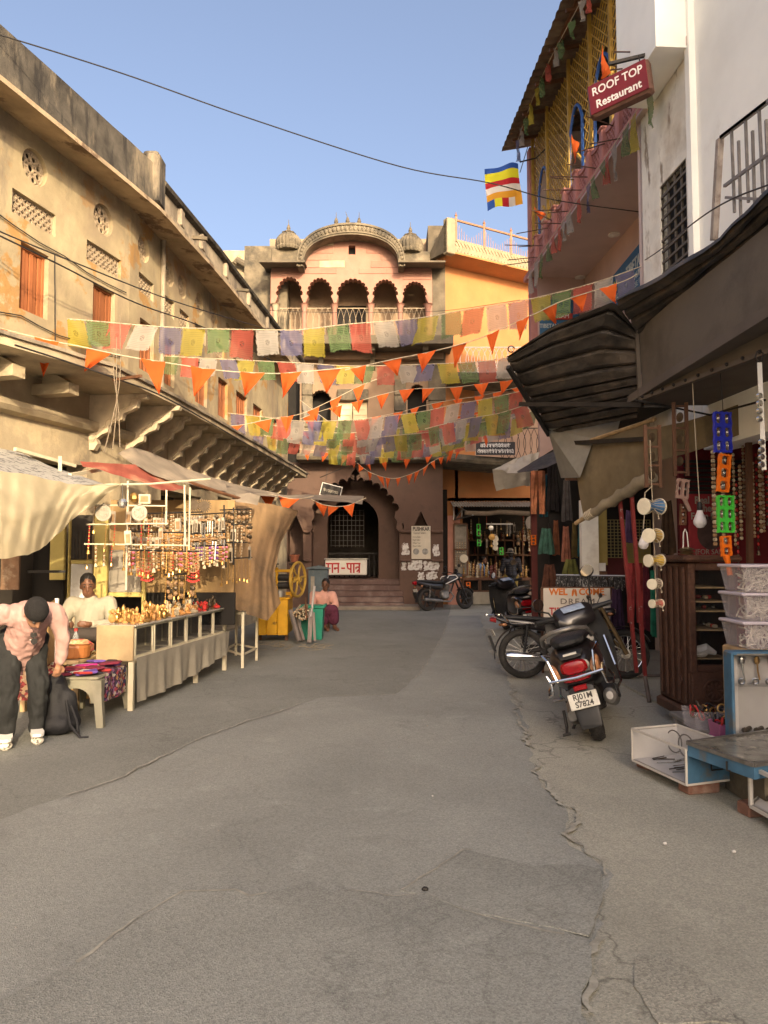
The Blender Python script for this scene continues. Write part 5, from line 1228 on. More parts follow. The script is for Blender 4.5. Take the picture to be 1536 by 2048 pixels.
cable('wire drooping along the haveli ledge', [(30, 690, 6.9), (130, 722, 7.5), (240, 760, 8), (340, 800, 9.4), (480, 880, 12), (600, 948, 17)], .009)
cable('dark wire running diagonally down to the great arch', [(905, 845, 16), (820, 880, 17), (760, 905, 18), (700, 930, 19.5), (640, 955, 20.5)], .01)
cable('thin wire above the white stair railing', [(1536, 370, 4.6), (1460, 400, 5.2), (1395, 440, 6), (1320, 500, 7.6), (1290, 520, 8.4)], .006)
cable('thin line crossing before the pink arcade', [(440, 610, 13), (560, 622, 17), (700, 625, 18), (880, 622, 18.5), (1040, 600, 14)], .006)
for i, (x, y, x2, y2) in enumerate(((240, 752, 208, 905), (233, 755, 225, 900), (228, 750, 240, 895))):
 cable(('left', 'middle', 'right')[i] + ' slack rope dangling from the haveli ledge', [(x, y - 120 + 40 * i, 7.9), (x, y, 7.8), ((x + x2) / 2 + 3, (y + y2) / 2, 7.6), (x2, y2, 7.4)], .005, mat('brown_rope', (.2, .16, .11), .9, var=.2, vs=20), 'rope')
m = MB(); m.bar(P(228, 760, 8.0), P(282, 752, 7.6), .03); tag(m.build('wooden_peg', M_WOOD), 'dark wooden peg sticking out over the haveli ledge', 'peg')
# faded flags under the pink balcony and along its roof
rs = random.Random(21)
fs = thing('faded_flag_row', 'row of faded prayer flags hanging below the pink balcony', 'flag string', tuple(rp(3, Z0, .12)))
k = 0; u = .55
while u < 6.3:
 m = MB(); w, h, ph, ln = rs.uniform(.14, .26), rs.uniform(.3, .5), rs.uniform(0, 6), rs.uniform(-.1, .1)
 m.grid(4, 5, lambda a, b: rp(u + w * a * (1 - .35 * b) + ln * b, Z0 - .02 - h * b, .13 + .05 * sin(ph + a * 5 + b * 3) * b)); m.build('prayer_flag', PF[rs.randint(0, 4)], fs, smooth=True); u += w + rs.uniform(.02, .3)
m = MB(); m.tube([rp(.4, Z0 - .01, .13), rp(3.5, Z0 - .03, .13), rp(6.4, Z0, .13)], .006, 5); m.build('rope', M_ROPE, fs)
fs = thing('faded_flag_row', 'faded twisted prayer flags below the iron roof edge', 'flag string', tuple(rp(3, 9.6, .4))); u = .4
while u < 6.2:
 m = MB(); w, h, ph = rs.uniform(.08, .16), rs.uniform(.3, .45), rs.uniform(0, 6)
 m.grid(3, 5, lambda a, b: rp(u + w * a * (1 - .5 * b), 9.62 - .15 * sin(u) - h * b, .34 + .05 * sin(ph + a * 5 + b * 4))); m.build('prayer_flag', PF[rs.randint(0, 4)], fs, smooth=True); u += w + rs.uniform(.1, .45)
m = MB(); m.tube([rp(.3 + i * .4, 9.63 - .15 * sin(.3 + i * .4), .34) for i in range(16)], .006, 5); m.build('rope', M_ROPE, fs)
for i, (a, b, c, lb) in enumerate((((1205, 90, 8.6), (1220, 150, 8.6), (1203, 155, 8.6), 'tall narrow orange pennant above the ROOF TOP sign'), ((1143, 268, 10.6), (1158, 290, 10.6), (1150, 326, 10.6), 'orange pennant with black print on the second lattice arch'), ((1068, 413, 12.8), (1092, 430, 12.8), (1080, 440, 12.8), 'small orange pennant by the farthest lattice arch'))):
 A, B, C = P(*a), P(*b), P(*c); m = MB(); m.grid(4, 4, lambda u, v: A.lerp(B, u).lerp(A.lerp(B, .5).lerp(C, 1), v) + V((0, .04 * sin(u * 5 + v * 4), 0))); tag(m.build('pennant_flag', M_PEN, smooth=True), lb, 'pennant')
# ------------------------------------------------------------------ the market stall on the left
M_GLASS = pane('display_glass'); M_CREAMP = mat('cream_painted_steel', (.55, .50, .36), .5, var=.12, vs=7, dirt=((.25, .18, .1), 7, .58, .7, .6))
A0 = V((-2.42, 7.2, 0)); A1 = V((-2.05, 9.75, 0)); SD = (A1 - A0).normalized(); SN = V((SD.y, -SD.x, 0)); SL = (A1 - A0).length; SM = Matrix((SD, SN, ZV)).transposed()
def sp(u, d, z): return A0 + SD * u - SN * d + ZV * z
ct = thing('stall_counter', 'stall counter of glass cases on a steel frame hung with grey cloth', 'stall counter', tuple(A0))
zc0, zc1 = .50, .80
m = MB(); m.rbox(sp(SL / 2, .19, zc0 - .015), (SL, .38, .03), .006, SM); m.build('frame_shelf', M_CREAMP, ct)
for u, d in ((.02, .02), (.02, .34), (SL * .62, .02), (SL - .03, .02), (SL - .03, .34)):
 m = MB(); m.bar(sp(u, d, 0), sp(u, d, zc0 - .03), .05); m.build('leg', M_CREAMP, ct)
m = MB(); m.rbox(sp(SL / 2 + .02, .18, zc1 + .012), (SL - .02, .38, .02), .004, SM); m.build('glass_top', mat('scuffed_glass_top', (.35, .33, .28), .15, var=.2, vs=6), ct)
n = 6; du = (SL - .1) / n; M_FELT = mat('grey_case_lining', (.30, .27, .22), .9, var=.25, vs=5)
for i in range(n):
 u = .08 + du * (i + .5); c = sp(u, .18, (zc0 + zc1) / 2)
 m = MB()
 for a in (-1, 1):
  for b in (-1, 1): m.bar(c + SD * a * (du / 2 - .02) + SN * b * .15 - ZV * .14, c + SD * a * (du / 2 - .02) + SN * b * .15 + ZV * .14, .022)
  for z in (-.14, .14): m.bar(c + SD * a * (du / 2 - .02) - SN * .155 + ZV * z, c + SD * a * (du / 2 - .02) + SN * .155 + ZV * z, .018); m.bar(c - SD * (du / 2 - .02) + SN * a * .15 + ZV * z, c + SD * (du / 2 - .02) + SN * a * .15 + ZV * z, .022)
 cs_ = m.build('glass_case', M_CREAMP, ct)
 m = MB(); m.box(c + SN * .155, (du - .06, .005, .26), SM); m.build('pane', M_GLASS, cs_)
 m = MB(); m.box(c - SN * .14, (du - .05, .01, .26), SM); m.box(c - ZV * .135, (du - .05, .28, .01), SM); m.build('lining', M_FELT, cs_)
m = MB(); e = sp(-.01, .18, (zc0 + zc1) / 2); m.rbox(e, (.03, .38, .34), .006, SM); m.build('end_board', mat('stained_plywood', (.34, .25, .14), .8, var=.25, vs=4, dirt=((.62, .56, .46), 3, .55, .62, .8, .25)), ct)
m = MB()
def cl(u, v):
 uu = u * (SL - .02) + .01; dr = .40 + .05 * sin(u * 3.2 + .5) - .10 * u; return sp(uu, -.035 - .02 * sin(uu * 14) * v - .012 * sin(uu * 31 + 2) * v, zc0 + .01 - dr * v)
m.grid(70, 10, cl); m.build('hanging_cloth', mat('grey_cotton_cloth', (.33, .30, .235), .95, var=.12, vs=5, bump=.3, bs=20), ct, smooth=True)
# figurines and brass on the counter
M_BRASS = mat('polished_brass', (.42, .25, .08), .35, metal=.8, var=.25, vs=20); M_FIGO = mat('orange_figurine', (.45, .22, .07), .5, var=.35, vs=15, rnd=.3); M_FIGC = mat('cream_figurine', (.45, .37, .25), .6, var=.3, vs=15, rnd=.2); M_FIGD = mat('dark_bronze', (.10, .075, .05), .4, metal=.6, var=.3, vs=15); M_REDP = mat('red_trinket', (.5, .035, .03), .5, var=.2, vs=12); M_SILV = mat('silver_trinket', (.6, .6, .58), .25, metal=.9, var=.15, vs=15)
def fig_mesh(kind, mm):
 m = MB()
 if kind == 0: m.lathe([(.035, 0), (.035, .012), (.022, .02), (.034, .035), (.03, .055), (.018, .068), (.02, .08), (.014, .095), (.004, .11)], n=10); m.ball((.025, -.01, .05), (.012, .014, .02), 6); m.ball((-.025, -.01, .05), (.012, .014, .02), 6)
 elif kind == 1: m.lathe([(.025, 0), (.03, .01), (.012, .03), (.02, .06), (.024, .075), (.008, .09), (.012, .1), (.003, .115)], n=10)
 elif kind == 2: m.lathe([(.02, 0), (.045, .005), (.05, .02), (.04, .03), (.012, .04), (.01, .055)], n=12)
 elif kind == 3: m.ball((0, 0, .045), (.035, .03, .045), 8); m.ball((0, -.01, .10), (.022, .022, .024), 8); m.ball((.03, -.012, .1), (.012, .006, .016), 6); m.ball((-.03, -.012, .1), (.012, .006, .016), 6); m.tube([(0, -.03, .1), (0, -.042, .08), (.01, -.04, .06)], .006, 5)
 elif kind == 4: m.box((0, 0, .01), (.06, .04, .02)); m.lathe([(.012, .02), (.02, .05), (.016, .08), (.022, .1), (.018, .13), (.004, .15)], n=8)
 elif kind == 5: m.lathe([(.03, 0), (.034, .03), (.026, .06), (.03, .064), (.02, .07)], n=10)
 return m.mesh('figurine', smooth=True, mats=[mm])
figs = {(k, j): fig_mesh(k, mm) for k in range(6) for j, mm in enumerate((M_BRASS, M_FIGO, M_FIGC, M_FIGD, M_SILV, M_REDP))}
MN = ('brass', 'orange', 'cream', 'dark bronze', 'silver', 'red'); KN = ('seated deity figurine', 'slender turned figurine', 'oil lamp', 'elephant headed figurine', 'standing figurine', 'small pot'); SECT = ('near end', 'middle', 'far end')
rs = random.Random(31)
for i in range(150):
 u = .1 + (SL - .25) * rs.random(); d = .03 + .31 * rs.random(); s_ = rs.uniform(.75, 1.35) * (.8 + .6 * d)
 t = u / SL; j = rs.choice((0, 0, 1, 0, 1) if t < .4 else ((1, 1, 2, 2, 1, 0) if t < .68 else (3, 4, 3, 0, 3, 5))); k = rs.randint(0, 5)
 lb = '%s %s among the crowd on the %s of the stall counter' % (MN[j], KN[k], SECT[min(2, int(t * 3))])
 tag(obj_from(figs[(k, j)], 'figurine', None, sp(u, d, zc1 + .023), (0, 0, rs.uniform(-.6, .6) + 1.2), (s_,) * 3), lb, 'figurine', lb)
# rods and hanging wares
def strand(n, r, m1, m2, L, tassel=True):
 m = MB(); z = 0
 for i in range(n):
  m.m = i % 2; m.ball((0, 0, -L * (i + .5) / n), (r, r, L / n * .48), 6)
 if tassel: m.m = 1; m.lathe([(.003, 0), (.012, -.01), (.02, -.045)], (0, 0, -L), n=8)
 return m.mesh('trinket', mats=[m1, m2])
def card(w, h, m1, m2):
 m = MB(); m.tube([(0, 0, 0), (0, 0, -.05)], .003, 4); m.box((0, 0, -.05 - h / 2), (w, .006, h)); m.m = 1; m.box((0, -.006, -.05 - h * .55), (w * .6, .01, h * .6)); return m.mesh('trinket', mats=[m1, m2])
def chime(m1, m2):
 m = MB(); m.m = 1; m.lathe([(.01, 0), (.05, -.015), (.055, -.03), (.03, -.03)], (0, 0, -.04), n=10); m.m = 0
 for i in range(6): a = i * pi / 3; m.cyl((.04 * cos(a), .04 * sin(a), -.09), (.04 * cos(a), .04 * sin(a), -.26 - .02 * (i % 3)), .007, n=6)
 m.tube([(0, 0, 0), (0, 0, -.06)], .002, 4); return m.mesh('trinket', mats=[m1, m2])
def wheel_(m1, m2):
 m = MB(); m.tube([(0, 0, 0), (0, 0, -.08)], .003, 4); c = V((0, 0, -.15)); m.tube([c + V((.065 * cos(t), 0, .065 * sin(t))) for t in [i * pi / 8 for i in range(16)]], .008, 5, closed=True)
 for i in range(12): a = i * pi / 6; m.bar(c, c + V((.062 * cos(a), 0, .062 * sin(a))), .007)
 m.m = 1
 for i in range(-3, 4):
  for k in range(3): m.ball((i * .02, 0, -.22 - .028 * k + .006 * i * i * .4), .009, 6)
  m.lathe([(.002, 0), (.009, -.008), (.013, -.025)], (i * .02, 0, -.30 + .002 * i * i), n=6)
 return m.mesh('trinket', mats=[m1, m2])
def plate_(m1, m2):
 m = MB(); m.tube([(0, 0, .04), (0, 0, 0)], .003, 4); c = V((0, 0, -.085)); m.lathe([(.001, .0), (.09, .0), (.095, .006), (.09, .012), (.001, .012)], c, (0, -1, 0), 24, sy=1.05); m.m = 1
 for i in range(7): a = i * 2 * pi / 7; m.ball(c + V((.045 * cos(a), -.014, .045 * sin(a))), (.014, .005, .02), 6)
 m.tube([c + V((.06 * cos(t), -.014, .06 * sin(t))) for t in [i * pi / 10 for i in range(20)]], .004, 4, closed=True); m.lathe([(.02, 0), (.03, .01), (.005, .03)], c + V((0, 0, .09)), n=8); return m.mesh('trinket', mats=[m1, m2])
M_WD2 = mat('dull_wood_bead', (.28, .17, .085), .7, var=.3, vs=12, rnd=.2); M_PINKT = mat('pink_trinket', (.62, .16, .24), .7, var=.2, vs=10); M_PURP = mat('purple_trinket', (.16, .05, .22), .7, var=.2, vs=10); M_CARD = mat('plastic_sleeve', (.34, .29, .22), .4, var=.4, vs=12, rnd=.3)
TR = [(strand(9, .013, M_WD2, M_FIGC, .2), 'brown and cream bead strand'), (strand(12, .009, M_REDP, M_BRASS, .22), 'red bead strand with a brass bell'), (card(.06, .13, M_CARD, M_WD2), 'packaged trinket card'), (card(.045, .18, M_CARD, M_FIGD), 'long clear packet'), (chime(M_SILV, M_WD2), 'metal wind chime'), (wheel_(M_WD2, M_REDP), 'spoked charm wheel with red bell fringe'), (strand(5, .022, M_PINKT, M_BRASS, .16), 'pink pompom string'), (strand(6, .02, M_PURP, M_FIGC, .17), 'purple tassel'), (strand(7, .02, M_FIGO, M_WD2, .22, False), 'orange puppet string'), (strand(14, .007, M_BRASS, M_BRASS, .25), 'brass chain'), (strand(4, .03, M_FIGD, M_WD2, .24, False), 'dark carved wooden hanger')]
rods = [((180, 1010, 7.55), (334, 1012, 7.9), 'highest white', 5, (4, 9, 2)), ((172, 1049, 7.5), (336, 1047, 7.85), 'second white', 7, (2, 0, 9, 1)), ((168, 1088, 7.5), (378, 1091, 8.1), 'long third white', 13, (0, 9, 1, 9, 0)), ((250, 1100, 8.2), (398, 1103, 8.6), 'dark lower', 30, (1, 6, 9, 5, 8, 0, 1, 8)), ((252, 1063, 8.4), (400, 1066, 8.8), 'inner middle', 26, (2, 3, 0, 2, 8)), ((255, 1028, 8.5), (405, 1024, 9.0), 'inner upper', 24, (3, 2, 10, 0, 2)), ((375, 1030, 8.7), (448, 1026, 9.2), 'dark right', 15, (4, 3, 10)), ((380, 1068, 8.7), (450, 1064, 9.2), 'right middle', 16, (4, 0, 8, 4)), ((385, 1092, 8.7), (455, 1090, 9.2), 'right lower', 18, (7, 7, 6, 8, 0)), ((440, 1020, 9.3), (503, 1018, 9.8), 'far upper', 9, (10, 9, 0)), ((440, 1050, 9.3), (504, 1048, 9.8), 'far middle', 10, (10, 0, 3)), ((440, 1086, 9.3), (504, 1084, 9.8), 'far lower', 5, (3, 0, 10)), ((440, 1118, 9.3), (504, 1115, 9.8), 'far lowest', 9, (9,)), ((330, 1150, 8.4), (392, 1147, 8.7), 'low black', 16, (10, 9))]
for a, b, nm, n, pool in rods:
 A, B = P(*a), P(*b); m = MB(); m.tube([A, B], .009, 6)
 tag(m.build('hanging_rod', M_CREAMP if 'white' in nm else M_IRON), nm + ' display rod of the trinket stall', 'rod', 'display rods of the stall')
 for i in range(n):
  me, kn = TR[rs.choice(pool)]; p = A.lerp(B, (i + .5 + rs.uniform(-.25, .25)) / n); s_ = rs.uniform(.75, 1.15)
  lb = '%s on the %s stall rod' % (kn, nm); tag(obj_from(me, 'hanging_trinket', None, p - ZV * .012, (0, rs.uniform(-.06, .06), rs.uniform(-.7, .7)), (s_,) * 3), lb, 'trinket', lb)
for px, py, Y, mm, lb in ((207, 1012, 7.5, MATS['grey_case_lining'], 'silver heart shaped embossed plaque hung on the upper rods'), (279, 1012, 7.7, mat('cream_plaque', (.32, .29, .23), .6, var=.25, vs=12), 'cream heart shaped embossed plaque hung on the upper rods')):
 tag(obj_from(plate_(mm, MATS['grey_case_lining']), 'embossed_plaque', None, P(px, py, Y), (0, 0, .2), (.85,) * 3), lb, 'plaque')
m = MB(); c = P(290, 998, 7.8); m.box(c, (.12, .04, .1)); m.m = 1; m.box(c - V((0, .022, 0)), (.08, .01, .06)); tag(m.build('small_frame', [M_FIGC, M_WD2]), 'small cream framed box hanging under the red tarpaulin', 'frame')
m = MB(); m.ball(P(268, 995, 7.8), (.05, .05, .055), 8); tag(m.build('gold_bunch', M_BRASS), 'bunch of golden trinkets beside the small frame', 'trinket')
m = MB(); m.tube([P(245, 968, 7.4), P(245, 1000, 7.4)], .004, 4); m.lathe([(.02, 0), (.045, .02), (.05, .06), (.03, .09)], P(245, 1016, 7.4), n=12); tag(m.build('glass_lantern', M_SILV), 'grey hanging lantern jar at the corner of the cream tarpaulin', 'lantern')
for k, (px, py, Y) in enumerate(((388, 1010, 9.0), (409, 1012, 9.0))):
 m = MB(); c = P(px, py, Y); m.lathe([(.001, 0), (.06, 0), (.06, .012), (.001, .012)], c, (0, -1, 0), 16)
 for i in range(18): a = i * pi / 9; m.bar(c + V((.055 * cos(a), 0, .055 * sin(a))), c + V((.085 * cos(a), 0, .085 * sin(a))), .012)
 tag(m.build('sun_disc', M_FIGD), ('left' if k == 0 else 'right') + ' of two black sun shaped discs under the awning', 'wall ornament')
for i, (xa, ya, xb, yb_, Y) in enumerate(((256, 962, 252, 1180, 7.9), (333, 980, 332, 1050, 8.0), (369, 970, 370, 1090, 8.2), (380, 975, 378, 1100, 8.5), (467, 1015, 467, 1130, 9.5), (448, 1010, 452, 1135, 9.2))):
 m = MB(); m.tube([P(xa, ya, Y), P(xb, yb_, Y)], .011, 6); tag(m.build('stall_upright', M_CREAMP if i < 4 else M_IRON), ('nearest cream', 'short cream', 'slim cream', 'fourth cream', 'far dark', 'farthest iron')[i] + ' upright of the trinket stall frame', 'pole', 'uprights of the stall')
# yellow framed shelf cabinet and shop front behind the seated man
M_YEL = mat('dull_yellow_paint', (.50, .40, .13), .7, var=.15, vs=5, dirt=((.25, .18, .07), 5, .56, .7, .6))
cab = thing('yellow_cabinet', 'tall dull yellow shop cabinet behind the seated stall keeper', 'cabinet', (-3.4, 8.9, 0))
def cbx(name, mm, xa, xb, ya, yb_, Y, d=.06):
 A, B = P(xa, yb_, Y), P(xb, ya, Y); m = MB(); m.rbox(((A.x + B.x) / 2, Y + d / 2, (A.z + B.z) / 2), (B.x - A.x, d, B.z - A.z), .006); return m.build(name, mm, cab)
for xa, xb, ya, yb_ in ((130, 140, 1030, 1330), (184, 216, 1030, 1270), (142, 184, 1120, 1128), (282, 292, 1030, 1230), (216, 282, 1185, 1194), (142, 184, 1200, 1208), (98, 130, 1030, 1160)): cbx('frame_post', M_YEL, xa, xb, ya, yb_, 8.75 + (xa % 3) * .01)
cbx('white_shelf_board', M_WHITE, 140, 184, 1128, 1200, 8.95, .03); cbx('dark_shelf', M_DIM, 140, 184, 1030, 1118, 8.95, .03); cbx('glass_pane', M_FELT, 216, 282, 1100, 1185, 8.95, .03); cbx('back_boards', mat('warm_back_boards', (.26, .17, .075), .8, var=.4, vs=5, zs=.2), 216, 470, 1000, 1185, 9.6, .05); cbx('painted_shade_panel', M_DARK, 216, 470, 1185, 1250, 9.6, .05)  # the black panel paints in shade below the back boards
cbx('painted_shade_panel', M_DARK, 60, 130, 1040, 1330, 9.0, .04); cbx('rust_panel', mat('rust_sheet', (.17, .10, .06), .9, var=.4, vs=6, dirt=((.35, .28, .2), 5, .5, .6, .6)), 0, 40, 1060, 1180, 8.4, .04)  # flat black panel painting in the shade left of the cabinet
m = MB()
for i in range(5): m.bar(P(149 + i * 7, 1062, 8.7), P(149 + i * 7, 1118, 8.7), .012)
m.build('hanging_pens', M_IRON, cab)
bd = thing('leaning_board', 'brown board with white painted edge leaning beside the pink shirted man', 'board', tuple(PZ(108, 1372)))
m = MB(); a, b, c, d = P(95, 1330, 6.9), P(112, 1320, 7.1), P(113, 1197, 7.2), P(98, 1205, 7.0); m.add([a, b, c, d, a + V((-.3, .1, 0)), d + V((-.3, .1, 0))], [(0, 1, 2, 3), (4, 0, 3, 5)]); m.build('panel', mat('brown_board', (.24, .15, .06), .85, var=.25, vs=5), bd)
m = MB(); m.bar(P(113, 1325, 7.08), P(114, 1197, 7.18), .03); m.build('edge', M_WHITE, bd)
# cream and patterned tarpaulins
def sheet(name, label, mm, rows, nu=28, nv=14, fold=.02, ff=18, ph=0., cat='tarpaulin', skew=0):
 """cloth through rows of (px,py,Y) guide points, top row first"""
 R_ = [[P(*q) for q in r] for r in rows]; m = MB()
 def f(u, v):
  t = v * (len(R_) - 1); k = min(int(t), len(R_) - 2); w = t - k; p = poly_at(R_[k], u).lerp(poly_at(R_[k + 1], u), w)
  return p + V((.3, -1, .2)) * fold * (sin(u * ff + ph + skew * v * ff) + .5 * sin(u * ff * 2.3 + v * 5 + ph)) * (.25 + .75 * v) + V((.3, -1, .5)) * fold * (1.6 * mnoise.noise(p * 2.1) + .8 * mnoise.noise(p * 6.3) + .45 * mnoise.noise(p * 15))
 m.grid(nu, nv, f); return tag(m.build(name, mm, smooth=True), label, cat)
M_CREAMC = mat('cream_cotton_tarp', (.46, .395, .265), .95, var=.1, vs=3, trl=.3, bump=.2, bs=16); M_PATT = mat('grey_patterned_tarp', (.40, .39, .36), .8, var=.1, vs=4, trl=.2, dirt=((.10, .10, .11), 14, .52, .56, .75)); M_REDT = mat('red_faded_tarp', (.36, .10, .07), .8, var=.3, vs=3, trl=.35, dirt=((.5, .34, .2), 2.5, .52, .66, .6)); M_GREYT = mat('grey_brown_tarp', (.24, .20, .155), .9, var=.25, vs=3, trl=.1, bump=.3, bs=9, dirt=((.40, .33, .24), 2, .52, .68, .6)); M_BROWNC = mat('brown_hessian_sheet', (.42, .27, .14), .95, var=.15, vs=3, trl=.3, bump=.3, bs=30, dirt=((.085, .065, .045), 1.5, .40, .62, .75))
sheet('cream_tarpaulin', 'large cream cotton tarpaulin sagging over the stall at the left edge', M_CREAMC, [[(-90, 935, 6.2), (0, 943, 6.3), (60, 952, 6.6), (136, 966, 7.0), (190, 968, 7.3), (245, 968, 7.5)], [(-90, 1030, 6.0), (0, 1035, 6.1), (60, 1030, 6.4), (115, 1010, 6.8), (165, 990, 7.1), (240, 970, 7.45)], [(-90, 1125, 6.0), (0, 1117, 6.1), (55, 1110, 6.4), (92, 1092, 6.7), (140, 1040, 7.0), (205, 998, 7.35)]], 60, 18, .022, 26, skew=-.55)
sheet('patterned_tarpaulin', 'grey patterned tarpaulin over the cream one at the left edge', M_PATT, [[(-90, 890, 7.6), (0, 898, 7.6), (40, 905, 7.7), (110, 935, 7.8), (200, 965, 7.8)], [(-90, 938, 6.2), (0, 945, 6.3), (50, 953, 6.6), (130, 967, 7.0), (215, 970, 7.4)]], 20, 6, .01, 7)
sheet('red_tarpaulin', 'faded red tarpaulin strip sagging from the stall roof', M_REDT, [[(160, 922, 8.2), (230, 928, 8.3), (270, 930, 8.5), (330, 958, 8.8), (372, 975, 9.0)], [(165, 930, 8.0), (225, 946, 8.0), (275, 962, 8.1), (320, 980, 8.3), (372, 978, 8.8)]], 24, 6, .02, 12)
sheet('grey_tarpaulin', 'grey brown tarpaulin ridge under the haveli brackets', M_GREYT, [[(235, 905, 8.9), (262, 895, 9.0), (300, 905, 9.4), (380, 940, 10), (450, 965, 10.6)], [(270, 932, 8.5), (300, 945, 8.5), (350, 962, 8.8), (400, 975, 9.4), (455, 985, 10.2)]], 24, 6, .02, 14)
sheet('far_tarpaulin', 'long grey tarpaulin awning running towards the gate', M_GREYT, [[(365, 945, 10.8), (430, 958, 11.2), (500, 975, 11.8), (570, 990, 12.4), (640, 990, 12.8), (728, 992, 13)], [(385, 978, 9.6), (440, 985, 10.2), (500, 990, 11), (560, 995, 11.6), (640, 1000, 12), (725, 1008, 12.2)]], 30, 6, .02, 17)
m = MB(); A, B = P(415, 958, 9.4), P(512, 1002, 10.2); m.tube([P(375, 963, 9.2), P(440, 985, 9.6), P(505, 1005, 10.2)], .022, 6); tag(m.build('bamboo_pole', M_WOOD), 'dark bamboo pole carrying the far stall awning', 'pole')
sheet('awning_flap', 'grey folded awning flap at the far end of the stall', M_GREYT, [[(470, 990, 10), (500, 985, 10.1), (520, 992, 10.2)], [(460, 1003, 9.8), (490, 1005, 9.9), (515, 1010, 10.0)]], 8, 4, .01, 9)
sheet('hessian_sheet', 'brown cloth sheet gathered to a point at the end of the stall', M_BROWNC, [[(375, 1000, 10.0), (470, 1002, 10.4), (520, 1005, 10.8), (560, 1012, 11.3), (598, 1020, 11.8)], [(370, 1080, 9.9), (450, 1085, 10.1), (505, 1090, 10.4), (540, 1090, 10.8), (562, 1085, 11.2)], [(365, 1150, 9.85), (440, 1155, 10), (500, 1158, 10.1), (530, 1155, 10.4), (548, 1150, 10.7)], [(365, 1190, 9.8), (440, 1205, 9.9), (495, 1230, 10), (535, 1242, 10.2), (562, 1205, 10.6)]], 50, 24, .022, 24, cat='cloth')
t = thing('tarpaulin_stand', 'cream angle iron frame holding up the left tarpaulins', 'frame', tuple(P(120, 955, 7.6)))
for a, b in (((30, 898, 7.4), (150, 932, 8.3)), ((140, 950, 7.6), (210, 938, 8.6)), ((120, 915, 7.9), (120, 955, 7.6))): m = MB(); m.bar(P(*a), P(*b), .035); m.build('bar', M_CREAMP, t)
m = MB(); m.tube([P(183, 970, 7.5), P(300, 968, 8.0), P(420, 958, 8.6)], .012, 6); tag(m.build('cross_rod', M_CREAMP), 'long white cross rod beneath the tarpaulins', 'rod')
# plastic table with embroidered cloth
tb = thing('plastic_table', 'grey moulded plastic table carrying folded embroidered textiles', 'table', (-2.71, 6.92, 0), radians(3)); M_PLT = mat('grey_green_plastic', (.25, .235, .17), .5, var=.12, vs=4, dirt=((.38, .34, .26), 3, .55, .7, .5))
W, D, H = .40, .78, .42
m = MB(); m.rbox((0, 0, H), (W, D, .03), .012); m.build('top', M_PLT, tb, local=True)
for sx in (-1, 1):
 for sy in (-1, 1):
  m = MB(); m.loft([[(sx * (W / 2 - .02) + dx * k, sy * (D / 2 - .02) + dy * k, z) for dx, dy in ((-.04, -.04), (.04, -.04), (.04, .04), (-.04, .04))] for z, k in ((H - .01, 1.2), (H - .15, .85), (0.0, .75))]); 
  for v in m.v: v.x += sx * .05 * (1 - v.z / H); v.y += sy * .04 * (1 - v.z / H)
  m.build('leg', M_PLT, tb, local=True)
for y in (-D / 2 + .02, D / 2 - .02):
 pts_ = [(-W / 2, H), (W / 2, H), (W / 2, H - .2)] + [((W / 2 - .07) * cos(t) , H - .20 + .13 * sin(t)) for t in [pi * i / 12 for i in range(13)]] + [(-W / 2, H - .2)]
 m = MB(); m.prism([(x, z - .012) for x, z in pts_], (0, y - .01, 0), XV, ZV, (0, 1, 0), .02); m.build('apron', M_PLT, tb, local=True)
def emb_mat(name, base, cols, sc=30):
 m = mat(name, base, .95, var=.2, vs=8, bump=.3, bs=50)
 nt = m.node_tree; N = nt.nodes; L = nt.links; tc = N.new('ShaderNodeTexCoord'); v = N.new('ShaderNodeTexVoronoi'); v.inputs['Scale'].default_value = sc; v.distance = 'MANHATTAN'; L.new(tc.outputs['Object'], v.inputs['Vector'])
 sp_ = N.new('ShaderNodeSeparateColor'); L.new(v.outputs['Color'], sp_.inputs[0]); r = N.new('ShaderNodeValToRGB'); r.color_ramp.interpolation = 'CONSTANT'; L.new(sp_.outputs[0], r.inputs[0])
 el = r.color_ramp.elements; el[0].color = tuple(base) + (1,); el[1].position = .35; el[1].color = tuple(cols[0]) + (1,)
 for i, c in enumerate(cols[1:]): e_ = el.new(.35 + .6 * (i + 1) / len(cols)); e_.color = tuple(c) + (1,)
 L.new(r.outputs[0], N['Principled BSDF'].inputs['Base Color']); return m
M_EMB = emb_mat('embroidered_cloth', (.07, .03, .05), ((.4, .06, .08), (.5, .44, .36), (.05, .05, .12), (.4, .22, .08), (.3, .12, .25)), 34)
def cloth_over(name, label, mm, o, rz, w, d, z, drop, cat='textile', fr=.0):
 m = MB(); rot = Euler((0, 0, rz)).to_matrix()
 m.grid(14, 26, lambda u, v: V(o) + rot @ V(((u - .5) * w, -d / 2 + min(v * (d + drop), d) if False else (d / 2 - min(v * (d + drop), d)), z + .004 - max(0, v * (d + drop) - d) + .006 * sin(u * 9 + v * 7))) + rot @ V((0, -.012 * (v * (d + drop) > d) * (1 + sin(u * 12)), 0)))
 return tag(m.build(name, mm, smooth=True), label, cat)
cloth_over('embroidered_cloth', 'embroidered mirror work cloth hanging off the right of the plastic table', M_EMB, (-2.68, 6.98, 0), radians(88), .52, .34, H + .018, .26)
cloth_over('embroidered_cloth', 'red and cream embroidered cloth hanging beside the backpack', emb_mat('red_embroidery', (.16, .03, .03), ((.42, .36, .27), (.3, .05, .05), (.1, .05, .05), (.42, .28, .16)), 40), (-3.26, 7.16, 0), radians(5), .36, .3, .50, .36)
FT = [mat('folded_' + n, c, .95, var=.25, vs=16) for n, c in (('maroon', (.16, .02, .04)), ('magenta', (.42, .03, .2)), ('black', (.03, .025, .03)), ('white', (.5, .46, .4)), ('violet', (.13, .07, .3)), ('red', (.38, .04, .04)))]
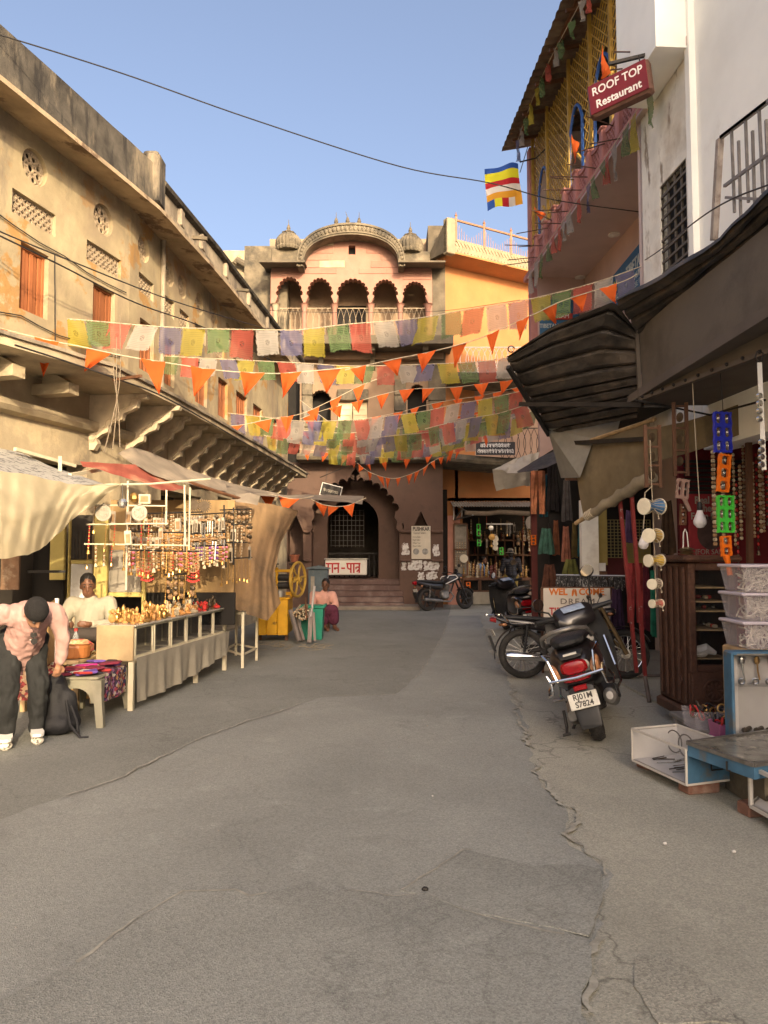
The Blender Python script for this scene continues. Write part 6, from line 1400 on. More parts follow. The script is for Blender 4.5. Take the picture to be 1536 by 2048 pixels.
rs = random.Random(41); FNN = ('maroon', 'magenta', 'black', 'white', 'violet', 'red')
for i in range(22):
 k = rs.randint(0, 5); m = MB(); c = V((-2.72 + rs.uniform(-.15, .15), 6.9 + rs.uniform(-.34, .34), H + .03 + .018 * (i % 3))); m.rbox(c, (rs.uniform(.10, .2), rs.uniform(.08, .14), .022), .008, Euler((rs.uniform(-.1, .1), rs.uniform(-.1, .1), rs.uniform(-.8, .8))).to_matrix())
 lb = 'folded %s textile in the heap on the plastic table' % FNN[k]; tag(m.build('folded_textile', FT[k]), lb, 'textile', lb)
bx = thing('side_bench', 'low bench behind the plastic table with bags and bangles', 'bench', (-3.2, 7.35, 0)); m = MB(); m.rbox((-3.2, 7.38, .47), (.56, .5, .04), .01); m.build('top', M_WOOD_P, bx)
for dx in (-.28, .28):
 for dy in (-.2, .2): m = MB(); m.bar((-3.2 + dx * .9, 7.38 + dy, 0), (-3.2 + dx * .9, 7.38 + dy, .45), .045); m.build('leg', M_WOOD_P, bx)
m = MB(); m.lathe([(.14, 0), (.145, .02), (.15, .10), (.145, .12), (.15, .13)], (-3.04, 7.35, .5), n=20); tag(m.build('round_box', mat('tan_leather', (.32, .12, .035), .45, var=.2, vs=6)), 'round tan leather box on the bench behind the table', 'box')
m = MB(); m.rbox((-3.3, 7.45, .58), (.24, .18, .16), .02); tag(m.build('red_box', mat('red_box', (.36, .02, .02), .5, var=.15)), 'red rectangular box on the bench beside the leaning board', 'box')
for i in range(16): m = MB(); m.tube([V((-3.3 + rs.uniform(-.13, .14), 7.22 + rs.uniform(-.04, .06), .515 + .01 * (i % 3))) + V((.03 * cos(t), .03 * sin(t), 0)) for t in [k * pi / 5 for k in range(10)]], .006, 4, closed=True); tag(m.build('bangle', [M_BRASS, M_REDP, M_FIGC][i % 3]), '%s bangle in the pile below the red box' % ('brass', 'red', 'cream')[i % 3], 'bangle', 'bangles below the red box, ' + ('brass', 'red', 'cream')[i % 3])
bt = thing('water_bottle', 'clear plastic bottle with pink label at the seated man feet', 'bottle', (-3.12, 7.55, .492)); o = V(bt.location)
m = MB(); m.lathe([(.032, 0), (.035, .02), (.033, .16), (.026, .2), (.013, .225), (.013, .24)], o, n=14); m.build("body", pane("bottle_plastic", (.7, .75, .75), .3), bt)
m = MB(); m.lathe([(.0335, .05), (.0345, .05), (.0345, .13), (.0335, .13)], o, n=14, caps=False); m.build('label_band', M_PINKT, bt); m = MB(); m.cyl(o + ZV * .24, o + ZV * .265, .016, n=10); m.build('cap', M_REDP, bt)
m = MB(); m.rbox(P(158, 1295, 7.4), (.26, .2, .16), .05); tag(m.build('patterned_cushion', emb_mat('floral_print', (.5, .33, .16), ((.55, .1, .08), (.55, .4, .25), (.5, .2, .1)), 22)), 'orange floral cushion in front of the wicker stool', 'cushion')
# wicker stool
ws = thing('wicker_stool', 'round wicker stool under the seated stall keeper', 'stool', (-3.17, 8.0, 0)); m = MB()
m.lathe([(.20, 0), (.19, .03), (.15, .2), (.19, .40), (.20, .43)], (-3.17, 8.0, 0), n=28, lobes=28, la=.06); m.build('cane_body', mat('cane', (.45, .27, .09), .7, var=.3, vs=14, bump=.4, bs=60), ws); m = MB(); m.lathe([(.02, .43), (.2, .43), (.21, .45), (.2, .475), (.02, .48)], (-3.17, 8, 0), n=24); m.build('seat', MATS['cane'], ws)
# small steel table beyond the counter
st_ = thing('steel_table', 'cream steel frame table with bangles beyond the counter', 'table', (-1.98, 10.2, 0)); H2 = .72
cn = [PZ(485, 1337), PZ(513, 1322), PZ(472, 1312), PZ(450, 1325)]
for p in cn: m = MB(); m.bar(p, p + ZV * H2, .035); m.build('leg', M_CREAMP, st_)
m = MB()
for z in (H2, .18):
 for a, b in zip(cn, cn[1:] + cn[:1]): m.bar(a + ZV * z, b + ZV * z, .035 if z > .5 else .025)
m.build('frame', M_CREAMP, st_); m = MB(); m.prism([(p.x, p.y) for p in cn], (0, 0, H2 + .02), XV, V((0, 1, 0)), ZV, .015); m.build('top', M_STEEL, st_)
for i in range(14): c = cn[0].lerp(cn[1], rs.random()).lerp(cn[3].lerp(cn[2], rs.random()), rs.uniform(.1, .9)) + ZV * (H2 + .045); m = MB(); m.tube([c + V((.035 * cos(t), .035 * sin(t), 0)) for t in [k * pi / 5 for k in range(10)]], .009, 4, closed=True); tag(m.build('bracelet', (M_FIGC, M_REDP, M_SILV)[i % 3]), '%s bracelet lying on the steel frame table' % ('cream', 'red', 'silver')[i % 3], 'bracelet', 'bracelets on the steel table, ' + ('cream', 'red', 'silver')[i % 3])
# sugar cane juice stand
M_YBOX = mat('chrome_yellow_paint', (.62, .33, .015), .55, var=.15, vs=3, dirt=((.09, .05, .02), 5, .6, .66, .8))
jc = thing('juice_cart', 'yellow wooden sugar cane juice cart with roller press and wheel', 'juice cart', (-1.95, 13.3, 0))
def jb(name, mm, c, s_, par=None): m = MB(); m.rbox(c, s_, .012); return m.build(name, mm, par or jc)
xa, xb = gx(512, 12.9), gx(577, 12.9)
for i in range(3): w = (xb - xa) / 3; jb('front_plank', M_YBOX, (xa + w * (i + .5), 12.95, .42), (w - .008, .03, .62))
jb('body', M_YBOX, ((xa + xb) / 2, 13.32, .42), (xb - xa - .02, .7, .6)); jb('cart_top', M_YBOX, ((xa + xb) / 2, 13.32, .745), (xb - xa + .06, .78, .03))
for x in (xa + .05, xb - .05): jb('leg', M_WOOD, (x, 13.1, .06), (.06, .06, .12))
xm = gx(566, 13.2)
for dx in (-.13, .13): jb('press_post', M_YBOX, (xm + dx + .03, 13.2, 1.02), (.045, .1, .52))
for z in (1.22, .82): jb('press_beam', M_YBOX, (xm + .03, 13.2, z), (.34, .11, .05))
for z in (1.10, .96): m = MB(); m.lathe([(.03, -.12), (.06, -.11), (.06, .11), (.03, .12)], (xm + .03, 13.2, z), (1, 0, 0), 16); m.build('roller', M_IRON, jc, smooth=True)
m = MB(); m.lathe([(.09, 0), (.1, .01), (.1, .11), (.09, .11), (.09, .02), (.01, .02)], (xm - .02, 13.05, .765), n=18); m.build('juice_pan', M_STEEL, jc, smooth=True)
for dx in (-.12, .16): m = MB(); m.cyl((xm + dx, 13.2, 1.22), (xm + dx, 13.2, 1.34), .015, n=8); m.cyl((xm + dx - .05, 13.2, 1.34), (xm + dx + .05, 13.2, 1.34), .012, n=6); m.build('tension_screw', M_IRON, jc)
wc = V((gx(597, 13.2) - .0, 13.15, 1.07)); wax = V((1, -.35, 0)).normalized(); w1 = V((-wax.y, wax.x, 0)); m = MB()
m.tube([wc + w1 * (.30 * cos(t)) + ZV * (.30 * sin(t)) for t in [i * pi / 16 for i in range(32)]], .026, 8, closed=True); wh = m.build('flywheel', mat('worn_yellow_iron', (.38, .24, .04), .6, var=.3, vs=8), jc, smooth=True)
m = MB(); m.cyl(wc - wax * .06, wc + wax * .06, .05, n=12)
for i in range(6): a = i * pi / 3; m.tube([wc + w1 * (.04 * cos(a)) + ZV * .04 * sin(a), wc + w1 * (.17 * cos(a + .25)) + ZV * .17 * sin(a + .25), wc + w1 * (.29 * cos(a + .15)) + ZV * .29 * sin(a + .15)], .018, 6)
m.build('wheel_spoke', MATS['worn_yellow_iron'], wh); m = MB(); m.cyl(wc, wc - wax * .3, .02, n=8); m.build('axle', M_IRON, jc)
# green wheelie bin, cane bundle and stand
gb = thing('green_bin', 'green plastic waste bin beside the juice cart', 'bin', (gx(626, 13.3), 13.35, 0)); c = V(gb.location); m = MB(); M_GRN = mat('green_bin_plastic', (.015, .23, .15), .5, var=.1, vs=4)
m.loft([[c + V((x * k, y * k, z)) for x, y in ((-.2, -.2), (.2, -.2), (.2, .2), (-.2, .2))] for z, k in ((0, .85), (.03, .88), (.56, 1.0))]); m.build('body', M_GRN, gb); m = MB(); m.rbox(c + ZV * .58, (.46, .46, .05), .015); m.build('rim', M_GRN, gb)
m = MB(); m.tube([c + V((.22, -.2, .60)), c + V((.22, .2, .60))], .025, 8); m.build('handle', M_GRN, gb)
sb = thing('cane_bundle', 'bundle of cut sugar cane ends resting on a grey stand', 'sugar cane', tuple(P(604, 1240, 12.7))); bc = P(604, 1228, 12.7)
for i in range(60):
 r, a = .13 * sqrt(rs.random()), rs.uniform(0, 2 * pi); m = MB(); p = bc + V((r * cos(a) * 1.25, rs.uniform(-.06, 0), r * sin(a) * .72)); m.cyl(p, p + V((rs.uniform(-.03, .03), .55, rs.uniform(-.04, .04))), .014, n=7); m.build('cane', M_FIGC if i % 3 else M_WD2, sb)
sn = thing('cane_stand', 'grey weathered post and struts holding the sugar cane bundle', 'stand', tuple(PZ(620, 1285)))
for a, b, w in (((619, 1285, 12.5), (622, 1222, 12.6), .07), ((598, 1282, 12.5), (580, 1220, 12.7), .05), ((607, 1281, 12.7), (592, 1230, 12.9), .045), ((630, 1282, 12.5), (627, 1225, 12.5), .04)): m = MB(); m.bar(P(*a), P(*b), w); m.build('strut', mat('grey_old_wood', (.2, .17, .155), .9, var=.3, vs=8, zs=.3), sn)
m = MB(); m.tube([P(622, 1233, 12.5), P(629, 1172, 12.5)], [.018, .022], 8); tag(m.build('grey_stick', mat('pale_grey_stick', (.4, .37, .35), .8, var=.2)), 'tall pale grey stick leaning in front of the sitting man', 'stick'); m = MB(); m.tube([P(613, 1240, 12.4), P(611, 1195, 12.5)], .014, 6); tag(m.build('thin_stick', M_WOOD), 'short thin dark stick by the cane bundle', 'stick')
# electrical cabinet and flower pot by the gate
ec = thing('junction_cabinet', 'blue grey roadside electrical cabinet with sloping cap left of the steps', 'cabinet', (gx(637, 19.9), 20.0, 0)); c = V(ec.location); M_BG = mat('blue_grey_paint', (.085, .115, .13), .55, var=.2, vs=4, dirt=((.22, .2, .17), 5, .56, .7, .5))
m = MB(); m.rbox(c + ZV * .62, (.52, .4, 1.0), .02); m.build('body', M_BG, ec); m = MB(); m.prism([(-.3, 0), (.3, 0), (.32, .02), (.0, .10), (-.32, .04)], c + V((0, -.25, 1.125)), XV, ZV, (0, 1, 0), .5); m.build('cap', M_BG, ec); m = MB(); m.rbox(c + V((.02, -.205, .64)), (.40, .02, .82), .008); d_ = m.build('door', M_BG, ec); m = MB(); m.box(c + V((-.14, -.22, .66)), (.1, .012, .55)); m.build('notice', M_FELT, d_)
for dx in (-.2, .2): m = MB(); m.box(c + V((dx, 0, .06)), (.06, .3, .12)); m.build('foot', M_BG, ec)
fp = thing('flower_pot', 'terracotta flower pot in the left niche of the gate', 'flower pot', tuple(P(589, 1124, YG - .02))); m = MB(); m.lathe([(.09, 0), (.13, .17), (.15, .17), (.15, .21), (.12, .21)], fp.location, n=16); m.build('pot', mat('terracotta', (.30, .10, .05), .8, var=.2), fp); m = MB(); m.ball(V(fp.location) + ZV * .2, (.12, .12, .04), 8); m.build('soil', M_DARK, fp)
nb = thing('tilted_notice', 'dark framed notice board hanging tilted before the great arch', 'sign', tuple(P(662, 990, 20.4))); m = MB(); rt_ = Euler((0, radians(14), 0)).to_matrix(); c = P(662, 982, 20.4); m.box(c, (.58, .03, .36), rt_); m.build('frame', M_WHITE, nb); m = MB(); m.box(c - V((0, .018, 0)), (.54, .012, .32), rt_); m.build('board', M_IRON, nb); devanagari_scribble(nb, c + rt_ @ V((-.22, -.028, -.05)), rt_ @ XV, rt_ @ ZV, YN, .42, .07, M_FELT, 12, .012)
m = MB(); m.tube([P(650, 975, 20.4), P(655, 935, 20.5)], .008, 5); m.build('wire', M_WIRE, nb)
# ------------------------------------------------------------------ two-wheelers
M_TYRE = mat('dusty_tyre_rubber', (.028, .026, .024), .85, var=.3, vs=8, bump=.5, bs=90, dirt=((.14, .12, .095), 5, .5, .75, .5)); M_BODY = mat('black_gloss_bodywork', (.012, .010, .011), .28, var=.2, vs=4, clear=.5, dirt=((.10, .09, .075), 3.5, .55, .85, .3)); M_LENS = mat('red_lamp_lens', (.27, .006, .010), .18, var=.15, vs=20, spec=.6); M_AMB = mat('amber_clear_lens', (.40, .19, .09), .2, var=.3, vs=14); M_ALU = mat('grey_cast_alloy', (.24, .23, .215), .45, metal=.7, var=.3, vs=9, dirt=((.08, .07, .06), 6, .5, .7, .6)); M_MIRROR = mat('mirror_glass', (.85, .85, .85), .04, metal=1., var=0); M_DIAL = mat('bluish_dial', (.30, .37, .48), .25, var=.2, vs=20); M_SEAT = mat('black_vinyl_seat', (.02, .02, .021), .5, var=.2, vs=6, bump=.5, bs=50); M_PLATE = mat('white_number_plate', (.62, .6, .53), .5, var=.1, vs=9, dirt=((.3, .25, .18), 6, .55, .7, .5))
def ring(c, ax, R, r, n=28, k=8, mb=None):
 mb = mb or MB(); ax = V(ax).normalized(); a = ax.orthogonal().normalized(); b = ax.cross(a); mb.tube([V(c) + a * R * cos(2 * pi * i / n) + b * R * sin(2 * pi * i / n) for i in range(n)], r, k, closed=True); return mb
def sup(x, w, z0, z1, p=3., n=20, yo=0):
 out = []
 for i in range(n):
  a = 2 * pi * i / n; c, s_ = cos(a), sin(a); out.append((x, yo + w / 2 * math.copysign(abs(c) ** (2 / p), c), (z0 + z1) / 2 + (z1 - z0) / 2 * math.copysign(abs(s_) ** (2 / p), s_)))
 return out
def wheel_at(root, c, R, r, style, disc=False, ax=(0, 1, 0)):
 m = ring(c, ax, R - r, r, 36, 10)
 if style == 'scoot':
  for i in range(44):          # chevron tread
   a = 2 * pi * i / 44; 
   for s_ in (-1, 1): p = V(c) + V((R - .004) * V((cos(a), 0, sin(a)))); q = V(c) + V(((R - .02) * cos(a + .10), s_ * .042, (R - .02) * sin(a + .10))); m.bar(p, q, .012, .012)
 t = m.build('tyre', M_TYRE, root, True, True)
 m = MB(); c = V(c)
 ring(c, ax, R - 2 * r + .01, .016, 32, 6, m); w = m.build('rim', M_CHROME if style == 'spoke' else (M_ALU if style == 'scoot' else mat('black_alloy', (.03, .03, .03), .4, metal=.3, var=.2)), root, True, True); m = MB()
 m.cyl(c - V((0, .05, 0)), c + V((0, .05, 0)), .06 if style == 'spoke' else .05, n=14)
 if style == 'spoke':
  for i in range(32):
   a = 2 * pi * i / 32; m.bar(c + V((.05 * cos(a + .5 * (-1) ** i), .035 * (-1) ** i, .05 * sin(a + .5 * (-1) ** i))), c + V(((R - 2 * r) * cos(a), 0, (R - 2 * r) * sin(a))), .005)
  m.build('spoke', M_STEEL, w, local=True)
 else:
  for i in range(6): a = 2 * pi * i / 6; m.bar(c, c + V(((R - 2 * r + .01) * cos(a), 0, (R - 2 * r + .01) * sin(a))), .035, .03)
  if style == 'scoot': m.cyl(c - V((0, .04, 0)), c + V((0, .04, 0)), R - 2 * r, n=20)
  m.build('hub', M_ALU if style == 'scoot' else MATS['black_alloy'], w, local=True)
def scooter(label, loc, yaw, lean, plate=('RJ01M', 'S7824'), steer=18):
 r = thing('parked_scooter', label, 'scooter', loc, yaw); r.rotation_euler = (lean, 0, yaw); r.scale = (1.06,) * 3
 def B(m, nm, mm, par=None, sm=True): return m.build(nm, mm, par or r, sm, True)
 wheel_at(r, (0, 0, .225), .225, .05, 'scoot'); wheel_at(r, (1.22, 0, .225), .225, .05, 'scoot')
 m = MB(); m.loft([sup(-.305, .12, .53, .62), sup(-.29, .24, .49, .67), sup(-.22, .33, .46, .72), sup(-.08, .39, .42, .755), sup(.12, .41, .38, .765), sup(.32, .37, .34, .76), sup(.44, .26, .32, .70), sup(.50, .16, .30, .50)]); body = B(m, 'rear_bodywork', M_BODY)
 m = MB(); m.loft([sup(-.2, .12, .77, .80), sup(-.15, .24, .745, .83), sup(0, .29, .755, .845), sup(.25, .30, .755, .81), sup(.45, .24, .745, .79), sup(.52, .12, .74, .77)]); B(m, 'seat', M_SEAT)
 m = MB(); m.loft([sup(-.328, .08, .60, .64), sup(-.322, .16, .57, .655), sup(-.295, .2, .555, .665), sup(-.27, .18, .55, .66)]); B(m, 'tail_lamp', M_LENS)
 m = MB(); m.loft([sup(-.33, .16, .515, .545), sup(-.31, .2, .505, .556), sup(-.28, .2, .505, .555)]); B(m, 'lower_reflector', M_LENS)
 for s_ in (-1, 1): m = MB(); m.loft([sup(-.305, .04, .55, .60, yo=s_ * .135), sup(-.285, .06, .535, .635, yo=s_ * .15), sup(-.22, .05, .54, .66, yo=s_ * .165)]); B(m, 'indicator_lamp', M_AMB)
 m = MB(); m.loft([sup(-.23, .2, .70, .73), sup(-.31, .16, .68, .705)]); B(m, 'tail_cover', M_BLACKP); m = MB(); m.box((-.30, 0, .712), (.05, .1, .012)); B(m, 'sticker', M_PLATE)
 m = MB(); m.tube([(.12, .17, .77), (-.1, .19, .80), (-.24, .17, .865), (-.33, .09, .895), (-.345, 0, .90), (-.33, -.09, .895), (-.24, -.17, .865), (-.1, -.19, .80), (.12, -.17, .77)], .017, 8); B(m, 'grab_rail', M_ALU)
 for s_ in (-1, 1):
  m = MB(); m.tube([(-.1, s_ * .20, .70), (-.24, s_ * .21, .74), (-.32, s_ * .17, .70), (-.35, s_ * .15, .60), (-.35, s_ * .14, .54)], .010, 6); m.tube([(.1, s_ * .22, .48), (-.1, s_ * .25, .46), (-.28, s_ * .24, .44), (-.34, s_ * .2, .46), (-.35, s_ * .19, .55), (-.33, s_ * .21, .6)], .010, 6); B(m, 'crash_guard', M_CHROME)
  m = MB(); m.tube([(.46, s_ * .21, .26), (.6, s_ * .26, .30), (.85, s_ * .25, .40), (.98, s_ * .23, .66)], .012, 6); B(m, 'floor_guard', M_CHROME)
 m = MB(); m.tube([(-.355, -.2, .555), (-.37, 0, .545), (-.355, .2, .555)], .010, 6); B(m, 'rear_bar', M_CHROME)
 m = MB(); m.loft([sup(-.2, .20, .43, .50), sup(-.27, .19, .38, .47), sup(-.325, .18, .22, .30), sup(-.345, .15, .17, .20)]); B(m, 'rear_mudguard', M_BLACKP)
 rt_ = Euler((0, radians(16), 0)).to_matrix(); pc = V((-.345, 0, .375)); m = MB(); m.rbox(pc, (.008, .215, .115), .004, rt_); pl_ = B(m, 'number_plate', M_PLATE, sm=False)
 for i, t in enumerate(plate):
  me = text_mesh(t, .058, .0015, bold=.0012, sx=.95); me.materials.append(M_INK); mt = (rt_.to_4x4() @ Matrix(((0, 0, -1, -.0055), (-1, 0, 0, 0), (0, 1, 0, .027 - .052 * i), (0, 0, 0, 1)))); mt.translation = pc + rt_ @ V((-.0055, 0, .027 - .054 * i)); me.transform(mt); obj_from(me, 'plate_lettering', pl_)
 m = MB(); m.rbox((-.30, 0, .46), (.02, .1, .04), .006); B(m, 'plate_reflector', M_LENS)
 m = MB(); m.loft([sup(-.10, .06, .20, .28, yo=.14), sup(0, .1, .15, .33, yo=.13), sup(.25, .1, .17, .33, yo=.13), sup(.42, .09, .2, .34, yo=.12)]); B(m, 'engine_case', M_ALU)
 m = MB(); m.tube([(-.02, .2, .28), (-.06, .21, .16), (-.12, .22, .12)], .012, 6); m.cyl((-.12, .19, .12), (-.12, .25, .12), .012, n=6); B(m, 'kick_lever', M_IRON)
 m = MB(); m.lathe([(.03, 0), (.055, .02), (.065, .08), (.065, .36), (.05, .42)], (-.2, -.18, .34), (1, -.0, -.22), 16, sy=.85); B(m, 'silencer', M_ALU); m = MB(); m.rbox((-.0, -.235, .33), (.28, .02, .10), .01, Euler((0, .2, 0)).to_matrix()); B(m, 'heat_shield', M_BLACKP)
 m = MB(); m.loft([sup(.05, .22, .2, .42), sup(.35, .24, .18, .4), sup(.5, .2, .2, .34)]); B(m, 'engine_block', M_IRON)
 m = MB(); m.rbox((.70, 0, .27), (.5, .38, .07), .02); B(m, 'footboard', M_BLACKP); m = MB(); m.rbox((.42, .27, .30), (.1, .08, .02), .006); m.bar((.42, .2, .28), (.42, .3, .29), .018); B(m, 'foot_peg', M_ALU)
 m = MB(); m.grid(12, 12, lambda u, v: (.93 + .10 * v + .05 * (1 - (2 * u - 1) ** 2), (u - .5) * (.48 + .10 * sin(pi * v)), .27 + .64 * v)); m.grid(12, 12, lambda u, v: (.97 + .12 * v + .08 * (1 - (2 * u - 1) ** 2), (u - .5) * (.48 + .10 * sin(pi * v)), .27 + .64 * v)); B(m, 'leg_shield', M_BLACKP)
 m = MB(); m.rbox((.97, -.11, .66), (.06, .11, .12), .02, Euler((0, .15, 0)).to_matrix()); B(m, 'ignition_pod', M_BLACKP); m = MB(); m.cyl((.93, -.11, .67), (.945, -.11, .67), .03, n=14); B(m, 'key_slot', M_STEEL)
 sr = Euler((0, 0, radians(steer))).to_matrix(); piv = V((1.05, 0, 0))
 def T_(m): m.v = [piv + sr @ (p - piv) for p in m.v]; return m
 m = MB(); m.loft([sup(.86, .20, .80, .87), sup(.88, .34, .79, .93), sup(.96, .38, .82, 1.0), sup(1.05, .34, .80, 1.0), sup(1.12, .24, .78, .96), sup(1.16, .14, .80, .9)]); cw = B(T_(m), 'handlebar_cowl', M_BODY)
 m = MB(); m.rbox((.915, 0, .968), (.10, .2, .012), .005, Euler((0, radians(-28), 0)).to_matrix()); B(T_(m), 'instrument_dial', M_DIAL)
 for s_ in (-1, 1):
  m = MB(); m.tube([(.98, s_ * .16, .91), (.95, s_ * .24, .92), (.91, s_ * .36, .925)], [.028, .024, .02], 10); B(T_(m), 'hand_grip', M_BLACKP); m = MB(); m.tube([(1.0, s_ * .17, .89), (1.02, s_ * .26, .90), (.97, s_ * .36, .90)], .008, 6); B(T_(m), 'brake_lever', M_STEEL)
  m = MB(); e = V((.97 if s_ < 0 else .90, s_ * (.24 if s_ < 0 else .30), 1.19 if s_ < 0 else 1.02)); m.tube([(.97, s_ * .19, .93), (.97, s_ * .21, 1.05 if s_ < 0 else .98), e], .008, 6); B(T_(m), 'mirror_stem', M_BLACKP); q = Euler((0, radians(22 if s_ < 0 else -14), radians(-30 if s_ < 0 else 25))).to_matrix()
  m = MB(); m.ball(e + V((-.01, 0, .055)), (.02, .07, .06), 16, q); mr = B(T_(m), 'mirror_shell', M_BLACKP); m = MB(); m.lathe([(.001, 0), (.06, 0), (.06, .004), (.001, .004)], e + V((-.034, 0, .063)), q @ V((-1, 0, 0)), 20, sx=.86); B(T_(m), 'mirror_face', M_MIRROR, mr)
 m = MB(); m.tube([(1.1, 0, .75), (1.2, 0, .25)], .03, 8); m.grid(8, 8, lambda u, v: (1.22 + .26 * cos(pi * (.1 + .8 * v)), (u - .5) * .15, .24 + .26 * sin(pi * (.1 + .8 * v)) - .05 * (2 * u - 1) ** 2)); B(T_(m), 'front_fender', M_BODY)
 m = MB(); m.tube([(.35, .12, .18), (.30, .26, .0)], .012, 6); B(m, 'side_stand', M_IRON)
 return r
p = PZ(1203, 1481); sc1 = scooter('black scooter with Rajasthan number plate leaning on its stand, seen from behind', (p.x, p.y + .02, .0), radians(73), radians(-17))
p = PZ(1046, 1262); scooter('dark scooter with red tail lamp between the motorcycle and the far shop', (2.62, 13.7, 0), radians(97), radians(-8), ('RJ01', 'SM'), 20)
def motorcycle(label, p0, p1, lean, sport, nm='parked_motorcycle'):
 d = p1 - p0; L = d.length; yaw = atan2(d.y, d.x); r = thing(nm, label, 'motorcycle', tuple(p0), yaw); r.rotation_euler = (lean, 0, yaw)
 def B(m, n_, mm, par=None, sm=True): return m.build(n_, mm, par or r, sm, True)
 R = .30; st = 'alloy' if sport else 'spoke'; rr = .052 if sport else .042
 wheel_at(r, (0, 0, R), R, rr, st); wheel_at(r, (L, 0, R), R, rr, st)
 q = L / 1.25; M_B = M_BODY
 def X(x): return x * q
 m = MB(); m.loft([sup(X(-.28), .14, .80, .83), sup(X(-.2), .2, .76, .84), sup(X(0), .24, .74, .83), sup(X(.3), .23, .72, .80), sup(X(.52), .2, .72, .80), sup(X(.58), .1, .74, .78)]); B(m, 'seat', M_SEAT)
 m = MB(); m.loft([sup(X(.5), .14, .72, .82), sup(X(.58), .24, .70, .90), sup(X(.75), .30, .70, .95), sup(X(.92), .28, .74, .97), sup(X(1.0), .14, .80, .93)]); tk = B(m, 'fuel_tank', M_B)
 if sport:
  for s_ in (-1, 1):
   m = MB(); o = s_ * .152
   for a, b in (((.53, .70), (.95, .86)), ((.95, .86), (.88, .94)), ((.88, .94), (.66, .93)), ((.66, .93), (.60, .86))): m.bar((X(a[0]), o, a[1]), (X(b[0]), o, b[1]), .018, .022)
   B(m, 'tank_stripe', M_WHITE, tk, False)
 m = MB(); m.loft([sup(X(-.34), .10, .76, .82), sup(X(-.2), .2, .66, .80), sup(X(.15), .22, .58, .75), sup(X(.45), .2, .55, .74), sup(X(.52), .12, .6, .72)]); B(m, 'side_cover', M_B)
 m = MB(); m.loft([sup(X(-.40), .08, .72, .79), sup(X(-.33), .14, .69, .82)]); B(m, 'tail_lamp', M_LENS)
 m = MB(); m.grid(6, 12, lambda u, v: (-.36 * cos(radians(70 + 105 * v) - pi / 2) * 1.02 + .02 if False else .345 * cos(radians(80 + 110 * v)), (u - .5) * .13, R + .345 * sin(radians(80 + 110 * v)) - .02 * (2 * u - 1) ** 2)); B(m, 'rear_mudguard', M_BLACKP); m = MB(); m.rbox((-.37, 0, .42), (.02, .16, .2), .006, Euler((0, radians(-20), 0)).to_matrix()); B(m, 'mud_flap', M_BLACKP)
 m = MB(); m.rbox((-.36, 0, .55), (.008, .18, .09), .003, Euler((0, radians(-25), 0)).to_matrix()); B(m, 'number_plate', M_PLATE)
 m = MB(); m.grid(6, 14, lambda u, v: (L + .345 * cos(radians(25 + 115 * v)), (u - .5) * .12, R + .345 * sin(radians(25 + 115 * v)) - .02 * (2 * u - 1) ** 2)); B(m, 'front_mudguard', M_B)
 m = MB(); m.tube([(X(.98), 0, .88), (X(.8), 0, .5), (X(.55), 0, .3), (X(.2), 0, .34), (0, 0, R)], .025, 8); m.tube([(X(.98), 0, .84), (X(.5), 0, .72), (X(0), 0, .70)], .022, 8); m.tube([(X(.2), 0, .34), (X(.35), 0, .70)], .02, 8); B(m, 'frame', M_IRON)
 m = MB(); m.rbox((X(.58), 0, .42), (.26, .2, .26), .05); m.lathe([(.07, 0), (.075, .02), (.07, .2)], (X(.64), 0, .5), (.3, 0, 1), 14, lobes=0)
 for i in range(7): m.rbox((X(.66) + .018 * i * .5, 0, .52 + .025 * i), (.19, .19, .012), .004)
 B(m, 'engine', M_ALU); m = MB(); m.lathe([(.001, 0), (.09, 0), (.1, .03), (.08, .05), (.001, .05)], (X(.5), -.1, .40), (0, -1, 0), 18); B(m, 'crankcase_cover', M_ALU)
 m = MB(); m.tube([(X(.72), -.08, .5), (X(.80), -.12, .36), (X(.66), -.14, .23), (X(.4), -.15, .24)], .022, 8); m.lathe([(.028, 0), (.045, .1), (.05, .55), (.035, .6)], (X(.38), -.16, .25), (-1, 0, .05 if not sport else .1), 14); B(m, 'silencer', M_ALU if sport else M_CHROME)
 for s_ in (-1, 1):
  m = MB(); m.tube([(X(.05), s_ * .12, .68), (.0, s_ * .12, R + .02)], .017, 8)
  for i in range(9): ring((X(.05) * (1 - (i + 1) / 11), s_ * .12, .66 - .036 * i), (.1, 0, 1), .028, .006, 12, 5, m)
  B(m, 'shock_absorber', M_CHROME if sport else M_BLACKP)
  m = MB(); m.tube([(X(.96), s_ * .09, .98), (L, s_ * .09, R)], [.022, .028], 8); B(m, 'fork_leg', M_BLACKP if sport else mat('brass_fork', (.2, .14, .07), .5, metal=.5, var=.2))
  m = MB(); m.tube([(X(.94), s_ * .04, 1.0), (X(.9), s_ * .18, 1.05), (X(.80), s_ * .35, 1.03)], [.012, .012, .017], 8); B(m, 'handlebar', M_BLACKP)
  m = MB(); e = V((X(.90), s_ * .30, 1.19)); m.tube([(X(.88), s_ * .22, 1.05), e], .006, 5); m.ball(e, (.02, .065, .045), 10); B(m, 'mirror', M_BLACKP); [B(MB().ball((X(a), s_ * .16, z), (.035, .03, .03), 8), 'indicator_lamp', M_AMB) for a, z in ((-.24, .66), (1.05, .86))]
  m = MB(); m.cyl((X(.2), s_ * .1, .32), (X(.2), s_ * .24, .33), .015, n=6); B(m, 'foot_peg', M_BLACKP)
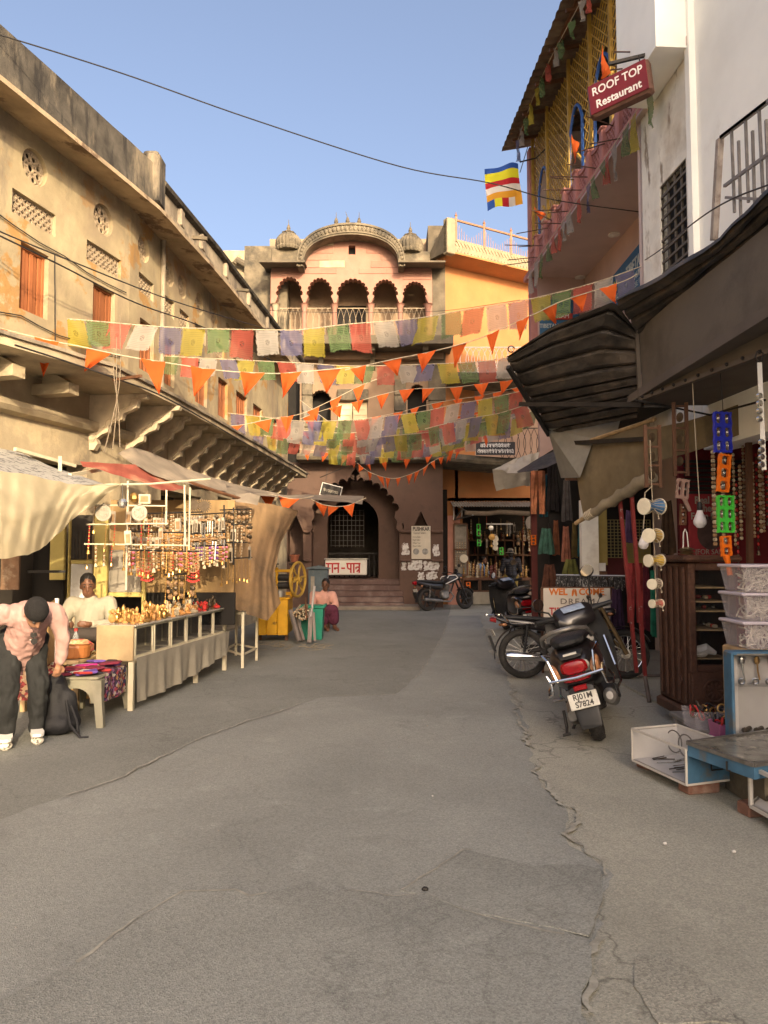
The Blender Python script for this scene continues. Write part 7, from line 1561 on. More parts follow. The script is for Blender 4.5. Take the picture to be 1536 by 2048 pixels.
 m = MB(); m.loft([sup(X(.98), .16, .82, 1.0), sup(X(1.08), .2, .80, 1.02), sup(X(1.16), .16, .82, .98)]) if sport else m.lathe([(.02, 0), (.07, .02), (.085, .1), (.08, .13)], (X(1.0), 0, .9), (1, 0, 0), 16); B(m, 'headlamp_cowl', M_B); m = MB(); m.lathe([(.001, 0), (.075, 0), (.06, .02), (.001, .03)], (X(1.16) if sport else X(1.0) + .125, 0, .9), (1, 0, -.1), 16); B(m, 'headlamp_glass', M_CHROME)
 if sport: m = MB(); m.loft([sup(X(.98), .16, .98, 1.04), sup(X(1.04), .14, 1.02, 1.1), sup(X(1.0), .1, 1.08, 1.13)]); B(m, 'visor', M_BLACKP)
 if not sport:
  m = MB()
  for s_ in (-1, 1): m.tube([(X(.1), s_ * .13, .68), (X(-.15), s_ * .14, .68), (X(-.24), s_ * .13, .80), (X(-.28), s_ * .12, .86), (X(-.45), s_ * .12, .83)], .011, 6); m.tube([(X(-.2), s_ * .14, .70), (X(-.4), s_ * .13, .825)], .009, 6)
  for x in (-.3, -.37, -.45): m.tube([(X(x), -.12, .845), (X(x), .12, .845)], .009, 6)
  B(m, 'luggage_rack', M_CHROME)
 m = MB(); m.tube([(X(.45), .1, .25), (X(.38), .26, .0)], .012, 6); B(m, 'side_stand', M_IRON); m = MB(); m.rbox((X(.22), .07, .36), (.42, .02, .09), .01); B(m, 'chain_guard', M_BLACKP)
 if not sport:
  for o in r.children:
   for v in o.data.vertices:
    if v.co.z > .62: v.co.z = .62 + (v.co.z - .62) * .66
 return r
motorcycle('old black motorcycle with chequered seat and chrome silencer behind the scooter', PZ(1047, 1357), PZ(1252, 1358), radians(-5), False)
motorcycle('black motorcycle with white tank stripe parked beside the gate steps', PZ(855, 1222), PZ(931, 1218), radians(-6), True)
# ------------------------------------------------------------------ people
M_SKIN = mat('tanned_skin', (.30, .155, .09), .55, var=.12, vs=10); M_SKIN2 = mat('brown_skin', (.15, .07, .04), .5, var=.12, vs=10); M_HAIR = mat('black_hair', (.012, .01, .009), .55, var=.3, vs=30, bump=.4, bs=80)
def figure(label, base, f, J, skin, shirt, pants, hair='short', sleeve=1.0, shoe=None, hand=('relaxed', 'relaxed'), vox=.011, disp=.006, name='person', hd=None, longs=0.02, jacket=False, brim=False, sock=None, lungi=None, sc=1.):
 """J gives joints as (forward, left, up); garments and hair are children of the body"""
 root = thing(name, label, 'person', base); root.scale = (sc,) * 3; f = V((f[0], f[1], 0)).normalized(); l = V((-f.y, f.x, 0))
 W = {k: f * v[0] + l * v[1] + ZV * v[2] for k, v in J.items()}
 H = W['head']; hf = V(hd[0]) if hd else f; hf = (f * hf.x + l * hf.y + ZV * hf.z).normalized() if hd else f; hup = (f * hd[1][0] + l * hd[1][1] + ZV * hd[1][2]).normalized() if hd else ZV
 hl = hup.cross(hf).normalized(); hup = hf.cross(hl); Q = Matrix((hf, hl, hup)).transposed()
 b = [('c', W['pel'], .13, W['ch'], .14), ('c', W['ch'], .13, W['nk'], .06), ('c', W['nk'], .055, H - hup * .05, .052), ('e', H + hup * .03, (.092, .074, .105), Q), ('e', H + hf * .03 - hup * .05, (.062, .058, .065), Q),
         ('c', H + hf * .085 + hup * .015, .011, H + hf * .104 - hup * .022, .015), ('e', H + hl * .074 - hf * .005, (.018, .01, .03), Q), ('e', H - hl * .074 - hf * .005, (.018, .01, .03), Q), ('e', H + hf * .088 - hup * .052, (.012, .026, .008), Q)]
 for s_ in 'LR':
  sh, el, ha = W['sh' + s_], W['el' + s_], W['ha' + s_]; b += [('c', W['ch'], .1, sh, .062), ('c', sh, .055, el, .042), ('c', el, .04, ha, .028)]
  d = (ha - el).normalized(); sd = d.cross(f if abs(d.dot(f)) < .9 else ZV).normalized() * (1 if s_ == 'L' else -1); nn = d.cross(sd); pm = ha + d * .05
  b.append(('e', pm, (.028, .042, .016) if False else (.03, .03, .03))); b.append(('c', ha, .024, ha + d * .075, .026))
  for k, (o, ln) in enumerate(((-.027, .062), (-.009, .072), (.009, .068), (.027, .052))):
   k0 = ha + d * .08 + sd * o; k1 = k0 + d * ln * .55 + nn * .012; b += [('c', k0, .0095, k1, .0085), ('c', k1, .0085, k1 + (d * .6 + nn * .8).normalized() * ln * .5, .007)]
  t0 = ha + d * .03 - sd * .026; b += [('c', t0, .011, t0 + (d * .7 - sd * .7).normalized() * .035, .0095), ('c', t0 + (d * .7 - sd * .7).normalized() * .035, .0095, t0 + (d * .7 - sd * .7).normalized() * .035 + d * .028, .008)]
  hp, kn, an = W['hp' + s_], W['kn' + s_], W['an' + s_]; toe = W.get('to' + s_, an + f * .17 - ZV * .04); b += [('c', W['pel'], .11, hp, .1), ('c', hp, .085, kn, .058), ('c', kn, .055, an, .038), ('c', an, .042, toe, .032)]
 body = blob('body', b, vox * .75, skin, root, 2)
 for s_ in (-1, 1): MB().ball(H + hf * .079 + hl * s_ * .030 + hup * .018, (.012, .015, .009), 8, Q).build('eye', mat('eye_dark', (.05, .04, .035), .2, var=0), body, True, True)
 m = MB()
 for s_ in (-1, 1): m.tube([H + hf * .088 + hl * s_ * .014 + hup * .038, H + hf * .086 + hl * s_ * .03 + hup * .044, H + hf * .074 + hl * s_ * .048 + hup * .036], .0045, 5)
 if hair == 'mous': m.tube([H + hf * .094 + hl * y - hup * (.036 + abs(y) * .2) for y in (-.028, -.012, 0, .012, .028)], .006, 6)
 m.build('brow_and_moustache', M_HAIR, body, True, True)
 hs = [('e', H + hup * .055 - hf * .018, (.098, .083, .095), Q), ('e', H - hf * .05 + hup * .0, (.055, .07, .08), Q)]
 if hair == 'cap': blob('knit_cap', [('e', H + hup * .062 - hf * .012, (.108, .092, .095), Q), ('e', H + hup * .035 - hf * .015, (.108, .093, .03), Q)], .008, mat('black_knit_cap', (.014, .013, .013), .95, var=.2, vs=40, bump=.6, bs=120), root)
 else: blob('hair', hs, .008, M_HAIR, root, 1, .004, .02)
 if brim: m = MB(); m.lathe([(.08, 0), (.17, -.015), (.17, -.008), (.09, .01), (.085, .09), (.05, .12), (.01, .12)], H + hup * .06, hup, 20); m.build('sun_hat', mat('khaki_hat', (.2, .17, .12), .9, var=.2, vs=12), root, True, True)
 g = [('c', W['pel'] - ZV * longs, .158, W['ch'], .155), ('c', W['ch'], .155, W['nk'] - (W['nk'] - W['ch']).normalized() * .05, .085), ('c', W['nk'] - (W['nk'] - W['ch']).normalized() * .06, .078, W['nk'] - (W['nk'] - W['ch']).normalized() * .015, .070)]
 for s_ in 'LR':
  sh, el, ha = W['sh' + s_], W['el' + s_], W['ha' + s_]; g += [('c', W['ch'], .13, sh, .082), ('c', sh, .082, el, .066)]
  if sleeve > .5: g.append(('c', el, .064, el.lerp(ha, .9), .046))
 if jacket: g += [('e', W['pel'] + ZV * .05, (.17, .2, .12))]
 sh_o = blob('jacket' if jacket else 'shirt', g, vox, shirt, root, 3, disp, .075)
 if jacket:
  for v, nv in zip(sh_o.data.vertices, [v.normal.copy() for v in sh_o.data.vertices]): v.co += nv * .012 * abs(sin(v.co.z * 52))
 pr = [('c', W['pel'], .145, W['pel'] + ZV * .03, .14)]
 for s_ in 'LR':
  hp, kn, an = W['hp' + s_], W['kn' + s_], W['an' + s_]; pr += [('c', W['pel'], .135, hp, .118), ('c', hp, .108, kn, .082), ('c', kn, .08, kn.lerp(an, .92), .064)]
 if lungi: pr = [('c', W['pel'], .17, W['knL'], .12), ('c', W['pel'], .17, W['knR'], .12), ('c', W['knL'], .12, W['knR'], .12)] + [('c', W['kn' + s_], .115, W['kn' + s_].lerp(W['an' + s_], .55), .11) for s_ in 'LR']
 blob('lungi' if lungi else 'trousers', pr, vox, pants, root, 3, disp * 1.1, .08)
 for s_ in 'LR':
  an = W['an' + s_]; toe = W.get('to' + s_, an + f * .17 - ZV * .04); td = (toe - an); td.z = 0; td = td.normalized() if td.length > .02 else f
  if sock: blob('sock', [('c', an + ZV * .0, .044, an.lerp(W['kn' + s_], .3), .05)], .01, sock, root)
  if shoe:
   o = blob('shoe', [('c', an - ZV * .02 - td * .03, .05, toe + td * .02, .042), ('c', an - ZV * .01, .052, an + ZV * .015, .05), ('e', toe + td * .01, (.055, .05, .035))], .009, shoe, root, 2)
   zb = min(v.co.z for v in o.data.vertices); m = MB(); side = V((-td.y, td.x, 0)); m.loft([[an - td * .09 + td * t * .36 + side * w_ * k + ZV * z for k, z in ((-1, zb), (1, zb), (1, zb + .025), (-1, zb + .025))] for t, w_ in ((0, .035), (.12, .045), (.45, .046), (.75, .052), (.93, .042), (1, .02))]); m.build('sole', M_WHITE if sock else M_IRON, o, local=True)
 return root, W, f, l
M_PINKS = mat('dusty_pink_denim_shirt', (.40, .245, .215), .9, var=.12, vs=9, bump=.35, bs=18); M_BLKJ = mat('washed_black_jeans', (.017, .018, .018), .9, var=.5, vs=5, bump=.3, bs=25); M_SNK = mat('striped_canvas_shoe', (.66, .62, .52), .8, var=.1, dirt=((.06, .06, .05), 32, .54, .57, .9))
J1 = dict(pel=(-.18, 0, .88), ch=(.13, 0, 1.07), nk=(.28, 0, 1.15), head=(.395, -.02, 1.12), shL=(.18, .185, 1.12), shR=(.16, -.195, 1.12), elL=(.20, .25, .89), haL=(.15, .235, .68), elR=(-.07, -.33, 1.0), haR=(-.26, -.22, .93), hpL=(-.14, .1, .86), hpR=(-.14, -.1, .86), knL=(-.02, .12, .48), knR=(.02, -.12, .48), anL=(-.1, .13, .085), anR=(-.06, -.11, .085), toL=(.07, .10, .04), toR=(.10, -.15, .04))
r1, W1, f1_, l1 = figure('man in pink shirt and black knit cap bending over the stall at left', (-2.86, 5.95, 0), (.62, -.78), J1, M_SKIN, M_PINKS, M_BLKJ, 'cap', shoe=M_SNK, vox=.011, disp=.016, hd=((.5, .12, -.86), (.86, 0, .5)), longs=.13, sc=.94, sock=mat('pale_blue_sock', (.26, .40, .42), .9, var=.1))
o = V((0, 0, 0)); ax = (W1['ch'] - W1['pel']).normalized(); frn = (f1_ - ax * f1_.dot(ax)).normalized()
m = MB(); a = W1['pel'] + frn * .164 - ax * .10; b = W1['ch'] + frn * .164 + ax * .08; m.grid(2, 20, lambda u, v: a.lerp(b, v) + l1 * (u - .5) * .035 + frn * .004); m.build('button_placket', M_PINKS, r1, local=True)
for i in range(5): p = a.lerp(b, .15 + i * .2) + frn * .008; m = MB(); m.lathe([(.001, 0), (.007, 0), (.007, .004), (.001, .004)], p, frn, 10); m.build('button', M_WHITE, r1, local=True)
for s_ in (-1, 1): m = MB(); m.grid(6, 4, lambda u, v: W1['nk'] - ax * (.04 + .05 * v) + frn * (.075 + .03 * v) + l1 * s_ * (.015 + .085 * u * (1 - .3 * v)) + frn * .01 * sin(u * 3)); m.build('collar', M_PINKS, r1, local=True)
sg_ = thing('sunglasses', 'dark round sunglasses hooked on the pink shirt front', 'sunglasses', tuple(V(r1.location) + (W1['ch'] + frn * .178 + ax * .05) * .94))
for k in (0, 1): m = MB(); c = V(sg_.location) - ZV * .052 * k + l1 * .006 * k; m.lathe([(.001, 0), (.024, 0), (.024, .006), (.001, .006)], c, -f1_ * -1, 14); m.build('lens', M_IRON, sg_)
m = MB(); m.tube([V(sg_.location) + ZV * .03, V(sg_.location) - ZV * .08], .003, 5); m.build('bridge', M_IRON, sg_)
bp = thing('backpack', 'black backpack standing on the ground behind the bending man', 'backpack', (-2.74, 6.3, 0)); M_BAG = mat('black_nylon', (.016, .016, .018), .7, var=.3, vs=7, bump=.4, bs=16)
o = blob('bag', [('c', (0, 0, .12), .13, (-.06, .06, .40), .10), ('c', (.1, .0, .1), .09, (.04, .05, .3), .08), ('e', (.0, -.02, .1), (.19, .14, .10))], .014, M_BAG, bp, 3, .012, .1)
m = MB(); m.tube([(.14, -.06, .25), (.2, -.08, .12), (.22, -.1, .01)], .012, 6); m.tube([(.1, -.08, .3), (.16, -.12, .1), (.26, -.16, .012), (.32, -.14, .01)], .012, 6); m.build('strap', M_BAG, bp, local=True)
M_CSH = mat('cream_cotton_shirt', (.32, .29, .22), .9, var=.07, vs=8, bump=.2, bs=14); M_DKP = mat('dark_brown_trousers', (.045, .036, .03), .85, var=.2, vs=7, bump=.2, bs=20)
J2 = dict(pel=(-.02, 0, .58), ch=(-.07, 0, .88), nk=(-.05, 0, 1.04), head=(-.01, -.02, 1.16), shL=(-.06, .19, .98), shR=(-.06, -.19, .98), elL=(.05, .28, .76), haL=(.24, .10, .78), elR=(.08, -.27, .76), haR=(.27, -.12, .78), hpL=(.0, .1, .57), hpR=(.0, -.1, .57), knL=(.36, .22, .68), knR=(.42, -.16, .56), anL=(.40, -.22, .70), anR=(.38, -.18, .10), toL=(.42, -.38, .66), toR=(.53, -.2, .05))
figure('seated stall keeper in cream shirt with one leg crossed', (-3.17, 8.0, 0), (.1, -1), J2, M_SKIN2, M_CSH, M_DKP, shoe=M_BLACKP, vox=.011, hd=((1, .25, -.18), (.15, 0, 1)))
J3 = dict(pel=(-.02, 0, .34), ch=(.10, .02, .62), nk=(.12, .04, .77), head=(.15, .06, .89), shL=(.08, .2, .70), shR=(.1, -.18, .70), elL=(.2, .27, .5), haL=(.33, .1, .45), elR=(.25, -.2, .5), haR=(.36, -.04, .45), hpL=(.0, .1, .33), hpR=(.0, -.1, .33), knL=(.28, .20, .40), knR=(.32, -.02, .40), anL=(.26, .24, .07), anR=(.34, .06, .07), toL=(.40, .30, .03), toR=(.48, .10, .03))
figure('man in pale pink shirt and maroon lungi sitting low by the green bin', (gx(645, 15), 15.05, 0), (.1, -1), J3, M_SKIN2, mat('pale_pink_shirt', (.60, .33, .26), .9, var=.1, vs=9, bump=.2, bs=14), mat('maroon_check_lungi', (.10, .022, .045), .9, var=.4, vs=14), 'mous', vox=.012, hd=((1, -.2, -.05), (0, 0, 1)), lungi=True)
ls = thing('low_stool', 'low wooden block under the man in the pink shirt', 'stool', (gx(645, 15), 15.1, 0)); m = MB(); m.rbox((gx(645, 15), 15.1, .18), (.34, .3, .04), .01); m.build('seat', M_WOOD, ls)
for dx in (-.13, .13): m = MB(); m.box((gx(645, 15) + dx, 15.1, .08), (.04, .26, .16)); m.build('leg', M_WOOD, ls)
J4 = dict(pel=(0, 0, .88), ch=(.05, 0, 1.2), nk=(.08, 0, 1.40), head=(.11, 0, 1.52), shL=(.03, .2, 1.34), shR=(.03, -.2, 1.34), elL=(.06, .27, 1.06), haL=(.25, .2, .98), elR=(.06, -.27, 1.06), haR=(.25, -.2, .98), hpL=(0, .1, .86), hpR=(0, -.1, .86), knL=(.12, .14, .5), knR=(.06, -.1, .47), anL=(-.2, .2, .30), anR=(0, -.1, .08), toL=(-.26, .2, .14), toR=(.14, -.11, .04))
figure('customer in black puffer jacket and sun hat with his back to the street', (gx(1022, 21.6), 21.6, 0), (-.05, 1), J4, M_SKIN2, mat('black_puffer_nylon', (.018, .018, .022), .45, var=.2, vs=6), mat('olive_yellow_trousers', (.26, .19, .05), .9, var=.2, vs=8), shoe=M_IRON, vox=.013, jacket=True, brim=True, disp=.004)
J5 = dict(pel=(0, 0, .75), ch=(.05, 0, 1.05), nk=(.09, 0, 1.22), head=(.14, 0, 1.33), shL=(.05, .19, 1.16), shR=(.05, -.19, 1.16), elL=(.15, .24, .95), haL=(.36, .12, .95), elR=(.15, -.24, .95), haR=(.36, -.12, .95), hpL=(0, .1, .74), hpR=(0, -.1, .74), knL=(.4, .1, .76), knR=(.4, -.1, .76), anL=(.4, .1, .36), anR=(.4, -.1, .36))
figure('shopkeeper in light blue shirt seated inside the far shop', (gx(958, 23.4), 23.4, 0), (.9, -.3), J5, M_SKIN2, mat('light_blue_shirt', (.16, .26, .42), .9, var=.1, vs=8), M_DKP, vox=.014)
bn = thing('shop_stool', 'stool beneath the shopkeeper in the far shop', 'stool', (gx(958, 23.4), 23.4, 0)); m = MB(); m.rbox((gx(958, 23.4), 23.4, .62), (.4, .36, .05), .01); m.build('seat', M_WOOD, bn)
for dx in (-.15, .15):
 for dy in (-.13, .13): m = MB(); m.bar((gx(958, 23.4) + dx, 23.4 + dy, 0), (gx(958, 23.4) + dx, 23.4 + dy, .6), .04); m.build('leg', M_WOOD, bn)
# ------------------------------------------------------------------ wares on the right and in the far shop
M_REDPOLE = mat('chipped_red_paint', (.24, .03, .027), .55, var=.25, vs=5, dirt=((.32, .28, .24), 11, .6, .65, .7)); M_PIPE = mat('rusty_grey_pipe', (.16, .13, .11), .7, metal=.4, var=.35, vs=9)
for i, (a, b) in enumerate((((1238, 985, 8.05), (1273, 1345, 8.05)), ((1262, 975, 7.8), (1290, 1352, 7.8)))):
 t = thing('red_pole', ('farther' if i == 0 else 'nearer') + ' of the two leaning red painted poles', 'pole', tuple(P(b[0], b[1], b[2])), 0, 'leaning red poles'); m = MB(); m.bar(P(*a), P(*b), .034, .04); m.build('square_tube', M_REDPOLE, t)
 if i: m = MB(); m.cyl(P(*b), PZ(1299, 1405), .022, n=8); m.tube([P(1278, 1352, 7.8), P(1335, 1350, 7.8)], .016, 6); m.build('foot_pipe', M_PIPE, t)
# welcome board
YW = 9.55; wbd = thing('welcome_board', 'white board hand painted WELCOME, Tibetan kitchen, ROOF TOP RESTAURANT', 'sign', tuple(P(1158, 1340, YW))); A, B = P(1088, 1342, YW), P(1220, 1176, YW)
m = MB(); m.rbox((A + B) / 2, (B.x - A.x, .04, B.z - A.z), .006); m.build('board', mat('white_painted_board', (.60, .55, .47), .7, var=.1, vs=3, dirt=((.28, .16, .1), 7, .6, .68, .7)), wbd); m = MB(); m.bar(V((A.x - .02, YW, B.z)), V((B.x + .05, YW, B.z)), .03); m.bar(V((A.x - .015, YW, 0)), V((A.x - .015, YW, B.z)), .03); m.bar(V((B.x + .01, YW, 0)), V((B.x + .01, YW, B.z)), .03); m.build('frame', M_WOOD, wbd)
SP = {n: mat('sign_paint_' + n, c, .7, var=.25, vs=12) for n, c in (('orange', (.60, .17, .03)), ('red', (.42, .03, .035)), ('green', (.04, .20, .12)), ('blue', (.05, .25, .45)), ('grey', (.16, .13, .11)))}
def wt(t, px, py, s_, n, **k): put_text(t, s_, SP[n], wbd, (gx(px, YW) + .0, YW - .024, P(0, py, YW).z), XV, ZV, .0025, **k)
wt('WEL', 1114, 1184, .115, 'orange', bold=.004); wt('COME', 1180, 1184, .115, 'orange', bold=.004); wt('DREAM', 1152, 1203, .10, 'grey', sx=1.25, space=1.15); wt('TIBETAN', 1128, 1223, .13, 'red', bold=.003, sx=.8); wt('kitchen', 1187, 1223, .15, 'red', bold=.003, sx=.9); wt('ROOF TOP', 1163, 1245, .10, 'green', bold=.004); wt('RESTAURANT', 1160, 1275, .16, 'blue', bold=.004, sx=.78)
m = MB(); c = V((gx(1206, YW), YW - .026, P(0, 1246, YW).z)); m.prism([(-.08, -.03), (0, -.03), (0, -.06), (.09, 0), (0, .06), (0, .03), (-.08, .03)], c, XV, ZV, (0, 1, 0), .004); m.build('arrow', SP['red'], wbd)
m = MB()
for s_ in (-1, 1): m.ball((gx(1146, YW) + s_ * .018, YW - .022, P(0, 1185, YW).z), (.016, .004, .05), 8, Euler((0, s_ * -.18, 0)).to_matrix())
m.build('folded_hands_emblem', SP['orange'], wbd)
# carved cabinet
cc = thing('carved_cabinet', 'carved dark wood display cabinet with glass door on the right', 'cabinet', (2.58, 6.3, .1)); M_CARVW = mat('carved_dark_wood', (.085, .038, .022), .5, var=.3, vs=9, bump=.9, bs=45); cx0, cx1, cy0, cy1, cz0, cz1 = 2.58, 2.98, 6.3, 7.0, .2, 1.44
def cb_(name, mm, c, s_, par=None, b=.008): m = MB(); m.rbox(c, s_, b); return m.build(name, mm, par or cc)
cb_('back_panel', M_CARVW, ((cx0 + cx1) / 2, cy1 - .02, .82), (cx1 - cx0, .04, 1.24)); cb_('side_panel', M_CARVW, (cx0 + .015, (cy0 + cy1) / 2, .82), (.03, cy1 - cy0 - .06, 1.22)); cb_('side_panel', M_CARVW, (cx1 - .015, (cy0 + cy1) / 2, .82), (.03, cy1 - cy0 - .06, 1.22)); cb_('cornice', M_CARVW, ((cx0 + cx1) / 2, (cy0 + cy1) / 2, cz1 + .03), (cx1 - cx0 + .1, cy1 - cy0 + .1, .06), b=.02); cb_('plinth', M_CARVW, ((cx0 + cx1) / 2, (cy0 + cy1) / 2, .15), (cx1 - cx0 + .06, cy1 - cy0 + .06, .1), b=.02); cb_('bottom_drawer', M_CARVW, ((cx0 + cx1) / 2, cy0 + .03, .36), (cx1 - cx0 - .02, .06, .32))
for x in (cx0 + .03, cx1 - .03): cb_('door_stile', M_CARVW, (x, cy0 + .02, .97), (.06, .05, .92))
for z in (.545, 1.40): cb_('door_rail', M_CARVW, ((cx0 + cx1) / 2, cy0 + .02, z), (cx1 - cx0 - .12, .048, .06))
for i in range(5): cb_('carved_moulding', M_CARVW, (cx0 - .008, cy0 + .08 + .135 * i, .82), (.022, .045, 1.16), b=.009)
for z in (.42, .62): m = MB(); m.prism([(-.06, 0), (0, .09), (.06, 0), (0, -.09)], (cx0 - .012, 6.52, z), (0, 1, 0), ZV, (1, 0, 0), .02); m.build('carved_lozenge', M_CARVW, cc)
m = MB(); ring(((cx0 + cx1) / 2, cy0 - .004, .36), (0, 1, 0), .09, .012, 20, 6, m)
for i in range(10): a = i * pi / 5; m.ball(((cx0 + cx1) / 2 + .05 * cos(a), cy0 - .004, .36 + .05 * sin(a)), (.03, .01, .012), 6, Euler((0, -a, 0)).to_matrix())
m.build('carved_rosette', M_CARVW, cc); m = MB(); m.box(((cx0 + cx1) / 2, cy0 + .03, .97), (cx1 - cx0 - .12, .005, .82)); m.build('glass_door', M_GLASS, cc)
for z in (.62, .86, 1.02, 1.10, 1.22): cb_('shelf', M_WOOD_P, ((cx0 + cx1) / 2, 6.62, z), (cx1 - cx0 - .07, .55, .012), b=.003)
rs = random.Random(51); CW = ('white', 'red', 'silver')
m = MB(); m.tube([(2.70, 6.42, .67), (2.76, 6.40, .70), (2.84, 6.40, .66)], [.05, .045, .02], 8); m.ball((2.72, 6.42, .66), (.07, .05, .04), 8); tag(m.build('white_shell', M_WHITE), 'large white carved shell on the lowest cabinet shelf', 'shell')
for i in range(16): z = rs.choice((.87, .87, 1.03, 1.11)); k = i % 3; m = MB(); m.ball((rs.uniform(2.66, 2.9), rs.uniform(6.4, 6.7), z + .018), (.028, .02, .018), 8); lb = '%s curio on the %s cabinet shelf' % (CW[k], 'second' if z < .9 else 'upper'); tag(m.build('curio', (M_FIGC, M_REDP, M_SILV)[k]), lb, 'curio', lb)
# stacked clear boxes
M_BOXP = pane('cloudy_plastic_box', (.62, .58, .60), .3, .25)
for i in range(3):
 z0 = .865 + i * .193; w = .0; t = thing('plastic_box', ('lowest', 'middle', 'topmost')[i] + ' of three stacked clear plastic boxes of jewellery', 'plastic box', (2.72, 5.2, z0), 0, 'stacked clear boxes'); c = V(t.location); m = MB()
 m.loft([[c + V((x * k, y * k, z)) for x, y in ((-.29, -.17), (.29, -.17), (.29, .17), (-.29, .17))] for z, k in ((0, .90), (.165, 1.0))]); m.build('body', M_BOXP, t); m = MB(); m.rbox(c + ZV * .175, (.61, .37, .022), .006); m.build('lid', mat('pale_lilac_plastic', (.50, .45, .50), .4, var=.06), t)
 m = MB()
 for k in range(130): p = c + V((rs.uniform(-.24, .24), rs.uniform(-.14, .0), rs.uniform(.012, .14))); a = rs.uniform(0, 6); q = V((cos(a), rs.uniform(-.3, .3), sin(a))) * .05; m.tube([p - q, p + V((-q.z, 0, q.x)) * .3, p + q], .006, 4)
 o = m.build('jewellery_filling', mat('tangled_packets', (.46, .41, .34), .4, var=.4, vs=18), t); o['kind'] = 'stuff'
m = MB(); m.rbox((2.72, 5.25, .48), (.56, .28, .76), .01); tag(m.build('wooden_crate', M_WOOD_P), 'plain wooden crate carrying the clear plastic boxes', 'crate')
M_CASEB = mat('blue_case_paint', (.055, .135, .22), .6, var=.3, vs=5, dirt=((.13, .12, .10), 7, .54, .66, .7)); M_CASEW = mat('white_case_lining', (.55, .53, .51), .85, var=.08, vs=5)
dc = thing('blue_display_case', 'upright blue framed glass case of spoons and carved pieces', 'display case', (2.7, 5.0, .3)); X0, X1, Y0_, Y1_, Z0_, Z1_ = 2.31, 3.05, 4.97, 5.3, .27, .85
def db_(name, mm, c, s_): m = MB(); m.rbox(c, s_, .005); return m.build(name, mm, dc)
db_('side', M_CASEB, (X0 + .01, 5.03, .56), (.02, .12, .58)); db_('side', M_CASEB, (X1 - .01, 5.03, .56), (.02, .12, .58)); db_('base', M_CASEB, (2.69, 5.03, .28), (.72, .14, .03)); db_('top', M_CASEB, (2.69, 5.03, .845), (.74, .14, .02)); db_('back', M_CASEW, (2.69, 5.085, .56), (.68, .012, .54)); db_('floor_lining', M_CASEW, (2.69, 5.03, .305), (.68, .1, .015)); db_('shelf', M_GLASS, (2.69, 5.03, .63), (.68, .1, .008))
for z in (.285, .84): db_('frame_rail', M_ALU, (2.69, 4.965, z), (.70, .012, .02))
m = MB(); m.box((2.69, 4.972, .56), (.68, .004, .53)); m.build('front_pane', M_GLASS, dc)
for i in range(6): x = 2.42 + i * .1; m = MB(); m.tube([(x, 5.05, .82), (x, 5.045, .72), (x + .01, 5.04, .66)], .006, 5); m.ball((x, 5.05, .79), (.022, .01, .03), 8); tag(m.build('hanging_spoon', (M_SILV, M_BRASS, M_REDP)[i % 3]), ('leftmost silver', 'leftmost gold', 'leftmost red', 'second silver', 'second gold', 'second red')[i] + ' spoon hanging in the blue display case', 'spoon', 'spoons in the blue display case')
for i in range(8): m = MB(); m.tube([(2.40 + i * .08, 5.0, .332), (2.46 + i * .08, 5.05, .34)], .016, 7); m.ball((2.40 + i * .08, 5.0, .336), .02, 7); tag(m.build('carved_stick', M_FIGD), 'dark carved piece on the floor of the blue display case', 'carving', 'carved pieces in the blue case')
for i in range(7): m = ring((2.40 + i * .09, 5.02, .655), (.3, 1, 0), .018, .007, 14, 6); tag(m.build('ring_trinket', (M_SILV, M_WD2)[i > 3]), ('silver' if i <= 3 else 'brown') + ' ring on the shelf of the blue display case', 'ring', 'rings in the blue case, ' + ('silver' if i <= 3 else 'brown'))
# flat blue glass-topped case
fc = thing('flat_blue_case', 'flat blue glass topped case jutting out at the right edge', 'display case', tuple(PZ(1440, 1560))); zt = .33
qa, qb, qc = PZ(1375, 1487, zt), PZ(1508, 1532, zt), PZ(1700, 1500, zt); qd = qa + qc - qb
m = MB(); pl_ = [qa, qb, qc, qd]; m.prism([(p.x, p.y) for p in pl_], (0, 0, zt - .075), XV, V((0, 1, 0)), ZV, .07); m.build('tray', M_CASEB, fc); m = MB(); m.prism([(p.x, p.y) for p in pl_], (0, 0, zt), XV, V((0, 1, 0)), ZV, .006); m.build('glass_top', mat('grimy_case_glass', (.17, .16, .13), .12, var=.5, vs=9, dirt=((.42, .38, .3), 7, .56, .62, .7)), fc)
m = MB()
for a, b in zip(pl_, pl_[1:] + pl_[:1]): m.bar(a + ZV * .005, b + ZV * .005, .022, .022)
m.build('lid_frame', M_ALU, fc); m = MB(); e_ = qa.lerp(qb, .62) + V((-.012, -.02, -.02)); m.tube([e_, e_ - ZV * .05, e_ - ZV * .055 + V((.02, 0, 0))], .006, 5); m.build('hasp', M_IRON, fc)
m = MB(); m.box((qa + qc) / 2 + ZV * (-.2 - .015) - V((-.1, -.0, 0)), (.5, .5, .22)); m.build('support_block', M_STONE, fc)
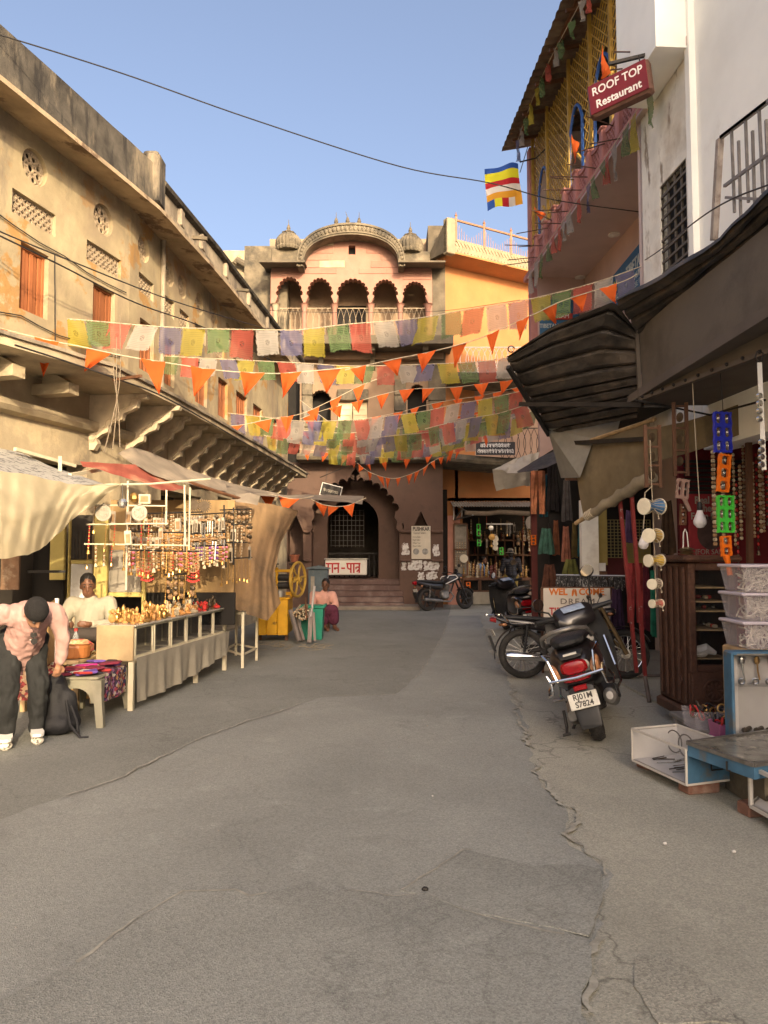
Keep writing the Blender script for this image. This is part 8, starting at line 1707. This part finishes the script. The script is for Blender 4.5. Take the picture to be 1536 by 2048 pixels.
# glass case on bricks
gc = thing('glass_floor_case', 'low white framed glass case with blue end standing on bricks', 'display case', tuple(PZ(1373, 1572))); zb = .075; h = .215
gA, gB, gC = PZ(1265, 1520, zb), PZ(1373, 1570, zb), PZ(1470, 1558, zb); gD = gA + gC - gB; q4 = [gA, gB, gC, gD]; M_WFR = mat('white_case_frame', (.50, .47, .42), .5, var=.1, dirt=((.3, .26, .2), 9, .6, .7, .5)); m = MB()
for a, b in zip(q4, q4[1:] + q4[:1]): m.bar(a, b, .013); m.bar(a + ZV * h, b + ZV * h, .013); m.bar(a, a + ZV * h, .013)
m.build('frame', M_WFR, gc); m = MB(); m.add([gA, gB, gB + ZV * h, gA + ZV * h], [(0, 1, 2, 3)]); m.add([p + ZV * h for p in q4], [(0, 1, 2, 3)]); m.build('glass_pane', M_GLASS, gc); m = MB(); n_ = (gC - gB).cross(ZV).normalized() * .006
m.add([gB + n_, gC + n_, gC + ZV * h + n_, gB + ZV * h + n_], [(0, 1, 2, 3)]); m.build('blue_end_panel', M_CASEB, gc); m = MB(); m.tube([gB.lerp(gC, .45) + n_ * 4 + ZV * (h * .55), gB.lerp(gC, .45) + n_ * 5 + ZV * (h * .38), gB.lerp(gC, .68) + n_ * 5 + ZV * (h * .38), gB.lerp(gC, .68) + n_ * 4 + ZV * (h * .55)], .005, 5); m.build('handle', M_IRON, gc)
m = MB(); m.add([p + ZV * .012 for p in q4], [(0, 1, 2, 3)]); ei = (gB - gA).normalized() * .012; m.add([gA + ei, gD + ei, gD + ei + ZV * h * .96, gA + ei + ZV * h * .96], [(0, 1, 2, 3)]); m.add([gD + V((0, -.01, 0)), gC + V((0, -.01, 0)), gC + V((0, -.01, h)), gD + V((0, -.01, h))], [(0, 1, 2, 3)]); m.build('white_lining', M_CASEW, gc)
for i in range(22): t_, w_ = rs.uniform(.08, .9), rs.uniform(.1, .6); p = gA.lerp(gB, t_) + (gD - gA) * w_ + ZV * (.02 + .006 * (i % 3)); m = MB(); m.tube([p, p + (gD - gA).normalized() * .12 + (gB - gA).normalized() * rs.uniform(-.03, .05)], .004, 5); tag(m.build('incense_holder', (M_FIGD, M_SILV)[i % 2]), ('dark' if i % 2 == 0 else 'silver') + ' slim stick lying in the glass case on bricks', 'stick', ('dark' if i % 2 == 0 else 'silver') + ' sticks in the glass case')
for i in range(3): m = ring(gA.lerp(gB, .12 + .22 * i) + (gD - gA) * .8 + ZV * .12, (gD - gA), .075 if i < 2 else .04, .005, 22, 5); tag(m.build('hoop', (M_ALU, M_ALU, M_BRASS)[i]), ('left large grey', 'right large grey', 'small brass')[i] + ' hoop standing in the glass case on bricks', 'hoop')
M_BRICK = mat('weathered_brick', (.20, .10, .07), .9, var=.3, vs=9, bump=.6, bs=30, dirt=((.3, .25, .2), 6, .5, .68, .6))
for i, (px, py, sz, rz) in enumerate(((1405, 1588, (.23, .11, .072), .25), (1300, 1540, (.1, .12, .07), .5), (1525, 1634, (.2, .11, .072), .2))):
 p = PZ(px, py); m = MB(); m.rbox(p + ZV * sz[2] / 2 + V((0, .05, 0)), sz, .008, Euler((0, 0, rz)).to_matrix()); tag(m.build('brick', M_BRICK), ('brick under the blue end of the glass case', 'brick under the left corner of the glass case', 'brick under the white case at the right edge')[i], 'brick', 'bricks propping cases')
g2 = thing('white_edge_case', 'white framed glass case cut by the right picture edge', 'display case', tuple(PZ(1500, 1625))); a_, b_, c_ = PZ(1502, 1612, zb), PZ(1640, 1690, zb), PZ(1700, 1600, zb); q5 = [a_, b_, c_, a_ + c_ - b_]; m = MB(); h2 = .22
for a, b in zip(q5, q5[1:] + q5[:1]): m.bar(a, b, .02); m.bar(a + ZV * h2, b + ZV * h2, .02); m.bar(a, a + ZV * h2, .02)
m.build('frame', M_WFR, g2); m = MB(); m.add([q + ZV * .01 for q in q5], [(0, 1, 2, 3)]); m.add([q5[3], q5[2], q5[2] + ZV * h2, q5[3] + ZV * h2], [(0, 1, 2, 3)]); m.build('white_lining', M_CASEW, g2); m = MB(); m.add([a_, b_, b_ + ZV * h2, a_ + ZV * h2], [(0, 1, 2, 3)]); m.build('glass_pane', M_GLASS, g2)
for i in range(6): m = MB(); m.ball(a_.lerp(c_, .2 + .1 * i) + ZV * .035, (.03, .02, .02), 7); tag(m.build('carved_stone', (M_FIGD, M_SILV)[i % 2]), ('dark' if i % 2 == 0 else 'silvery') + ' carved stone in the white case at the right edge', 'carving', ('dark' if i % 2 == 0 else 'silvery') + ' stones in the edge case')
# bench with bangle bins
bb = thing('grey_plank_bench', 'grey plank bench in front of the carved cabinet', 'bench', (2.5, 5.9, 0)); m = MB(); m.rbox((2.56, 5.75, .19), (.4, .95, .04), .008); m.build('plank', mat('grey_plank', (.2, .18, .155), .85, var=.3, vs=7), bb)
for y in (5.4, 6.1): m = MB(); m.box((2.5, y, .085), (.28, .06, .17)); m.build('support', MATS['grey_plank'], bb)
for i, (c, s_, lb, mm) in enumerate(((V((2.44, 5.66, .212)), (.30, .24, .13), 'larger clear bin of black, red and gold bangles below the cabinet', M_BOXP), (V((2.46, 5.36, .212)), (.22, .18, .10), 'smaller pink bottomed bin of bangles beside the blue case', mat('pink_bin', (.42, .13, .26), .4, var=.1)))):
 t = thing('bangle_bin', lb, 'bin', tuple(c)); m = MB(); m.panel(c, XV, V((0, 1, 0)), (0, 0, 1), rect(-s_[0] / 2, s_[0] / 2, -s_[1] / 2, s_[1] / 2), (), .002); m.loft([[c + V((x * s_[0] / 2 * k, y * s_[1] / 2 * k, z)) for x, y in ((-1, -1), (1, -1), (1, 1), (-1, 1))] for z, k in ((0, .9), (s_[2], 1.0))], cap=False); m.build('wall', mm, t)
 for k in range(26):
  m = ring(c + V((rs.uniform(-.38, .38) * s_[0], rs.uniform(-.36, .36) * s_[1], s_[2] * rs.uniform(.6, 1.15))), (rs.uniform(-1, 1), rs.uniform(-1, .2), rs.uniform(-.4, .4)), .032, .007, 14, 5); lb2 = '%s bangle in the %s' % (('black', 'red', 'gold', 'black')[k % 4], 'clear bin' if i == 0 else 'pink bin'); tag(m.build('bangle', (M_FIGD, M_REDP, M_BRASS, M_BLACKP)[k % 4]), lb2, 'bangle', lb2)
# hourglass drums on a string
M_SKINH = mat('drum_skin', (.66, .60, .46), .7, var=.1, vs=12, dirt=((.4, .33, .2), 14, .58, .7, .4)); DR = [mat('drum_' + n, c, .5, var=.3, vs=16) for n, c in (('blue', (.05, .13, .26)), ('gold', (.36, .24, .07)), ('yellow', (.5, .33, .04)), ('brown', (.2, .15, .12)), ('red', (.45, .07, .05)))]
for i, (px, py, r, L, Y) in enumerate(((1304, 1013, .067, .17, 6.0), (1306, 1071, .058, .13, 6.0), (1309, 1121, .05, .13, 6.05), (1310, 1168, .043, .09, 6.05), (1313, 1207, .035, .09, 6.05))):
 ax = V((.86, .42 if i % 2 == 0 else .8, .02)).normalized(); c = P(px, py, Y); t = thing('hourglass_drum', ('largest blue', 'second, gold and red', 'third, red and yellow', 'fourth, brown', 'smallest, red and yellow')[i] + ' hourglass drum on the hanging string', 'drum', tuple(c), 0, 'hanging hourglass drums')
 m = MB(); m.lathe([(r * .94, -L / 2), (r * .8, -L * .36), (r * .42, -L * .06), (r * .42, L * .06), (r * .8, L * .36), (r * .94, L / 2)], c, ax, 20); m.build('body', DR[i], t, True)
 for s_ in (-1, 1): m = MB(); m.lathe([(r * .3, -.004), (r, -.006), (r * 1.02, 0), (r, .008), (r * .3, .010)], c + ax * s_ * (L / 2 + .002), ax * s_, 20); m.build('drum_head', M_SKINH, t, True)
 m = MB(); e1 = ax.orthogonal().normalized(); e2 = ax.cross(e1)
 for k in range(12): a = k * pi / 6; m.tube([c - ax * L * .5 + (e1 * cos(a) + e2 * sin(a)) * r * 1.01, c + (e1 * cos(a + .25) + e2 * sin(a + .25)) * r * .62, c + ax * L * .5 + (e1 * cos(a + .5) + e2 * sin(a + .5)) * r * 1.01], .0022, 4)
 m.tube([c, c + V((.03, -.05, -r * .9)), c + V((.035, -.05, -r * 1.5))], .003, 4); m.ball(c + V((.035, -.05, -r * 1.5)), .008, 6); m.build('cord', M_ROPE, t)
cable('string carrying the hourglass drums', [(1300, 880, 6.02), (1303, 960, 6.03), (1309, 1100, 6.1), (1312, 1215, 6.1)], .003, M_ROPE, 'drum_string')
M_BULB = mat('frosted_bulb', (.70, .67, .66), .3, var=.03); 
for i, (px, py, Y, cpx, cpy) in enumerate(((1400, 1040, 6.2, 1385, 765), (1287, 1086, 6.6, 1290, 985))):
 t = thing('light_bulb', ('large white bulb hanging on a long cord over the cabinet', 'white bulb hanging behind the second drum')[i], 'light bulb', tuple(P(px, py, Y))); c = V(t.location); k = .9 if i == 0 else .75; m = MB(); m.lathe([(.002, -.075 * k), (.03 * k, -.07 * k), (.055 * k, -.04 * k), (.06 * k, -.01 * k), (.045 * k, .03 * k), (.028 * k, .07 * k), (.024 * k, .09 * k)], c, n=20); m.build('globe', M_BULB, t, True); m = MB(); m.lathe([(.02 * k, .09 * k), (.024 * k, .095 * k), (.024 * k, .15 * k), (.012 * k, .17 * k)], c, n=14); m.build('socket', M_BLACKP, t, True); m = MB(); m.tube([c + ZV * .16 * k, P((px + cpx) / 2, (py + cpy) / 2, Y), P(cpx, cpy, Y), P(cpx + 14, cpy - 12, Y)], .004, 5); m.build('cord', M_ROPE, t)
# jingle shakers
def shaker(label, px0, px1, py0, py1, Y, mm, cols=2, rows=3, rot=0.):
 A, B = P(px0, py1, Y), P(px1, py0, Y); w, h = B.x - A.x, B.z - A.z; c = (A + B) / 2; t = thing('jingle_shaker', label, 'tambourine', tuple(c)); q = Euler((0, rot, .25)).to_matrix(); u, z = q @ XV, q @ ZV; n = q @ YN; holes = []
 for i in range(cols):
  for j in range(rows):
   cu, cz = -w / 2 + w * (i + .5) / cols, -h / 2 + h * (j + .5) / rows; holes.append([(cu + w / cols * .30 * x, cz + h / rows * .36 * y) for x, y in ((-1, -.7), (-.6, -1), (.6, -1), (1, -.7), (1, .7), (.6, 1), (-.6, 1), (-1, .7))])
 out = []
 for k in range(28):
  s_ = k / 28 * 4; e = int(s_); f_ = s_ - e; x, y = ((-1 + 2 * f_, -1), (1, -1 + 2 * f_), (1 - 2 * f_, 1), (-1, 1 - 2 * f_))[e]; wob = 1 + .05 * cos(k * pi); out.append((x * w / 2 * wob, y * h / 2 * (1 + .02 * cos(k * pi))))
 m = MB(); m.panel(c + n * .012, u, z, n, out, holes, .024, back=True); m.build('frame', mm, t); m = MB()
 for hl in holes:
  cu = sum(p[0] for p in hl) / 8; cz = sum(p[1] for p in hl) / 8
  for s_ in (-1, 1): m.lathe([(.001, -.003), (w / cols * .26, -.001), (w / cols * .26, .001), (.001, .003)], c + u * (cu + s_ * .006) + z * cz, u + n * .6, 12)
 m.build('jingle', M_SILV, t); return t
SH = {n: mat('shaker_' + n, c, .4, var=.06) for n, c in (('blue', (.02, .03, .36)), ('orange', (.72, .15, .01)), ('green', (.06, .48, .05)))}
shaker('dark blue plastic jingle shaker, highest of the column', 1426, 1464, 824, 905, 5.8, SH['blue']); shaker('orange plastic jingle shaker between the blue and green ones', 1435, 1460, 908, 984, 5.8, SH['orange'], 1, 3, .1); shaker('bright green plastic jingle shaker in the hanging column', 1433, 1469, 991, 1065, 5.8, SH['green'])
t = shaker('orange handled jingle stick, lowest of the hanging column', 1441, 1463, 1072, 1112, 5.8, SH['orange'], 1, 2, -.05); m = MB(); m.tube([P(1452, 1110, 5.8), P(1457, 1130, 5.8), P(1460, 1150, 5.8)], [.03, .018, .022], 8); m.build('handle', SH['orange'], t)
cable('string carrying the coloured jingle shakers', [(1440, 740, 5.85), (1446, 825, 5.84), (1450, 990, 5.84), (1452, 1075, 5.84)], .003, M_WIRE, 'shaker_string')
js = thing('jingle_strap', 'white strap with pairs of metal bells hanging at the right edge', 'bell strap', tuple(P(1522, 935, 5.0))); m = MB(); m.bar(P(1519, 725, 5.0), P(1528, 940, 5.0), .03, .008, up=YN); m.build('strap', M_WHITE, js); m = MB(); m.tube([P(1519, 725, 5), P(1510, 715, 5), P(1514, 703, 5), P(1526, 706, 5), P(1524, 722, 5)], .005, 5); m.build('hook', M_IRON, js)
for py in (792, 807, 822, 838, 884, 900, 914, 929): m = MB(); c = P(1519 if py < 860 else 1523, py, 4.96); m.lathe([(.005, -.012), (.02, -.01), (.022, 0), (.02, .01), (.005, .012)], c, (.4, -1, 0), 14); m.build('bell', M_SILV, js, True)
for i, (x0, x1, y0, y1, Y) in enumerate(((1290, 1318, 850, 975, 6.7), (1347, 1372, 805, 952, 6.6))):
 t = thing('wooden_rattle_frame', ('left' if i == 0 else 'right') + ' of two wooden ladder frames with small cymbals', 'rattle', tuple(P((x0 + x1) / 2, y1, Y)), 0, 'wooden cymbal frames'); m = MB()
 for x in (x0, x1): m.bar(P(x, y0, Y), P(x + 3, y1, Y), .03, .02)
 for k in range(4): y = y0 + (y1 - y0) * (.05 + .3 * k); m.bar(P(x0, y, Y), P(x1, y, Y), .022, .018)
 m.build('frame', M_WOOD, t)
 for k in range(3): m = MB(); m.lathe([(.003, -.006), (.045, 0), (.003, .006)], P((x0 + x1) / 2, y0 + (y1 - y0) * (.2 + .3 * k), Y), (1, .4, 0), 14); m.build('cymbal', M_FIGD, t)
t = shaker('worn wooden fork shaped clapper with slots beside the bulb', 1352, 1378, 958, 998, 6.3, mat('worn_pink_wood', (.30, .19, .15), .8, var=.25, vs=9), 2, 1, .12); m = MB(); m.tube([P(1368, 996, 6.3), P(1380, 1022, 6.3)], [.02, .016], 8); m.build('handle', MATS['worn_pink_wood'], t); shaker('dark wooden jingle clapper below the fork shaped one', 1360, 1372, 1008, 1050, 6.35, M_WOOD, 1, 3, .05)
cy = thing('brass_cymbals', 'stack of small brass cymbals with a white cord on the cabinet top', 'cymbals', tuple(P(1370, 1112, 6.35)))
for k in range(4): m = MB(); m.lathe([(.004, .018), (.02, .014), (.065, 0), (.06, -.003)], P(1372 + 3 * (k % 2), 1108 - 3.4 * k, 6.35), (.05, -.1, 1), 20); m.build('cymbal', mat('dull_brass', (.3, .22, .12), .35, metal=.8, var=.2), cy)
m = MB(); m.tube([P(1366, 1108, 6.35), P(1367, 1065, 6.35), P(1370, 1058, 6.35), P(1374, 1066, 6.35), P(1378, 1106, 6.35)], .005, 5); m.build('cord', M_WHITE, cy)
# poster and necklaces on the red cloth
po = thing('yak_cheese_poster', 'red poster reading Real Yak Cheese From Nepal FOR SALE', 'poster', tuple(P(1418, 1118, 8.27))); A, B = P(1378, 1118, 8.27), P(1462, 988, 8.27); m = MB(); m.box((A + B) / 2, (B.x - A.x, .012, B.z - A.z)); m.build('sheet', mat('poster_red', (.26, .02, .028), .6, var=.15, vs=3), po)
for t, py, s_ in (('Real Yak', 1001, .115), ('Cheese', 1017, .115), ('From Nepal', 1033, .105), ('(FOR SALE)', 1104, .085)): put_text(t, s_, M_FELT, po, ((A.x + B.x) / 2, 8.258, P(0, py, 8.27).z), XV, ZV, .002, bold=.003 if s_ > .1 else 0, sx=.85)
m = MB(); m.lathe([(.001, 0), (.15, 0), (.15, .004), (.001, .004)], ((A.x + B.x) / 2, 8.26, P(0, 1066, 8.27).z), (0, -1, 0), 22, sy=1.25); m.build('cheese_picture', mat('dark_picture', (.06, .035, .03), .7, var=.5, vs=9), po)
NK = [strand(22, .016, M_FIGC, M_WD2, .75, False), strand(26, .012, M_REDP, M_FIGD, .8), strand(18, .02, M_WD2, M_FIGC, .6, False)]; NKN = ('cream and brown', 'red and black', 'brown')
for i in range(13): k = i % 3; px = 1466 + 6.5 * i; lb = '%s bead necklace on the red cloth wall' % NKN[k]; tag(obj_from(NK[k], 'bead_necklace', None, P(px, rs.uniform(890, 985), 7.3 + .05 * (i % 2)), (0, 0, 0), (1, 1, rs.uniform(.8, 1.4))), lb, 'necklace', lb)
for i in range(4): tag(obj_from(NK[0], 'bead_necklace', None, P(1424 + 3 * i + 12 * (i > 1), 900, 6.6), (0, 0, 0), (.9, .9, 1.15)), 'long pale bead necklace hanging behind the jingle shakers', 'necklace', 'necklaces behind the shakers')
m = MB(); m.tube([P(1270, 800, 7.0), P(1420, 830, 7.0), P(1530, 800, 6.0)], .01, 5); tag(m.build('ceiling_wire', M_WIRE), 'slack black wire below the beige fascia', 'wire')
# garments
def garment(label, px0, px1, py0, py1, Y, col, kind='dress', nm='garment'):
 mm = mat('cloth_%d_%d' % (px0, py0), col, .95, var=.45, vs=9, bump=.2, bs=20); A, B = P(px0, py0, Y), P(px1, py1, Y); w, h = B.x - A.x, A.z - B.z; c = A.x + w / 2; ph = px0 * .37
 def wd(v): return (.55 + .45 * min(1, v * 1.2)) if kind == 'dress' else 1.0
 m = MB()
 for s_ in (-1, 1): m.grid(14, 12, lambda u, v: (c + (u - .5) * w * wd(v) , Y + s_ * .045 * sin(pi * u) ** .5 + .018 * sin(u * 19 + ph) * (.4 + v), A.z - h * v - (.03 * h * sin(pi * u) if v == 0 else 0) - .02 * h * sin(u * 7 + ph) * (v > .95)))
 if kind == 'trousers':
  m = MB()
  for k in (0, 1):
   for s_ in (-1, 1): m.grid(8, 12, lambda u, v: (A.x + w * (k * .48 + u * .5 * (1 - .15 * v)) + (.05 * w * (1 if k else -1)) * v, Y + s_ * .04 * sin(pi * u) ** .5 + .012 * sin(u * 9 + v * 4), A.z - h * v))
 return tag(m.build(nm, mm, smooth=True), label, 'garment', 'garments hanging outside the clothes shops')
for a in (('salmon orange trousers hanging at the shop corner', 1062, 1092, 942, 1028, 12.0, (.50, .19, .09), 'trousers'), ('teal trousers behind the salmon ones', 1078, 1098, 950, 1034, 12.2, (.03, .14, .18), 'trousers'), ('long black coat hanging beside the salmon trousers', 1092, 1122, 930, 1022, 11.8, (.016, .013, .013)), ('green and black patterned top on a hanger', 1076, 1110, 1056, 1108, 11.5, (.05, .12, .085)), ('red and cream patterned dress on a hanger', 1122, 1142, 1052, 1122, 10.9, (.26, .10, .06)), ('ochre brown dress between the red and teal ones', 1142, 1156, 1045, 1115, 10.9, (.13, .09, .025)), ('teal scarf hanging against the white post', 1154, 1172, 1038, 1112, 10.6, (.015, .09, .10)), ('dark red dress low beside the welcome board', 1082, 1116, 1128, 1182, 11.2, (.09, .035, .02)), ('green yellow printed skirt behind the rack', 1124, 1160, 1118, 1152, 10.8, (.12, .12, .03)), ('dark purple skirt right of the welcome board', 1216, 1252, 1176, 1300, 9.3, (.035, .016, .04)), ('red checked trousers behind the red poles', 1254, 1288, 1126, 1245, 8.9, (.22, .03, .03), 'trousers'), ('lilac blouse hanging between the red poles', 1248, 1268, 1020, 1085, 9.6, (.10, .06, .14)), ('dark maroon dress beside the drums', 1282, 1304, 1130, 1260, 9.2, (.09, .012, .025)), ('emerald green cloth strip behind the drums', 1300, 1312, 1140, 1272, 8.2, (.01, .15, .09)), ('brown checked shawl inside the souvenir shop', 1318, 1352, 1000, 1108, 8.4, (.06, .035, .02)), ('grey striped kurta in the dark clothes shop', 1122, 1146, 960, 1042, 11.4, (.07, .06, .055)), ('rust orange stole in the dark clothes shop', 1104, 1120, 1040, 1110, 11.6, (.17, .06, .025)), ('dark woven bag cloth left of the red pole', 1100, 1122, 1060, 1180, 12.0, (.03, .022, .018))): garment(*a)
rk = thing('garment_rack', 'low rack of black and white fringed scarves behind the welcome board', 'rack', tuple(P(1180, 1180, 9.9))); m = MB(); m.tube([P(1112, 1150, 9.9), P(1250, 1152, 9.7)], .012, 6); m.build('rail', M_STEEL, rk); m = MB()
for i in range(130): p = P(1113 + 1.05 * i, 1151, 9.9) + V((0, rs.uniform(-.06, .06), 0)); m.bar(p, p + V((rs.uniform(-.03, .03), 0, -rs.uniform(.1, .22))), .012, .008)
o = m.build('fringe', mat('speckled_fringe', (.06, .06, .06), .9, var=.3, vs=20, dirt=((.5, .48, .45), 30, .55, .6, .8)), rk); o['kind'] = 'stuff'
sheet('white_bundle', 'crumpled grey white tarpaulin bundled above the far shops', mat('white_grey_tarp', (.44, .40, .34), .8, var=.15, vs=4, bump=.4, bs=8), [[(1018, 922, 13), (1045, 912, 13.2), (1078, 905, 13.4)], [(982, 942, 12.7), (1030, 948, 12.6), (1080, 935, 13)], [(995, 980, 12.9), (1035, 972, 12.8), (1078, 972, 13.1)]], 20, 14, .05, 11); sheet('black_roof_scrap', 'ragged black sheet roofing scrap beside the white bundle', M_AWN, [[(1112, 900, 11.6), (1080, 915, 11.6), (1034, 942, 11.6)], [(1116, 925, 11.2), (1085, 938, 11.2), (1038, 946, 11.3)]], 12, 5, .02, 15, cat='roof scrap')
m = MB(); m.box(P(1068, 1090, 12.2), (.09, .09, 2.4)); tag(m.build('red_iron_post', mat('oxide_red_post', (.10, .02, .015), .7, var=.2)), 'dark red iron post between the far shop and the clothes shop', 'post')
# ------------------------------------------------------------------ far shop contents
fc_ = thing('far_shop_counter', 'wooden glass fronted counter of the far shop with pale cloth skirt', 'counter', (gx(988, 22.3), 22.3, 0)); xa, xb = gx(925, 22.2), gx(1062, 22.2)
m = MB(); m.rbox(((xa + xb) / 2, 22.5, .80), (xb - xa, .5, .05), .01); m.build('top', M_WOOD, fc_); m = MB(); m.rbox(((xa + xb) / 2, 22.65, .38), (xb - xa, .2, .78), .01); m.build('back', M_DIM, fc_)
for i in range(4):
 a, b = xa + (xb - xa) * i / 4, xa + (xb - xa) * (i + 1) / 4; m = MB()
 for p, q in (((a + .02, .42), (a + .02, .77)), ((b - .02, .42), (b - .02, .77)), ((a, .42), (b, .42)), ((a, .77), (b, .77))): m.bar((p[0], 22.27, p[1]), (q[0], 22.27, q[1]), .05)
 w_ = m.build('case_frame', M_WOOD, fc_); m = MB(); m.box(((a + b) / 2, 22.28, .595), (b - a - .05, .006, .32)); m.build('pane', M_GLASS, w_)
m = MB(); m.grid(40, 6, lambda u, v: (xa + .3 + (xb - xa - .3) * u, 22.2 - .02 * sin(u * 40) * v, .40 - .37 * v)); m.build('cloth_skirt', MATS['grey_cotton_cloth'], fc_, True)
m = MB(); m.box((gx(990, 25), 25.2, 1.0), (4, .1, .06)); m.box((gx(990, 25), 25.2, 1.5), (4, .3, .05)); m.box((gx(990, 25), 25.2, 2.0), (4, .3, .05))
for i in range(9): m.box((gx(920 + i * 18, 25), 25.2, 1.4), (.04, .3, 1.6))
m.build('back_shelving', M_WOOD, fc_)
cdl = MB(); cdl.lathe([(.045, 0), (.05, .02), (.02, .05), (.035, .09), (.018, .13), (.035, .17), (.018, .22), (.032, .26), (.015, .31), (.03, .34), (.012, .38)], n=8); CM = [cdl.mesh('candlestick', mats=[x]) for x in (M_WD2, M_FIGC, M_BRASS, mat('dark_red_wood', (.13, .03, .015), .4, var=.3, vs=14))]
for i in range(44): k = rs.randint(0, 3); lb = '%s turned candlestick in the row on the far shop counter' % ('brown', 'cream', 'brass', 'dark red')[k]; tag(obj_from(CM[k], 'candlestick', None, (xa + .05 + (xb - xa - .1) * i / 44, 22.4 + .12 * (i % 3), .826), (0, 0, 0), (1, 1, rs.uniform(.6, 1.25))), lb, 'candlestick', lb)
for i in range(34): k = rs.randint(0, 3); lb = '%s ornament on the back shelves of the far shop' % ('brown', 'cream', 'brass', 'dark red')[k]; tag(obj_from(CM[k], 'shelf_ornament', None, (gx(925, 25) + 2.4 * rs.random(), 25.0, rs.choice((1.035, 1.53, 2.03))), (0, 0, 0), (1.1, 1.1, rs.uniform(.5, 1))), lb, 'ornament', lb)
for i in range(26): me, kn = TR[rs.choice((0, 2, 3, 4, 9, 10, 1, 10))]; s_ = rs.uniform(1.1, 2.2); lb = '%s hanging inside the far shop' % kn; tag(obj_from(me, 'hanging_trinket', None, P(rs.uniform(925, 1062), rs.uniform(1030, 1075), rs.uniform(22.4, 23.2)), (0, 0, 0), (s_,) * 3), lb, 'trinket', lb)
for i, (px, py, r, mm) in enumerate(((984, 1074, .09, M_BRASS), (991, 1078, .09, M_SKINH), (991, 1087, .08, M_SKINH), (991, 1096, .075, M_SKINH), (928, 1117, .12, M_SKINH), (1065, 1045, .2, mat('pale_tray', (.35, .31, .27), .7, var=.1)), (982, 1056, .07, M_SILV))): m = MB(); m.lathe([(.001, 0), (r, 0), (r * 1.05, .03), (.001, .035)], P(px, py, 22.35), (-.2, -1, 0), 18); tag(m.build('hanging_disc', mm), ('brass disc at the top of the far shop drum cluster', 'upper pale drum skin in the far shop cluster', 'middle pale drum skin in the far shop cluster', 'lower pale drum skin in the far shop cluster', 'round drum by the salmon pilaster', 'big pale tray beside the red iron post', 'small silver ring in the far shop')[i], 'drum')
for i, (px, y0, y1) in enumerate(((957, 1048, 1072), (958, 1079, 1092), (1003, 1095, 1110))): shaker(('long green tag at upper left in the far shop', 'square green tag below the long one in the far shop', 'green tag right of the drum cluster in the far shop')[i], px - 4, px + 4, y0, y1, 22.3, SH['green'], 1, 2)
shaker('orange shaker hanging before the far shop counter', 932, 941, 1164, 1178, 21.9, SH['orange'], 1, 2); shaker('orange tag on the red iron post', 1062, 1072, 1070, 1090, 12.1, SH['orange'], 1, 3)
m = MB(); m.box(P(999, 1048, 22.4), (.8, .05, .04)); tag(m.build('tube_light', M_WHITE), 'unlit white tube light hanging in the far shop', 'tube light')
cbn = thing('glass_wall_cabinet', 'narrow glass cabinet against the salmon pilaster of the far shop', 'cabinet', tuple(P(922, 1150, 22.4))); A, B = P(908, 1150, 22.4), P(934, 1048, 22.4); m = MB(); m.box(((A.x + B.x) / 2, 22.5, (A.z + B.z) / 2), (B.x - A.x, .04, B.z - A.z)); m.build('back', M_FELT, cbn); m = MB()
for p, q in (((A.x, A.z), (A.x, B.z)), ((B.x, A.z), (B.x, B.z)), ((A.x, B.z), (B.x, B.z)), ((A.x, A.z), (B.x, A.z)), ((A.x, (A.z + B.z) / 2), (B.x, (A.z + B.z) / 2))): m.bar((p[0], 22.36, p[1]), (q[0], 22.36, q[1]), .045)
m.build('frame', M_WOOD, cbn)
for i in range(8): lb = 'brown bead strand in the narrow glass cabinet'; tag(obj_from(TR[0][0], 'hanging_trinket', None, (A.x + .06 + .04 * i, 22.42, A.z + .6 + .4 * (i % 2)), (0, 0, 0), (1.4,) * 3), lb, 'trinket', lb)
# ------------------------------------------------------------------ litter
rs = random.Random(61)
for i, (px, py, s_, c, lb) in enumerate(((850, 1783, .016, M_IRON, 'black pebble on the asphalt in the foreground'), (1330, 1690, .012, M_PAPER, 'crumpled white scrap on the concrete at right'), (1468, 1706, .011, M_PAPER, 'small white scrap nearer the right edge'), (865, 1593, .006, M_PAPER, 'small pale paper bit mid road'), (1065, 1752, .004, M_FIGC, 'tiny cream crumb by the asphalt edge'))):
 o = blob('litter', [('e', (0, 0, s_ * .7), (s_, s_ * .8, s_ * .7)), ('e', (s_ * .5, s_ * .3, s_ * .6), (s_ * .7, s_ * .6, s_ * .5))], s_ * .25, c, None, 1, s_ * .2, s_); o.location = PZ(px, py, .012); tag(o, lb, 'litter')
m = MB()
for i in range(420):
 x, y = rs.uniform(-3.5, 3.5), rs.uniform(1.6, 14); s_ = rs.uniform(.002, .006) * (1 + y / 10); p = V((x, y, .014)); m.add([p + V((rs.uniform(-1, 1) * s_, rs.uniform(-1, 1) * s_, rs.uniform(0, 1) * s_)) for _ in range(4)], [(0, 1, 2), (0, 1, 3), (1, 2, 3), (0, 2, 3)])
o = m.build('grit', mat('pale_grit', (.36, .32, .26), .9, var=.4, vs=30)); o['kind'] = 'stuff'; tag(o, 'fine pale grit scattered over the street', 'grit')
m = MB()
for i in range(45): p = PZ(rs.uniform(515, 660), rs.uniform(1282, 1300), .014); a = rs.uniform(0, 3); q = V((cos(a), sin(a), .05)) * rs.uniform(.03, .12); m.bar(p - q, p + q, .008, .004)
o = m.build('cane_shavings', mat('dry_shavings', (.30, .25, .16), .9, var=.3)); o['kind'] = 'stuff'; tag(o, 'dry sugar cane shavings strewn before the juice cart', 'shavings')
